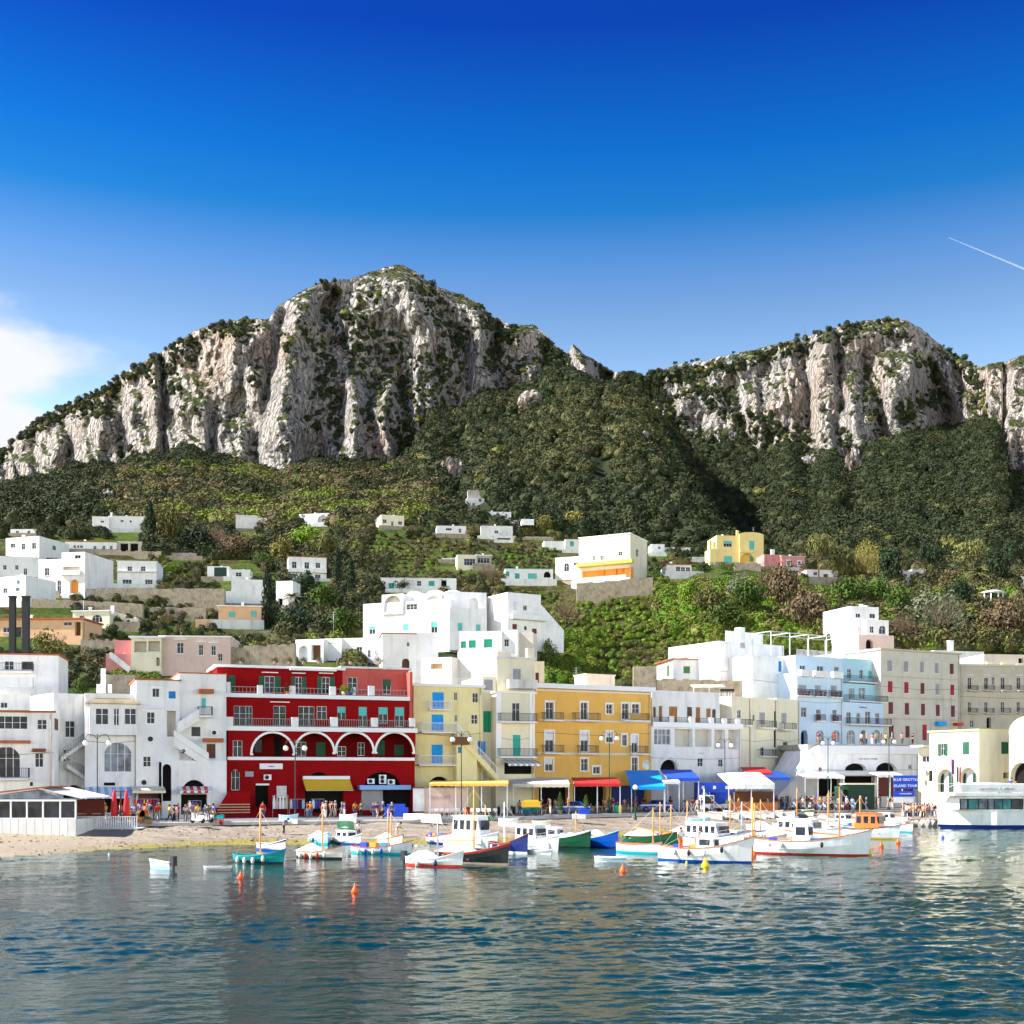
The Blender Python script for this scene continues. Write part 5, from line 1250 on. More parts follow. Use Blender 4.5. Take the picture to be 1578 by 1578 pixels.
h.block(ZE, (1475, 870, 1900), 'cream_light', [('A', 1480, 1105, 1640, 1300), ('w', 1500, 970, 1515, 1040)], depth=11, parapet=.2)
mb = MB(); n = 12
vs = []; fs = []
for j in range(2):
    for k in range(n + 1): t_ = math.pi * k / n; vs.append((3.6 - 2.9 * math.cos(t_), .5 + j * 8, h.zt - .3 + 1.9 * math.sin(t_)))
fs = [(k, k + 1, n + 2 + k, n + 1 + k) for k in range(n)] + [tuple(range(n + 1)), tuple(range(n + 1, 2 * n + 2))]
mb.add(vs, fs); mb.obj('vaulted_roof', MATS['cream_light'], h.th)
# ------------------------------------------------------------------ houses on the hillside
HH = []
def hh(name, label, zm, r, yaw, mat, wins=(), depth=8, parapet=.25, cap=None, left=(), right=(), Y=None, sink=3.0, cat='house', dY=0):
    ox, oy, k = zm; x0, yt, x1, yb = r
    pxc = ox + (x0 + x1) / 2 * k; pyb = oy + yb * k
    Yc = (Y or Yon(pxc, pyb)) + dY
    w = (x1 - x0) * k / F * Yc; d = math.tan(R(yaw)) * w / 2
    h = House(name, label, cat, (ox + x0 * k, Yc - d), (ox + x1 * k, Yc + d), ('z', Z_(pyb, Yc)))
    h.block(zm, (x0, yt, x1), mat, wins, depth=depth, parapet=parapet, cap=cap, left=left, right=right, z0=-sink)
    if len(HH) % 3 != 1 and depth > 5 and Yc > 200: h.chimney(h.b * .25 + (len(HH) % 4), depth * .4, .45, .9)
    if Yc > 225: MB().box(-1.2, h.b + .8, -2.2, -1.95, -2.5, .45).obj('garden_wall', MATS['stone_wall' if len(HH) % 2 else 'white_old'], h.th); rb_ = MB(); rb_.lathe([(.45, 0), (.45, .8), (.05, .9)], 10, (h.b * .6, depth * .6, h.zt - .3)); rb_.obj('water_tank', MATS['grey'], h.th)
    h.Yc = Yc; HH.append((pxc, (x1 - x0) * k / 2, Yc, depth)); return h
W_ = 'white_wall'
h = hh('white_house', 'two storey white house with a shaded right flank, top left of the village', ZG, (40, 395, 272, 545), -20, W_, [('w', 75, 440, 105, 470), ('w', 150, 440, 175, 482), ('w', 222, 435, 250, 478)], 13, right=[('w', 365, 455, 390, 485)]); h.chimney(3, 3)
h = hh('white_house', 'white roof terrace house at the left edge, middle of three stacked ones', ZG, (-60, 530, 262, 690), 12, W_, [('w', 105, 590, 128, 622, 'I'), ('d', 165, 612, 188, 658), ('w', 20, 590, 45, 620)], 9)
h = hh('white_house', 'lowest white house at the left edge above the dark posts', ZG, (-60, 668, 178, 870), -22, W_, [('w', 22, 750, 50, 785), ('w', 110, 745, 136, 772), ('w', 118, 695, 136, 722), ('w', 22, 852, 60, 875)], 9)
h = hh('white_house', 'large white house with recessed balcony and orange arched doorway, left hillside', ZG, (265, 548, 428, 795), -12, W_, [('w', 310, 610, 342, 662, 'I'), ('a', 398, 695, 424, 790), ('w', 330, 700, 352, 740)], 9, parapet=.2)
h.block(ZG, (428, 500, 590), W_, [('o:stucco_grey', 438, 600, 555, 655), ('A:orange', 484, 690, 545, 785), ('w', 520, 520, 560, 545)], off=-.5, depth=12, parapet=.3, z0=-3)
h.bal(ZG, 430, 565, 655, .8, 'wall', .6, off=-.5)
h = hh('white_house', 'pale two storey house with four dark windows beside the big balcony house', ZG, (815, 562, 1088, 742), 6, W_, [('w', 885, 598, 918, 632), ('w', 978, 598, 1010, 632), ('w', 850, 690, 915, 738), ('w', 1008, 690, 1060, 740)], 9, cap=('white_paint', .2, .15))
h.bar(ZG, (815, 632, 1088, 642), 'white_old', .5)
h = hh('low_white_house', 'low white house with tiled edge and pillared porch left of the dark cypress', ZG, (452, 425, 810, 497), 4, W_, [('w', 510, 452, 528, 470), ('w', 535, 452, 550, 470), ('w', 556, 452, 575, 470), ('w', 648, 455, 670, 482), ('w', 712, 455, 732, 482), ('w', 762, 455, 782, 480)], 7, cap=('terracotta', .2, .2))
h.block(ZG, (810, 425, 985), 'stucco_tan', [('o', 835, 440, 890, 497), ('o', 905, 440, 960, 497)], off=1.0, depth=6, z0=-3, parapet=.1)
h = hh('white_house', 'white cube house with a small chimney standing alone at the forest edge, upper left', ZG, (755, 250, 998, 352), 5, W_, [('w', 838, 275, 858, 292), ('w', 900, 278, 915, 295)], 9, cap=('white_old', .1, .2)); h.chimney(.3, 1, .6, 1.3)
h.block(ZG, (640, 252, 757), W_, [('w', 700, 280, 722, 295)], off=-1.5, depth=7, z0=-3)
h = hh('white_house', 'tiny white house front half hidden by trees, far upper left', ZG, (72, 340, 255, 385), 0, W_, [('w', 110, 352, 130, 372), ('w', 190, 352, 210, 372)], 6)
h = hh('cream_house', 'small cream house with arched window and roof terrace below the long stone wall', ZG, (505, 905, 762, 992), -6, 'cream_light', [('a', 638, 935, 712, 988), ('a', 548, 940, 590, 985)], 7, cap=('white_paint', .2, .15))
h.rail(ZG, 510, 760, 905, 880, off=.3); h.piers(ZG, [(768, 870, 790, 930)], name='chimney')
h = hh('orange_house', 'long orange brown house behind the two dark posts, left edge', ZG, (-60, 960, 572, 1112), -4, 'peach_wall', [('w', 20, 1020, 70, 1060, 'I'), ('w', 110, 1020, 150, 1100, 'n'), ('w', 440, 985, 500, 1010), ('o:brown', 520, 985, 560, 1080)], 8, cap=('terracotta', .3, .25))
h = hh('pink_house', 'long pale pink house with a covered cream loggia and red outside stairs', ZG, (1108, 1082, 1600, 1300), 5, 'pink_wall', [('w', 1230, 1128, 1275, 1205, 'LI'), ('w', 1380, 1145, 1412, 1215, 'LI'), ('w', 1468, 1150, 1500, 1218, 'LI'), ('w', 1515, 1205, 1545, 1255)], 9, cap=('white_paint', .15, .15), dY=-8)
h.block(ZG, (912, 1085, 1118), 'cream_light', [('o:stucco_tan', 932, 1120, 1018, 1195), ('o:stucco_tan', 1030, 1118, 1110, 1190), ('A:stucco_tan', 1085, 1230, 1110, 1290)], off=-1.2, depth=9, z0=-3, parapet=.1, cap=('white_paint', .3, .2))
h.block(ZG, (735, 1205, 912), 'rose_wall', [], off=-.6, depth=4, z0=-3, parapet=.4); h.block(ZG, (795, 1112, 935), 'rose_wall', [('s:white', 850, 1200, 868, 1240)], off=1.5, depth=4, z0=-3, parapet=.4)
mb = MB(); a, za = h.fr.loc(0 + 910 * .2218, 740 + 1310 * .2218, -1.6); b, zb_ = h.fr.loc(0 + 770 * .2218, 740 + 1200 * .2218, -1.6)
for i in range(10): mb.box(b + (a - b) * i / 10, b + (a - b) * (i + 1) / 10, -2.4, -1.3, zb_ + (za - zb_) * (i + 1) / 10 - .6, zb_ + (za - zb_) * i / 10)
mb.obj('stairs', MATS['white_wall'], h.th)
h = hh('garage', 'small whitewashed garage with a dark green door on the terraces', ZG, (1440, 598, 1590, 690), 3, W_, [('s:darkgreen', 1488, 605, 1575, 675)], 4)
h = hh('low_white_house', 'low white roofline house on the terrace right of the round pines, upper left', ZG, (1318, 225, 1590, 262), 0, W_, [], 6)

h = hh('grey_house', 'grey white block house with a lit right corner beside the blue parked car, upper hillside', ZH, (150, 243, 300, 352), 10, 'white_old', [('s:white', 200, 280, 245, 320)], 8); h.block(ZH, (300, 262, 370), W_, [('o', 292, 295, 310, 350)], off=.5, depth=6, z0=-3)
h = hh('arched_white_house', 'white house with round vaulted roofs and open arches on the upper terraces', ZH, (590, 232, 800, 322), -10, W_, [('A:white_old', 720, 242, 788, 292)], 7); h.block(ZH, (800, 240, 1010), W_, [('s:brown', 828, 262, 858, 288), ('s:brown', 908, 270, 946, 300)], off=.5, depth=7, z0=-3)
h = hh('cream_house', 'cream white cottage with two dark square windows on the upper terraces', ZH, (1160, 243, 1320, 335), 16, 'cream_light', [('w', 1172, 272, 1198, 298), ('w', 1278, 285, 1306, 310), ('w', 1230, 285, 1246, 320)], 10, left=[('w', 1115, 270, 1135, 295)])
h = hh('white_house', 'white two storey villa with three balcony doors between the cypresses', ZH, (515, 532, 780, 700), 12, W_, [('d', 540, 565, 573, 612), ('d', 628, 570, 660, 615), ('w', 705, 573, 737, 610), ('w', 525, 650, 570, 685), ('w', 600, 655, 640, 690), ('w', 700, 655, 740, 690)], 8, cap=('terracotta', .15, .12)); h.bal(ZH, 515, 780, 640, .8, 'wall', 1.0)
h = hh('white_house', 'white block house with a blank front above the small peach house', ZH, (120, 690, 362, 880), 8, W_, [('s:white', 262, 725, 285, 800)], 8, dY=3); h.block(ZH, (62, 770, 122), W_, off=-.3, depth=7, z0=-3); h.chimney(.2, .5, .5, 3.5)
h = hh('peach_house', 'small peach house with two turquoise windows left of the tall cypress', ZH, (30, 872, 325, 995), 6, 'peach_wall', [('h:cyan', 102, 914, 148, 955, 'f'), ('h:cyan', 256, 908, 298, 952, 'f'), ('o', 60, 985, 150, 1000)], 7, cap=('white_paint', .3, .2), dY=-3); h.block(ZH, (-130, 965, 28), 'peach_wall', off=-.5, depth=5, z0=-3)
h = hh('white_house', 'narrow white house with dark doorway just right of the tall cypress', ZH, (430, 790, 560, 895), -10, W_, [('o', 445, 822, 475, 880)], 5); h.block(ZH, (430, 700, 545), W_, off=2.0, depth=5, z0=0)
h = hh('low_white_house', 'white cottage with gabled chapel-like fronts behind the red house roof', ZH, (565, 1105, 760, 1262), -14, W_, [('A:white', 590, 1150, 650, 1255), ('o:brown', 675, 1145, 740, 1250)], 6)
h = hh('low_white_house', 'white cottage with a pointed parapet and small grille next to the bare tree', ZH, (745, 1100, 885, 1255), -14, W_, [('s:grey', 795, 1128, 840, 1136), ('o:brown', 720, 1160, 742, 1235)], 6); h.block(ZH, (885, 1095, 1165), W_, [('w', 988, 1158, 1028, 1208), ('w', 1068, 1180, 1085, 1230)], off=1, depth=5, z0=-3)
h = hh('low_white_house', 'long low white house with one teal shutter behind palms, middle hillside', ZH, (1160, 680, 1578, 775), 3, W_, [('s:teal', 1212, 715, 1250, 752), ('w', 1408, 698, 1440, 735), ('s:teal', 1490, 700, 1530, 735), ('w', 1300, 715, 1330, 745)], 6, cap=('white_old', .2, .15)); h.block(ZI, (150, 645, 270), W_, [('o', 165, 655, 205, 700)], off=1, depth=5, z0=-3)

# the big white villa group above the cream tower
h = hh('white_villa', 'big white vaulted villa with turquoise shutters, left wing in full sun', ZH, (1035, 842, 1640, 1085), -24, W_, [('h:cyan', 1078, 1015, 1118, 1070), ('h:cyan', 1312, 1000, 1352, 1045, 'f'), ('h:cyan', 1508, 985, 1550, 1060), ('w', 1335, 860, 1410, 900)], 11, parapet=.4, Y=214, right=[('h:cyan', 1650, 985, 1690, 1040)])
h.block(ZH, (1165, 792, 1312, 930), W_, [('A:stucco_grey', 1180, 800, 1300, 915)], off=-.25, depth=6, parapet=0); 
h.block(ZH, (1320, 790, 1578, 845), W_, [('A:stucco_grey', 1470, 800, 1560, 842)], off=3, depth=6, parapet=0)
mb = MB()
for (x_, w_) in ((1385, 55), (1530, 70), (1650, 70)):
    q, z = h.fr.loc(330 + x_ * .2218, 740 + 795 * .2218, 3); rw = w_ * .2218 / F * 214; pts_ = [(q + rw * math.cos(math.pi * k / 10), 3, z + rw * .45 * math.sin(math.pi * k / 10)) for k in range(11)]; mb.prism(pts_, (0, 5, 0))
mb.obj('vaulted_roof', MATS[W_], h.th)
h = hh('white_villa', 'grey shaded middle wing of the white vaulted villa with two turquoise shutters', ZI, (222, 840, 470, 1005), 14, W_, [('h:cyan', 278, 938, 310, 990, 'f'), ('h:cyan', 398, 948, 428, 1000, 'f')], 9, parapet=.4, Y=211); h.block(ZI, (205, 735, 468), W_, [('A:white', 355, 775, 412, 858)], off=2.5, depth=7, z0=2)
h = hh('white_villa', 'right wing of the white villa with a sunlit left flank and brown shutters', ZI, (608, 745, 825, 1005), 32, W_, [('s:white', 640, 800, 668, 855), ('w', 710, 822, 735, 858), ('s:white', 772, 835, 810, 900), ('s:maroon', 638, 945, 668, 980), ('s:maroon', 715, 960, 732, 985), ('s:maroon', 768, 975, 798, 1008)], 14, Y=212); h.bal(ZI, 620, 850, 915, .7, 'wall', 1.0)
mb = MB(); mb.prism([(h.b, 0, -3), (h.b + 4.8, 0, -3), (h.b + 4.8, 0, 1.0), (h.b, 0, 5.2)], (0, 3, 0)); mb.obj('sloping_wall', MATS[W_], h.th)
h = hh('white_house', 'white house with three bright green blinds above the blank white wall', ZI, (290, 992, 568, 1135), -8, W_, [('h:jade', 300, 1060, 334, 1105, 'f'), ('h:jade', 352, 1052, 398, 1102, 'f'), ('h:jade', 452, 1045, 506, 1100, 'f')], 8, Y=188); h.block(ZI, (568, 985, 672), W_, [('w', 585, 1045, 614, 1092)], off=.5, depth=8, z0=-3); h.block(ZI, (672, 1000, 775), 'stucco_grey', [], off=2.5, depth=5, z0=-3)
h = hh('white_house', 'tall blank white wall house above the blue shuttered cream house', ZI, (278, 1118, 540, 1330), -20, W_, [], 8, Y=166, sink=8); h.block(ZI, (38, 1165, 240), W_, [('o:peach_wall', 100, 1205, 178, 1240)], off=-2.2, depth=6, z0=-8)
h = hh('white_house', 'white block with curved tile edge behind the bare tree and red house', ZI, (0, 1000, 150, 1250), 10, W_, [], 8, Y=170, sink=6); h.block(ZH, (1170, 1062, 1400), W_, [('w', 1338, 1125, 1358, 1155), ('A:brown', 1305, 1238, 1358, 1310)], off=-.8, depth=7, z0=-6, cap=('terracotta', .1, .12))
h = hh('cream_house', 'narrow cream annex with reddish door behind the ochre house corner', ZI, (782, 1190, 848, 1350), 5, 'cream_light', [('s:maroon', 790, 1265, 812, 1330)], 5, Y=172, sink=6)

# upper right hill
h = hh('cream_villa', 'large cream villa with long orange ground floor loggia on the hill', ZI, (1075, 362, 1412, 672), -26, 'cream_light', [('w', 1163, 498, 1185, 525), ('w', 1215, 495, 1240, 525), ('w', 1335, 470, 1362, 495), ('o:orange', 1095, 585, 1420, 650)], 12, parapet=.3, cap=('white_paint', .15, .3), right=[('w', 1450, 455, 1466, 500)])
h.bar(ZI, (1070, 538, 1436, 560), 'ochre_wall', 1.3, name='loggia_roof'); h.bar(ZI, (1050, 640, 1400, 675), 'cream_light', 1.8, name='terrace_wall'); openings(h.fr, ZI, [('s:orange', 1205, 588, 1238, 630), ('s:orange', 1290, 580, 1318, 640), ('s:orange', 1330, 570, 1362, 612)], .25); h.rail(ZI, 1140, 1320, 530, 490, off=-1.2, mat='white_metal')
h = hh('white_house', 'white annex with one arched window left of the large cream villa', ZI, (920, 505, 1078, 680), -22, W_, [('a', 978, 545, 1010, 600), ('w', 1040, 540, 1070, 560)], 8, dY=2)
h = hh('white_house', 'long white house with teal doors below the terraces', ZI, (590, 582, 905, 668), 4, W_, [('s:teal', 595, 600, 618, 630), ('s:teal', 655, 612, 685, 650), ('h:cyan', 740, 612, 800, 650, 'f'), ('A', 845, 600, 890, 640)], 7, cap=('cyan', .1, .1))
h = hh('modern_house', 'flat modern grey house with long dark windows among the vines', ZI, (400, 492, 500, 568), 8, 'concrete', [('w', 408, 510, 490, 545)], 7, cap=('white_paint', .3, .2)); h.block(ZI, (275, 490, 402), 'cream_light', [('w', 320, 515, 395, 560)], off=-1, depth=5, z0=-3)
h = hh('white_house', 'white hut with teal shutter partly behind the cream villa', ZI, (985, 388, 1080, 470), 5, 'white_old', [('s:teal', 1018, 402, 1042, 435)], 6); h.block(ZI, (845, 400, 988), W_, off=.5, depth=5, z0=-3)
h = hh('white_house', 'small white house with pitched shadows in the middle of the upper terraces', ZI, (140, 300, 335, 368), 6, W_, [('w', 285, 318, 302, 345), ('w', 200, 315, 240, 330)], 7)
h = hh('white_house', 'white house with arched base below the highest house', ZI, (460, 208, 630, 282), 4, W_, [('w', 480, 225, 498, 245), ('w', 535, 220, 555, 240), ('w', 590, 222, 606, 242), ('A', 520, 250, 585, 282)], 7)
h = hh('white_house', 'highest small white house at the edge of the forest', ZI, (335, 120, 455, 182), 6, W_, [('w', 375, 150, 392, 168), ('w', 418, 120, 436, 142)], 6, dY=0); h.block(ZI, (345, 65, 440), 'concrete', [], off=1.5, depth=4, z0=0)
h = hh('white_house', 'ruined looking white and stone house under the arched base house', ZI, (430, 300, 640, 382), 4, 'white_old', [('w', 520, 330, 545, 350)], 6); h.block(ZI, (700, 255, 780, 295), W_, off=1, depth=5)
h = hh('pink_house', 'tiny pinkish house alone in the dark forest', ZI, (1165, 14, 1300, 52), 4, 'pink_wall', [('w', 1185, 25, 1200, 40), ('w', 1240, 22, 1260, 40)], 7, Y=560, sink=9)
h = hh('white_house', 'little white house behind the cream villa roof', ZJ, (125, 308, 232, 395), 4, W_, [('w', 180, 325, 200, 348)], 6); h.block(ZJ, (232, 335, 440), 'white_old', [], off=1, depth=4, z0=-3)
h = hh('yellow_villa', 'bright yellow villa with turquoise shutters and a rounded parapet', ZJ, (655, 238, 840, 478), 8, 'yellow_wall', [('h:cyan', 710, 282, 778, 330), ('h:cyan', 712, 405, 780, 470, 'f')], 9)
h.block(ZJ, (840, 228, 1035), 'yellow_wall', [('s:cyan', 918, 280, 960, 358), ('A:ochre_wall', 845, 382, 960, 458)], off=-.6, depth=9, z0=-3, parapet=.1); openings(h.fr, ZJ, [('s:teal', 922, 405, 958, 448)], .1); h.bal(ZJ, 840, 955, 375, .7, 'wall', .5, off=-.6, slab='yellow_wall')
q, z = h.fr.loc(980 + 935 * .1901, 780 + 232 * .1901, -.6); MB().prism([(q + 3.6 * math.cos(math.pi * k / 12), -.58, z - .02 + .8 * math.sin(math.pi * k / 12)) for k in range(13)], (0, 8.5, 0)).obj('curved_parapet', MATS['yellow_wall'], h.th)
h.block(ZJ, (600, 345, 656), 'yellow_wall', off=-.5, depth=5, z0=-3); h.piers(ZJ, [(598, 275, 616, 345), (630, 290, 645, 345), (815, 195, 833, 240)], mat='yellow_wall', name='chimney')
h = hh('rose_house', 'rose pink house right of the yellow villa', ZJ, (1180, 405, 1368, 520), 10, 'rose_wall', [('w', 1225, 440, 1250, 480, 'T'), ('w', 1312, 445, 1338, 480, 'T')], 8, cap=('pink_wall', .2, .2)); h.block(ZJ, (1040, 392, 1182), 'rose_wall', [], off=.8, depth=6, z0=-3); h.piers(ZJ, [(1095, 350, 1125, 395)], mat=W_, name='chimney', off=1)
h = hh('low_white_house', 'low white house right of the rose pink house', ZJ, (1385, 512, 1640, 600), 8, W_, [('w', 1440, 535, 1470, 560), ('o:brown', 1520, 550, 1560, 600)], 6, cap=('terracotta', .2, .1))
h = hh('garden_shed', 'long low shed with dark glazed front between the cream and yellow villas', ZJ, (250, 470, 450, 552), 8, W_, [('w', 325, 490, 360, 530), ('w', 366, 492, 398, 532), ('w', 405, 494, 440, 535)], 6, cap=('terracotta', .5, .15))
h = hh('bungalow', 'white bungalow with green shutters above the loggia house', ZJ, (300, 1238, 785, 1405), 10, W_, [('s:leaf', 385, 1298, 438, 1355, 'I'), ('h:leaf', 598, 1300, 635, 1360, 'f'), ('s:leaf', 712, 1310, 742, 1405), ('d', 516, 1308, 540, 1392)], 9, cap=('terracotta', .35, .15), Y=192, left=[('s:leaf', 250, 1290, 272, 1380)]); h.chimney(2, 2, .6, .8)
h = hh('white_house', 'white villa spread behind the umbrella pines, right hillside', ZK, (725, 450, 800, 520), 6, W_, [('w', 745, 470, 765, 490)], 7); h.block(ZK, (800, 440, 900), W_, [('w', 825, 455, 850, 470)], off=1, depth=6, z0=-3); h.block(ZK, (900, 470, 1140), W_, [('w', 930, 510, 945, 545), ('w', 1000, 485, 1020, 500), ('w', 1060, 500, 1085, 520)], off=-1, depth=8, z0=-4)
h = hh('white_house', 'stepped white house with arched window above the blue hotel', ZK, (375, 698, 568, 990), 20, W_, [('w', 408, 745, 440, 775, 'T'), ('w', 505, 745, 545, 780), ('s:white', 408, 838, 450, 880)], 9, Y=222, sink=6); h.block(ZK, (485, 790, 638), W_, [('w', 505, 835, 535, 880, 'T'), ('a', 570, 830, 618, 890)], off=-2, depth=8, z0=-6); h.chimney(5, 3, .5, 3.2); h.block(ZK, (430, 895, 675), 'pink_wall', [('A', 480, 925, 530, 990)], off=-3.5, depth=5, z0=-6)
for lb, zm, r_, mt, w_ in (('tiny white hut between the vaulted house and the cream cottage', ZH, (1010, 235, 1080, 256), W_, []), ('white shed left of the uppermost stone houses', ZH, (1365, 288, 1455, 312), W_, []), ('small stone and white barn right of the arched base house', ZI, (640, 262, 705, 300), 'concrete', [('o', 660, 275, 680, 298)]),
    ('little white shed left of the modern grey house', ZI, (175, 512, 272, 538), W_, [('w', 200, 518, 216, 532)]), ('small dark green garden shed on the middle terraces', ZI, (540, 380, 625, 408), 'darkgreen', []), ('long low white wall house above the cream villa', ZI, (720, 372, 890, 392), 'white_old', []), ('white strip house behind the yellow villa garden', ZJ, (440, 412, 600, 452), 'white_old', [('w', 480, 425, 500, 445)]),
    ('pale flat hut beneath the round pines, upper left', ZG, (1180, 505, 1400, 545), 'concrete', []), ('pale garden pavilion between the peach house and the garage', ZH, (105, 620, 250, 690), 'white_old', [('w', 150, 640, 190, 670)]), ('white fragment house at the right edge behind the pines', ZK, (1548, 490, 1640, 560), W_, [('w', 1560, 505, 1575, 530)]),
    ('small white house above the right end of the stone wall', ZG, (1550, 780, 1640, 870), W_, []), ('small stone shed on the terrace below the pale two storey house', ZG, (860, 960, 960, 1010), 'cream_light', [('o', 880, 970, 900, 1005)])): hh('small_house', lb, zm, r_, 4, mt, w_, 5)
# gazebo
Yg_ = Yon(1228 + 1360 * .2218, 780 + 700 * .2218); c = P(1228 + 1360 * .2218, 780 + 700 * .2218, Yg_)
t_ = thing('gazebo', 'round white columned gazebo on the right hillside', 'gazebo', c)
g_ = MB(); g_.lathe([(3.2, -3), (3.2, .2)], 16); g_.obj('base', MATS['white_paint'], t_)
for k in range(9): mb = MB(); mb.tube([(2.7 * math.cos(k * .698), 2.7 * math.sin(k * .698), .2), (2.7 * math.cos(k * .698), 2.7 * math.sin(k * .698), 3.2)], .18, 7); mb.obj('column', MATS['white_paint'], t_)
g_ = MB(); g_.lathe([(3.1, 3.2), (3.1, 3.5), (2.4, 3.7), (1.2, 3.95), (.1, 4.05)], 16); g_.obj('roof', MATS['white_old'], t_); t_.scale = (.8, .8, .9)

# stone retaining walls
def swall(label, zm, x0, yt, x1, yb, Y=None, yt1=None, yb1=None, mat='stone_wall', d=1.2, name='stone_wall', dY=0):
    ox, oy, k = zm; xc = ox + (x0 + x1) / 2 * k
    Yc = (Y or Yon(xc, oy + (yb + (yb1 or yb)) / 2 * k)) + dY
    a, b = P(ox + x0 * k, oy + yt * k, Yc), P(ox + x1 * k, oy + (yt1 or yt) * k, Yc); c, e = P(ox + x0 * k, oy + yb * k, Yc), P(ox + x1 * k, oy + (yb1 or yb) * k, Yc)
    mb = MB(); n = 14; r = random.Random(int(x0 + yt))
    for i in range(n):
        p0, p1 = a.lerp(b, i / n), a.lerp(b, (i + 1) / n); q0, q1 = c.lerp(e, i / n), c.lerp(e, (i + 1) / n); j = r.uniform(-.15, .15)
        mb.prism([q0 - Vector((0, 0, 2)), q1 - Vector((0, 0, 2)), p1 + Vector((0, 0, j)), p0 + Vector((0, 0, j))], (0, d, 0))
    o = mb.obj(name, MATS[mat]); tag(o, label, 'wall'); return o
swall('long rubble retaining wall under the pale two storey house, left hillside', ZG, 600, 752, 1560, 850)
swall('rough stone terrace wall below the long rubble wall, left hillside', ZG, 220, 820, 990, 900, yt1=860, yb1=905)
swall('stone terrace wall above the cream arched window house', ZG, 990, 885, 1430, 960)
swall('grey stone wall under the low porch house', ZG, 690, 490, 1120, 545, yt1=495)
swall('stone wall beneath the orange brown house near the olive shrub', ZG, 560, 1110, 800, 1240)
swall('short stone wall behind the tower house chimneys', ZG, 720, 1352, 940, 1460, Y=158)
swall('grey stone wall along the garden behind the red house', ZH, 110, 1160, 560, 1230, yt1=1140, Y=170)
swall('rubble wall under the large cream villa', ZI, 1060, 680, 1560, 770, yt1=640, yb1=780, mat='stone_wall')
swall('stone wall under the white bungalow', ZD, 165, 350, 905, 470, Y=186, yt1=360)
swall('ruined stone wall climbing behind the ochre house', ZD, -20, 250, 170, 400, Y=186)
swall('stone wall under the yellow villa', ZJ, 800, 462, 1015, 520)
swall('pale stone wall left of the yellow villa garden', ZJ, 300, 530, 550, 560, mat='concrete')
# the two dark posts
for k_, (x0, x1, lb) in enumerate(((68, 108, 'left one of two tall black posts above the planted balcony house'), (158, 203, 'right one of two tall black posts above the planted balcony house'))):
    Yp = 160; c = P((x0 + x1) / 2 * .2218, 740 + 1160 * .2218, Yp); w_ = (x1 - x0) * .2218 / F * Yp; hz = 345 * .2218 / F * Yp
    t_ = thing('tall_post', lb, 'post', (c.x, c.y, c.z - 1), 0, 'tall black posts on the left hillside')
    MB().box(-w_ / 2, w_ / 2, -.3, .3, 0, hz + 1).obj('shaft', MATS['black'], t_); MB().box(-w_ / 2 - .08, w_ / 2 + .08, -.38, .38, hz + 1, hz + 1.2).obj('cap', MATS['black'], t_)
# forest between the top terraces and the cliffs
nF = 26000
fp = nrg.uniform(-260, 1840, nF); ft = nrg.uniform(0, 1.0, nF) ** 0.85
fx, fy, fz = forest_point(fp, ft)
dens = sstep(-1.2, -0.8, fbm(fx / 25, fy / 25, 9, 2, 81)); keep = nrg.uniform(0, 1, nF) < dens
for q_ in HH:
    if q_[2] > 395: keep &= ~((abs(fp - q_[0]) < q_[1] + 2.5) & (fy > q_[2] - 34) & (fy < q_[2] + q_[3] + 3))
fx, fy, fz, fp, ft = [a[keep] for a in (fx, fy, fz, fp, ft)]
py_ = HY - (fz - CAMZ) / fy * F
brown = sstep(130, 210, fp) * (1 - sstep(640, 690, fp)) * sstep(718, 740, py_)
tn = fbm(fx / 22, fy / 22, 3, 3, 85) * 0.5 + 0.5
tint = 0.04 + 0.42 * np.clip(tn + nrg.uniform(-.3, .3, len(fx)), 0, 1)
tb = np.clip(0.42 + 0.95 * (fbm(fx / 30, fy / 30, 8, 2, 88) * .5 + .5 - 0.2) + nrg.uniform(-.16, .10, len(fx)), 0.25, .93)
tint = np.where(nrg.uniform(0, 1, len(fx)) < brown, tb, tint)
olive = np.exp(-((fp - 900) / 150) ** 2) * sstep(600, 640, py_) * (1 - sstep(720, 760, py_))
tint = np.where(nrg.uniform(0, 1, len(fx)) < olive * 0.7, 0.5 + nrg.uniform(0, .1, len(fx)), tint)
lime = nrg.uniform(0, 1, len(fx)) < 0.012; tint = np.where(lime, 0.85, tint)
sc = 1.5 + 3.6 * nrg.uniform(0, 1, len(fx)) ** 1.8 * (1 - 0.0 * ft); sc = np.where(fp < 150, sc * 1.1, sc)
scatter('forest', np.stack([fx, fy, fz + sc * 0.45], 1), sc, tint, CR, 'dense evergreen forest covering the slope below the cliffs')


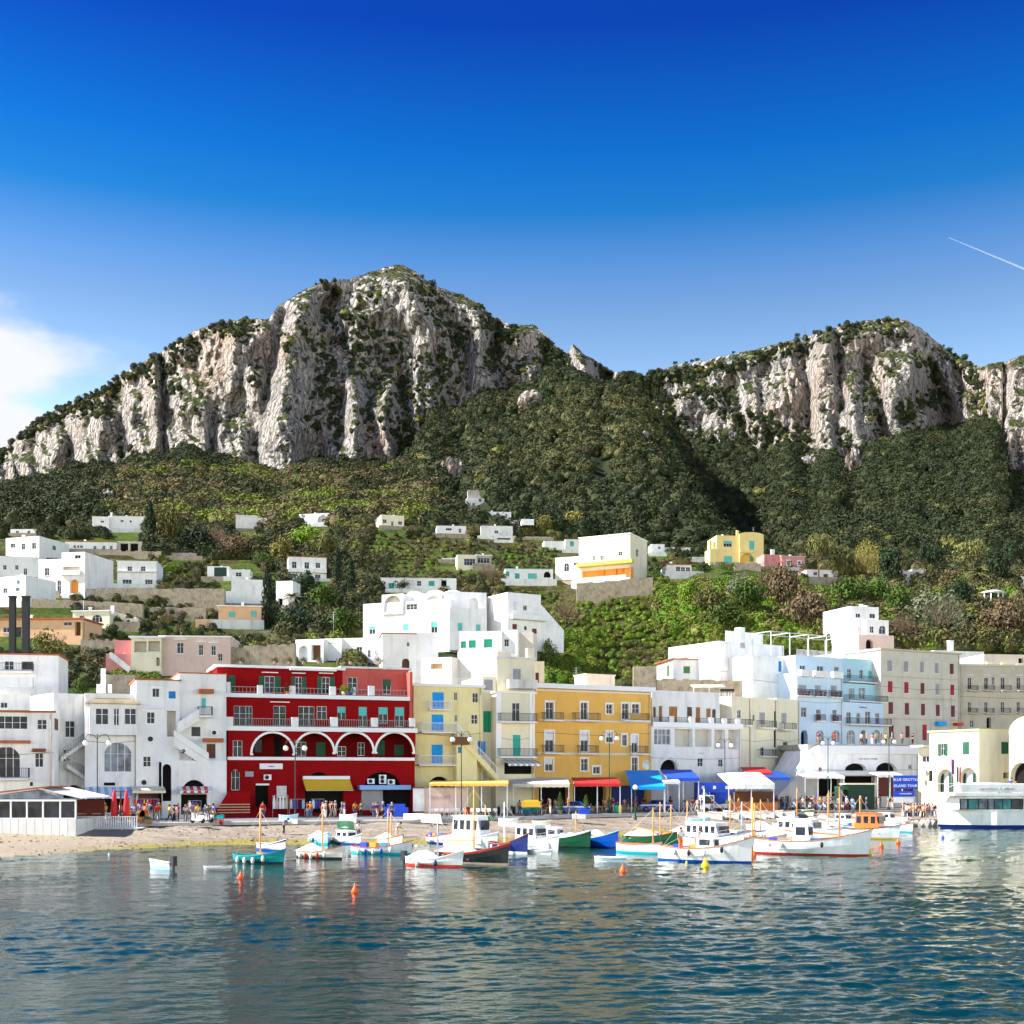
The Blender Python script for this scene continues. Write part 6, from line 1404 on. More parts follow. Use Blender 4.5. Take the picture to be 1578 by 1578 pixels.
for px_, py_b, w_, h_, lb in ((697, 742, 34, 34, 'pale rock outcrop above the forest edge houses'), (820, 630, 44, 24, 'pale rock outcrop high on the central wooded slope'), (1316, 735, 26, 40, 'pale rock outcrop under the right cliff'), (1243, 728, 40, 22, 'pale rock outcrop left of the right cliff foot'), (946, 668, 16, 12, 'small rock outcrop on the central spur'), (992, 678, 18, 12, 'small rock outcrop right on the central spur'), (165, 776, 24, 18, 'grey rock outcrop in the left forest')):
    tq = np.linspace(0, 1, 200); _, yq, zq = forest_point(np.full(200, float(px_)), tq); ok = np.where(HY - (zq - CAMZ) / yq * F <= py_b)[0]; Yo = float(yq[ok[0]]) if len(ok) else float(BY(px_)); Yo -= 4
    c_ = P(px_, py_b, Yo); rw = w_ / F * Yo / 2; rh = h_ / F * Yo; bm = bmesh.new(); bmesh.ops.create_icosphere(bm, subdivisions=4, radius=1.0)
    for v in bm.verts:
        d_ = v.co.copy(); k_ = 1 + .35 * mnoise.noise(Vector((d_.x * 2.6, d_.y * 2.6, d_.z * 1.0)) + Vector((px_, 0, 0))) + .16 * mnoise.noise(Vector((d_.x * 7, d_.y * 7, d_.z * 3)) + Vector((px_, 3, 0)))
        v.co = Vector((d_.x * rw * k_, d_.y * rw * .8 * k_, (d_.z * .6 + .4) * rh * k_))
    me = bpy.data.meshes.new('rock_outcrop'); bm.to_mesh(me); bm.free(); me.materials.append(MATS['rock']); tag(link('rock_outcrop', me, None, c_), lb, 'rock')
# ------------------------------------------------------------------ trees one can tell apart, and undergrowth
def fol(name, lo, hi, rough=0.8):
    m, t, b = new_mat(name); MATS[name] = m
    pos = nd(t, 'ShaderNodeNewGeometry').outputs['Position']
    n = noise_n(t, 0.8, 4, 0.7, pos); r = nd(t, 'ShaderNodeObjectInfo').outputs['Random']
    c = nramp(t, n, [(0.3, lo), (0.7, hi)])
    c = nmix(t, 1.0, c, nramp(t, r, [(0, 0.75), (1, 1.2)]), 'MULTIPLY')
    t.links.new(c, b.inputs['Base Color']); b.inputs['Roughness'].default_value = rough; b.inputs['Specular IOR Level'].default_value = 0.15
fol('leaf_dark', (0.012, 0.025, 0.012), (0.035, 0.055, 0.022)); fol('leaf_mid', (0.03, 0.065, 0.012), (0.10, 0.15, 0.025)); fol('leaf_lime', (0.08, 0.15, 0.012), (0.20, 0.29, 0.025))
fol('leaf_olive', (0.07, 0.08, 0.025), (0.19, 0.18, 0.055)); fol('leaf_brown', (0.075, 0.052, 0.03), (0.17, 0.125, 0.065)); fol('leaf_yellow', (0.09, 0.095, 0.02), (0.23, 0.20, 0.05)); fol('leaf_grey', (0.08, 0.10, 0.05), (0.20, 0.21, 0.12))
M('bark', (0.14, 0.09, 0.06), 0.95, 0.3, bump=0.6, scale=3); M('twig', (0.22, 0.14, 0.10), 0.9, 0.2)
def crown_mesh(kind, seed, mat):
    r = random.Random(seed); vs = []; fs = []
    def leafball(c, rad, n, sz, up=.4):
        for i in range(n):
            d = Vector((r.gauss(0, 1), r.gauss(0, 1), r.gauss(up, 1))).normalized()
            p = c + d * rad * r.uniform(.75, 1.1)
            nr = (d + Vector((r.uniform(-.8, .8), r.uniform(-.8, .8), r.uniform(-.3, .8)))).normalized()
            u = nr.orthogonal().normalized(); w = nr.cross(u); a = r.uniform(0, 6.28); u, w = u * math.cos(a) + w * math.sin(a), w * math.cos(a) - u * math.sin(a)
            s = sz * r.uniform(.6, 1.3); o = len(vs); vs.extend([p - u * s, p - w * s * .5, p + u * s, p + w * s * .5]); fs.append([o, o + 1, o + 2, o + 3])
    if kind == 'round':
        for i in range(24):
            d = Vector((r.gauss(0, 1), r.gauss(0, 1), r.gauss(.2, .8))).normalized(); k = r.uniform(.3, .66)
            leafball(Vector((d.x * k, d.y * k, .5 + d.z * k * .6)), r.uniform(.2, .36), 60, .062)
        leafball(Vector((0, 0, .5)), .45, 220, .10)
    elif kind == 'cypress':
        for i in range(26):
            z = i / 25; rad = (.34 * (1 - z) ** .7 * min(1, z * 6 + .5) + .03)
            a = r.uniform(0, 6.28); leafball(Vector((math.cos(a) * rad * .3, math.sin(a) * rad * .3, z)), rad, 46, .055, .1)
    elif kind == 'pine':
        for i in range(22):
            a = r.uniform(0, 6.28); k = r.uniform(0, .85) ** .7
            leafball(Vector((math.cos(a) * k, math.sin(a) * k, .72 + .16 * (1 - k) + r.uniform(-.05, .05))), r.uniform(.16, .27), 55, .055, .6)
    elif kind == 'bush':
        for i in range(16):
            a = r.uniform(0, 6.28); k = r.uniform(0, .7); leafball(Vector((math.cos(a) * k, math.sin(a) * k, r.uniform(.1, .75) * (1 - k * .5))), r.uniform(.22, .36), 60, .06)
    elif kind == 'bare':   # many twigs, few leaves
        for i in range(900):
            d = Vector((r.gauss(0, 1), r.gauss(0, 1), abs(r.gauss(.5, .8)))).normalized(); k = r.uniform(.35, 1)
            p = Vector((0, 0, .18)) + Vector((d.x, d.y, d.z * .82)) * k * r.uniform(.75, 1); q = p + (d + Vector((r.uniform(-.8, .8), r.uniform(-.8, .8), r.uniform(-.2, .9)))).normalized() * r.uniform(.08, .2)
            s = (q - p).cross(Vector((r.random(), r.random(), r.random()))).normalized() * .008; o = len(vs); vs.extend([p - s, p + s, q]); fs.append([o, o + 1, o + 2])
    me = bpy.data.meshes.new('crown'); me.from_pydata([tuple(v) for v in vs], [], fs); me.materials.append(MATS[mat]); return me
def trunk_mesh(kind, seed):
    r = random.Random(seed); mb = MB()
    if kind in ('round', 'bare', 'bush'):
        mb.tube([(0, 0, -.15), (.01, 0, .18), (.02, .01, .4)], [.035, .028, .02], 6)
        n = 8 if kind != 'bare' else 16
        for i in range(n):
            a = i * 6.28 / n + r.uniform(-.3, .3); z = r.uniform(.15, .35); e = Vector((math.cos(a) * r.uniform(.35, .6), math.sin(a) * r.uniform(.35, .6), z + r.uniform(.2, .55)))
            m_ = e * .5 + Vector((0, 0, z * .5 - .02)); mb.tube([(.01, 0, z), m_, e], [.016, .010, .004], 4, False)
            for k in range(3):
                f = m_.lerp(e, r.uniform(0, .9)); mb.tube([f, f + Vector((r.uniform(-.2, .2), r.uniform(-.2, .2), r.uniform(.05, .25)))], [.006, .002], 3, False)
    elif kind == 'pine':
        mb.tube([(0, 0, -.1), (.02, .01, .4), (0, 0, .72)], [.035, .028, .018], 6)
        for i in range(8): a = i * .785 + r.uniform(-.2, .2); mb.tube([(0, 0, .5 + .02 * i), (math.cos(a) * .3, math.sin(a) * .3, .66), (math.cos(a) * .6, math.sin(a) * .6, .74)], [.014, .01, .004], 4, False)
    else: mb.tube([(0, 0, -.1), (0, 0, .9)], [.03, .008], 6)
    return mb.mesh('trunk', MATS['bark'])
import zlib
def hash(s): return zlib.crc32(s.encode())
CMS = {}
def tree(kind, label, px, pyb, hpx, wpx, leaf, Y=None, name=None, cat='tree', group=None, dY=0):
    Yt = (Y or Yon(px, pyb)) + dY; c = P(px, pyb, Yt); H = hpx / F * Yt; Wd = wpx / F * Yt / 2
    key = (kind, leaf, rng.randrange(2))
    if key not in CMS: CMS[key] = (crown_mesh(kind, hash(kind + leaf) % 997 + key[2], leaf), trunk_mesh(kind, key[2] + 3))
    cm, tm = CMS[key]
    nm = name or {'round': 'broadleaf_tree', 'cypress': 'cypress_tree', 'pine': 'umbrella_pine', 'bush': 'bush', 'bare': 'bare_tree'}[kind]
    th = thing(nm, label, cat, c, rng.uniform(0, 6.28), group)
    sw = Wd / {'round': .82, 'cypress': .42, 'pine': 1.0, 'bush': .9, 'bare': .95}[kind]
    o = link('crown', cm, th); o.scale = (sw, sw, H)
    o = link('trunk', tm, th); o.scale = (max(sw, H * .5), max(sw, H * .5), H)
    return th
D_, M_, L_, O_, B_, Y__, GR = 'leaf_dark', 'leaf_mid', 'leaf_lime', 'leaf_olive', 'leaf_brown', 'leaf_yellow', 'leaf_grey'
TREES = [
 ('cypress', 'tall dark cypress beside the lone white cube house, upper left', 231, 842, 68, 28, D_), ('cypress', 'tall slim dark cypress right of the peach house', 412, 962, 92, 26, D_),
 ('cypress', 'dark cypress right of the balcony villa, leftmost of the group', 520, 905, 60, 20, D_), ('cypress', 'second dark cypress of the group right of the balcony villa', 541, 922, 60, 18, D_), ('cypress', 'short cypress beside the stone house at the forest edge', 802, 832, 22, 8, D_),
 ('pine', 'small bright umbrella pine between the peach house and upper garden', 405, 885, 30, 32, M_), ('round', 'bright lime tree below the arched vaulted white house', 470, 852, 42, 50, L_), ('round', 'olive brown round tree next to the bright lime tree', 500, 862, 42, 46, O_),
 ('round', 'yellowish tree left of the lime tree on the upper hillside', 432, 870, 42, 44, Y__), ('round', 'large grey green tree beside the tall upper left cypress', 262, 838, 58, 46, O_), ('round', 'dark round tree below the low roofline house', 300, 852, 36, 60, D_),
 ('bare', 'brown leafless tree above the dark round tree', 335, 850, 44, 46, 'twig'), ('round', 'dark spreading tree left of the grey block house', 362, 862, 36, 50, B_), ('round', 'olive tree under the grey block house', 392, 852, 30, 44, O_),
 ('bush', 'big round olive yellow shrub next to the two black posts', 82, 1012, 50, 78, Y__), ('bush', 'dark green hedge below the olive yellow shrub', 40, 1012, 14, 60, D_), ('bush', 'leafy green bush behind the white house chimneys', 128, 1075, 34, 48, M_), ('bush', 'low dark green bush over the stair house', 85, 1068, 18, 40, M_),
 ('bare', 'pale leafless tree standing on the terrace behind the red house roof', 601, 1040, 58, 62, 'twig'), ('bare', 'dense reddish brown leafless tree on the green slope right of the villa', 872, 968, 60, 70, 'leaf_brown'), ('bare', 'pale bare tree above the long white house with teal doors', 752, 900, 36, 36, 'twig'),
 ('round', 'dark palm like tree right of the peach house', 470, 925, 44, 54, D_), ('round', 'mid green tree in front of the dark cypress pair', 500, 948, 46, 60, M_), ('round', 'leafy green tree above the white villa left corner', 530, 985, 48, 60, M_), ('bush', 'olive bush on the slope behind the red house', 430, 1010, 26, 60, O_), ('bush', 'lime bush beside the garden wall behind the red house', 390, 1012, 22, 50, L_),
 ('round', 'broad dark green tree below the villa, lower middle hillside', 455, 975, 40, 60, D_), ('bush', 'green shrub in front of the long low white house', 622, 910, 22, 34, D_), ('bush', 'light green shrub beside the long low white house', 668, 908, 20, 30, L_),
 ('round', 'yellow green tree left of the forest stone houses', 838, 822, 28, 34, Y__), ('round', 'lime green tree at the forest edge above the cream villa', 880, 822, 34, 50, Y__), ('round', 'brown green tree left of the lime forest edge tree', 812, 826, 24, 30, O_),
 ('bush', 'round clipped green bush right of the large cream villa', 1012, 902, 32, 34, M_), ('bush', 'green bush in front of the yellow villa', 1120, 886, 24, 30, M_), ('bush', 'mid green hedge bush left of the yellow villa garden', 1085, 880, 18, 30, D_),
 ('bare', 'reddish brown tree in front of the rose pink house', 1188, 925, 66, 58, 'leaf_brown'), ('round', 'large reddish brown tree below the rose house', 1205, 940, 68, 62, B_), ('round', 'brown tree above the stepped white house', 1240, 975, 66, 72, B_), ('round', 'olive green tree left of the brown hillside trees', 1150, 955, 60, 60, M_),
 ('round', 'yellow green tree in the middle of the right green slope', 1092, 952, 50, 50, O_), ('round', 'deep green tree on the slope above the hotel chimney', 1120, 978, 50, 66, M_), ('round', 'pale green willow like tree below the yellow villa', 1062, 935, 40, 44, L_), ('round', 'grey green tree between the slope trees', 1140, 930, 40, 40, GR),
 ('pine', 'tall dark pine left of the yellowish bare tree, right hillside', 1262, 900, 72, 60, O_), ('bare', 'yellowish fan shaped tree, right hillside', 1333, 900, 66, 56, 'leaf_yellow'), ('round', 'yellowish crown tree, right hillside, behind the fan shaped tree', 1336, 880, 44, 46, Y__), ('round', 'dark evergreen beside the fan shaped yellowish tree', 1372, 905, 60, 46, D_), ('round', 'dark olive tree left of the fan shaped tree', 1298, 902, 60, 46, O_),
 ('pine', 'slender umbrella pine in front of the right white villa', 1424, 905, 60, 42, D_), ('pine', 'second slender umbrella pine in front of the right white villa', 1444, 906, 58, 40, D_), ('pine', 'broad umbrella pine with olive crown near the right edge', 1500, 900, 62, 72, O_), ('pine', 'dark umbrella pine at the right edge above the gazebo', 1556, 905, 64, 60, D_), ('round', 'dark rounded pine right of the broad umbrella pine', 1538, 905, 58, 40, D_),
 ('bare', 'wide pale grey tree above the grey stucco house', 1448, 985, 78, 98, 'leaf_grey'), ('round', 'pale grey brown tree crown above the grey stucco hotel', 1440, 970, 56, 84, GR), ('round', 'pinkish brown tree above the right hotels', 1545, 985, 62, 70, B_), ('bare', 'brown leafless tree right of the stepped white house', 1390, 992, 52, 60, 'twig'),
 ('bush', 'bright green bush above the grey stucco house roof', 1425, 1002, 26, 40, L_), ('round', 'dense green tree left of the pale grey tree', 1385, 950, 48, 50, M_), ('round', 'dark green tree below the umbrella pines', 1480, 945, 50, 50, D_), ('round', 'green tree below the dark pine on the right slope', 1310, 935, 42, 60, M_), ('round', 'leafy green tree above the white stepped house', 1350, 935, 44, 50, M_), ('round', 'olive tree left of the stepped white house', 1275, 985, 40, 44, O_),
 ('bush', 'green shrub on the right edge slope above the tan house', 1560, 1008, 22, 60, M_), ('bush', 'trimmed hedge at the right of the bungalow', 1138, 1048, 9, 20, D_),
 ('bush', 'tall green bush hanging below the villa sloping wall', 845, 1035, 60, 40, M_), ('bush', 'dark shrub beside the big balcony house', 155, 905, 18, 36, D_), ('bush', 'dark clipped hedge on the left terraces', 285, 905, 12, 44, D_), ('bush', 'bright green hedge above the low garage', 262, 882, 16, 60, L_), ('bush', 'dark green clipped bush at the end of the terrace hedge', 330, 905, 12, 26, D_),
]
for tr in TREES:
    k_, lb, px_, py_b, hp, wp, lf = tr
    tree(k_, lb, px_, py_b, hp, wp, lf, cat='bush' if k_ == 'bush' else 'tree')
# palm
def palm(label, px, pyb, hpx, sc=1.0):
    Yt = Yon(px, pyb); c = P(px, pyb, Yt); H = hpx / F * Yt; th = thing('palm_tree', label, 'palm', c); mb = MB(); mb.tube([(0, 0, -1), (.1, 0, H * .55)], [.35, .28], 7); mb.obj('trunk', MATS['bark'], th)
    mb = MB(); r = random.Random(px)
    for i in range(34):
        a = i * 2.4; e = r.uniform(-.3, 1.2); L = H * .5; pts = [Vector((.1, 0, H * .55))]
        for k in range(1, 5): t_ = k / 4; pts.append(Vector((math.cos(a) * L * t_ * math.cos(e * .8), math.sin(a) * L * t_ * math.cos(e * .8), H * .55 + L * (math.sin(e) * t_ - .55 * t_ * t_))))
        w = Vector((-math.sin(a), math.cos(a), 0)) * L * .09
        for k in range(4):
            f0, f1 = (1 - abs(k / 4 - .3)), (1 - abs((k + 1) / 4 - .3)) if k < 3 else .1
            mb.add([pts[k] - w * f0 - Vector((0, 0, L * .05)), pts[k], pts[k + 1], pts[k + 1] - w * f1 - Vector((0, 0, L * .05))], [(0, 1, 2, 3)]); mb.add([pts[k] + w * f0 - Vector((0, 0, L * .05)), pts[k], pts[k + 1], pts[k + 1] + w * f1 - Vector((0, 0, L * .05))], [(0, 1, 2, 3)])
    mb.obj('fronds', MATS['leaf_olive'], th)
palm('palm with golden green fronds near the gazebo', 1506, 908, 44); palm('dark palm between the villa and the tall cypress', 452, 938, 34)

# undergrowth and garden rows: stuff
REG = [  # px0, py0, px1, py1, count, size lo, hi, tint lo, hi
 (0, 790, 150, 830, 260, 1.0, 2.6, .2, .6), (140, 760, 240, 800, 200, 1.5, 3.4, .05, .5), (150, 810, 230, 830, 120, 1, 2, .1, .5), (225, 780, 470, 862, 700, 1.4, 3.6, .05, .75), (400, 800, 560, 880, 420, 1.2, 3.2, .2, .95),
 (430, 860, 600, 985, 800, 1.0, 2.4, .1, .85), (330, 985, 560, 1035, 250, .7, 1.8, .4, .98), (380, 900, 460, 960, 240, .8, 2, .05, .5), (230, 850, 330, 930, 260, .6, 1.5, .3, .95), (110, 915, 330, 985, 200, .5, 1.3, .2, .9), (0, 985, 180, 1060, 250, .6, 1.6, .2, .7),
 (160, 1025, 340, 1060, 500, .4, 1.0, .85, 1.0), (560, 800, 720, 830, 200, .8, 2, .1, .7), (560, 830, 860, 900, 800, .35, .9, .45, 1.0), (560, 890, 860, 925, 420, .6, 1.6, .2, .98), (700, 800, 930, 830, 320, 1.0, 2.6, .3, .95), (760, 885, 860, 915, 250, .6, 1.6, .6, .85),
 (840, 925, 1110, 1050, 900, .3, .9, .9, 1.0), (835, 980, 920, 1055, 300, .6, 1.4, .9, 1.0), (1010, 900, 1290, 985, 900, .7, 2.0, .75, 1.1), (900, 860, 1060, 880, 160, .6, 1.4, .3, .9), (1090, 975, 1330, 1010, 500, .5, 1.3, .85, 1.0),
 (1230, 866, 1600, 905, 420, 1.0, 2.4, .05, .9), (1280, 895, 1620, 1010, 1500, .9, 2.4, .3, 1.0), (1000, 845, 1600, 862, 300, 1.2, 2.4, .02, .5), (960, 1000, 1130, 1060, 400, .4, 1.1, .6, 1), (-60, 700, 1600, 700, 0, 1, 1, 0, 1)]
pts = []; scs = []; tts = []
for (a0, b0, a1, b1, n, s0, s1, t0, t1) in REG:
    if not n: continue
    for i in range(n):
        px_ = rng.uniform(a0, a1); py_b = rng.uniform(b0, b1); Yy = Yon(px_, py_b)
        s_ = rng.uniform(s0, s1)
        if any(abs(px_ - q[0]) < q[1] + 3 and q[2] - 5 - 13 * s_ < Yy < q[2] + q[3] + 1 for q in HH): continue
        if py_b > 1040 and 340 < px_ < 840: continue
        z = ground_at(px_, Yy); pts.append((X_(px_, Yy), Yy, z + s_ * .3)); scs.append(s_)
        nn = mnoise.noise(Vector((px_ / 30, py_b / 18, 0))) * .5 + .5; tts.append(min(1, max(0, t0 + (t1 - t0) * min(1, max(0, nn * 1.2 - .1 + rng.uniform(-.3, .3))))))
scatter('undergrowth', np.array(pts), np.array(scs), np.array(tts), CR, 'garden shrubs, hedges and vine rows filling the terraces between the houses')
# ------------------------------------------------------------------ boats
for n_, c_ in dict(boat_white=(0.80, 0.80, 0.78), boat_cream=(0.78, 0.72, 0.60), boat_turq=(0.0, 0.26, 0.28), boat_black=(0.015, 0.02, 0.02), boat_green=(0.01, 0.10, 0.04), boat_navy=(0.01, 0.02, 0.16), boat_blue=(0.0, 0.07, 0.40), boat_red=(0.50, 0.03, 0.02), boat_aqua=(0.0, 0.42, 0.50),
                   boat_sky=(0.35, 0.60, 0.80), varnish=(0.45, 0.13, 0.03), mast_wood=(0.66, 0.30, 0.07), plank=(0.5, 0.40, 0.28), boat_yellow=(0.70, 0.50, 0.02), boat_orange=(0.75, 0.16, 0.02), canvas=(0.80, 0.79, 0.76), rubber=(0.02, 0.02, 0.025), rope=(.5, .42, .3)).items():
    M(n_, c_, 0.35 if n_.startswith('boat') else 0.6, 0.16, streak=.2)
def hull_mesh(L, B, fb, bow, stern, mats, transom=.0, flare=.25):
    """local x forward, waterline z=0"""
    n = 14; rows = []
    def bw(t):
        f = math.sin(math.pi * min(1, .5 + (1 - t) * .5 / .55)) if t > .45 else 1
        e = (1 - ((t - .45) / .55) ** 2.2) if t > .45 else (transom + (1 - transom) * (1 - ((.45 - t) / .45) ** 2.4))
        return max(.015, B / 2 * e)
    mb = MB(); secs = []
    for i in range(n + 1):
        t = i / n; b = bw(t); sh = fb + (bow - fb) * max(0, (t - .35) / .65) ** 2 + (stern - fb) * max(0, (.35 - t) / .35) ** 2
        x = (t - .5) * L; rake = max(0, (t - .8) / .2) * L * .05
        zs = (-.35, .02, .16, sh * .55, sh * .86, sh); ws = (.45, .80 - flare * .5 * t, .84 - flare * .4 * t, .95 - flare * .12 * t, .99, 1.0)
        secs.append([(x - rake * (1 - k / 5), w * b, z) for k, (z, w) in enumerate(zip(zs, ws))])
    nz = 6; vs = []
    for s_ in secs:
        for side in (1, -1): vs += [(x, side * y, z) for x, y, z in s_]
    for i in range(n):
        for k in range(nz - 1):
            a = i * 2 * nz + k; b_ = a + 2 * nz
            mb.cur = 0 if k < 2 else (2 if k == 4 else 1)
            mb.add([vs[a], vs[b_], vs[b_ + 1], vs[a + 1]], [(0, 1, 2, 3)], True)
            a += nz; b_ += nz
            mb.add([vs[a], vs[a + 1], vs[b_ + 1], vs[b_]], [(0, 1, 2, 3)], True)
    mb.cur = 1; mb.add([vs[k] for k in range(nz)] + [vs[nz + k] for k in range(nz - 1, -1, -1)], [tuple(range(2 * nz))])
    mb.cur = 3   # inside floor / foredeck
    for i in range(n):
        t = i / n; d0 = .10 if (t > .62) else (.10 if t < .1 else fb * .55)
        d1 = .10 if ((i + 1) / n > .62) else (.10 if (i + 1) / n < .1 else fb * .55)
        p, q = secs[i][5], secs[i + 1][5]
        mb.add([(p[0], p[1] * .93, p[2] - d0), (q[0], q[1] * .93, q[2] - d1), (q[0], -q[1] * .93, q[2] - d1), (p[0], -p[1] * .93, p[2] - d0)], [(0, 1, 2, 3)])
    me = mb.mesh('hull', [MATS[m_] for m_ in mats]); me.shade_smooth() if False else None
    rb = MB()
    for side in (1, -1):
        for i in range(n):
            p, q = secs[i][5], secs[i + 1][5]
            rb.beam((p[0], side * p[1], p[2] + .01), (q[0], side * q[1], q[2] + .01), .07, .06)
    return me, rb, secs
def boat(label, pxl, pxr, wl, col, bottom='boat_blue', rail='varnish', deck='boat_white', yaw=None, L=None, bowright=True, mast=None, cabin=None, fenders=0, extras='', z=None, Y=None, name='fishing_boat', cat='boat', bowh=1.0, fb=.5, stripe=None, group=None, roll=0, B=None, fcol='boat_blue'):
    Yb = Y or CAMZ * F / (wl - HY); app = (pxr - pxl) / F * Yb
    L = L or max(app * 1.08, 3.0); yw = yaw if yaw is not None else math.degrees(math.acos(min(1, app / L * .97)))
    if z is None: c = P((pxl + pxr) / 2, wl, Yb); c.z = 0
    else: c = P((pxl + pxr) / 2, wl, Yb)
    a = R(yw) if bowright else R(180 - yw)
    th = thing(name, label, cat, c, 0, group); th.rotation_euler = (R(roll), 0, -a if bowright else a)
    B = B or L * .32
    me, rb, secs = hull_mesh(L, B, fb, bowh, fb * 1.15, [bottom, col, stripe or col, deck], transom=.55 if 't' in extras else .12)
    link('hull', me, th); rb.obj('gunwale', MATS[rail], th)
    mb = MB()
    for t in (.2, .42, .6): x = (t - .5) * L; mb.box(x - .12, x + .12, -B * .42, B * .42, fb * .72, fb * .78)
    mb.obj('thwart', MATS['plank'], th)
    if mast:   # (height, frac, mat)
        for (mh, mt, mm) in (mast if isinstance(mast[0], tuple) else (mast,)):
            x = (mt - .5) * L; mk = MB(); mk.tube([(x, 0, .1), (x, 0, mh)], [.075, .045], 7); m_ = mk.obj('mast', MATS[mm], th)
            rg = MB(); rg.tube([(x, 0, mh * .96), (L * .47, 0, bowh)], .012, 3); rg.tube([(x, 0, mh * .96), (-L * .46, 0, fb)], .012, 3); rg.obj('rigging', MATS['rope'], m_)
            if 'y' in extras: yk = MB(); yk.beam((x - .1, 0, mh * .3), (x - L * .45, .1, fb + .75), .1); yk.obj('boom', MATS[mm], m_)
    if cabin:  # (t0, t1, height, width frac)
        t0, t1, ch, cw = cabin; x0, x1 = (t0 - .5) * L, (t1 - .5) * L; w = B * cw / 2; zb = fb * .6; sl = (x1 - x0) * .15
        def cabin_box(x0, x1, w, zb, ch, sl):
            cb = MB(); cb.add([(x0, -w, zb), (x1, -w, zb), (x1, w, zb), (x0, w, zb), (x0 + sl * .3, -w * .88, ch), (x1 - sl, -w * .88, ch), (x1 - sl, w * .88, ch), (x0 + sl * .3, w * .88, ch)], [(4, 5, 6, 7), (0, 1, 5, 4), (1, 2, 6, 5), (2, 3, 7, 6), (3, 0, 4, 7)])
            cb.box(x0 + sl * .2 - .1, x1 - sl + .12, -w * .95, w * .95, ch + .003, ch + .07); return cb
        cbo = cabin_box(x0, x1, w, zb, ch, sl).obj('cabin', MATS['boat_white' if 'o' not in extras else 'boat_orange'], th)
        nw = max(1, int((x1 - x0) / .75)); zc = zb + (ch - zb) * .68; hh_ = (ch - zb) * .18
        wb = MB()
        for i in range(nw):
            xa, xb = x0 + (x1 - x0 - sl) * (i + .18) / nw + sl * .2, x0 + (x1 - x0 - sl) * (i + .82) / nw + sl * .2
            for side in (-1, 1):
                y_ = side * (w * .93 + .012); wb.box(xa, xb, min(y_, y_ - side * .03), max(y_, y_ - side * .03), zc - hh_, zc + hh_)
        wb.box(x1 - sl * .42, x1 - sl * .42 + .03, -w * .7, w * .7, zc - hh_, zc + hh_)
        wb.obj('cabin_window', MATS['glass'], cbo)
    for i in range(fenders):
        t = .15 + .65 * (i + .5) / fenders; x = (t - .5) * L; k = min(13, int(t * 14)); y_ = -secs[k][5][1] - .12
        fbm_ = MB(); fbm_.lathe([(.02, .24), (.09, .2), (.12, .05), (.11, -.12), (.03, -.2)], 8, (x, y_, secs[k][5][2] - .32)); fbm_.obj('fender', MATS[fcol if i % 2 else 'canvas'], th)
    if 'c' in extras:  # canvas cover amidships
        cv = MB(); n = 8; x0, x1 = -L * .42, L * .15
        for i in range(n):
            t0, t1 = i / n, (i + 1) / n
            def pt(t_, s_): return (x0 + (x1 - x0) * t_, s_ * B * .42, fb + .05)
            h0, h1 = fb + .45 * math.sin(math.pi * min(1, t0 * 1.1 + .05)) + .1, fb + .45 * math.sin(math.pi * min(1, t1 * 1.1 + .05)) + .1
            for s_ in (-1, 1): cv.add([pt(t0, s_), pt(t1, s_), (x0 + (x1 - x0) * t1, 0, h1), (x0 + (x1 - x0) * t0, 0, h0)], [(0, 1, 2, 3)])
        cv.obj('canvas_cover', MATS['canvas'], th)
    if 'm' in extras:  # outboard motor
        ob = MB(); ob.box(-L / 2 - .35, -L / 2 - .02, -.15, .15, fb * .6, fb + .45); ob.box(-L / 2 - .25, -L / 2 - .12, -.05, .05, -.3, fb * .6); ob.obj('outboard_motor', MATS['rubber'], th)
    if 'g' in extras:  # gear: coiled nets and crates
        for k, (x, mt) in enumerate(((-L * .12, 'orange'), (L * .05, 'blue'), (-L * .3, 'royal'))): gb = MB(); gb.box(x - .3, x + .25, -.25 + .1 * k, .3, fb * .7, fb * .7 + .5); gb.obj('crate', MATS[mt], th)
    if 'b' in extras:   # bow rail
        br = MB()
        for side in (1, -1):
            pts_ = [(secs[k][5][0], side * secs[k][5][1] * .95, secs[k][5][2] + .45) for k in range(8, 15)]; br.tube(pts_, .018, 4)
            for k in range(8, 15): br.tube([(secs[k][5][0], side * secs[k][5][1] * .95, secs[k][5][2]), (secs[k][5][0], side * secs[k][5][1] * .95, secs[k][5][2] + .45)], .015, 3)
        br.obj('bow_rail', MATS['grey_metal'], th)
    return th
WO, WH = 'mast_wood', 'white_paint'
def mh(Y, top, wl=0): return Z_(top, Y)
boat('turquoise wooden boat with white interior and a wooden mast, leftmost of the moored boats', 352, 447, 1330, 'boat_turq', 'boat_black', 'boat_turq', mast=(mh(84, 1246), .52, WO), fenders=4, L=4.9, bowh=1.05, fcol='boat_white')
boat('small white boat with blue stripe just behind the turquoise boat', 390, 447, 1311, 'boat_white', 'boat_blue', 'boat_white', stripe='boat_navy', L=4.0)
boat('white wooden boat with brown rail and red fenders right of the turquoise boat', 452, 535, 1323, 'boat_cream', 'boat_black', 'varnish', mast=(mh(89, 1248), .55, WO), fenders=5, fcol='boat_red', extras='c', L=4.6)
boat('white motor boat under a white cover behind the brown railed boat', 508, 562, 1301, 'boat_white', 'boat_blue', 'boat_white', cabin=(.25, .7, 1.15, .7), L=4.4, name='motor_boat')
boat('white boat with dark red rail and blue and white fenders below the blue canopy shop', 537, 640, 1316, 'boat_white', 'boat_aqua', 'boat_red', mast=(mh(94, 1246), .60, WO), fenders=5, extras='g', L=5.6, bowh=1.1)
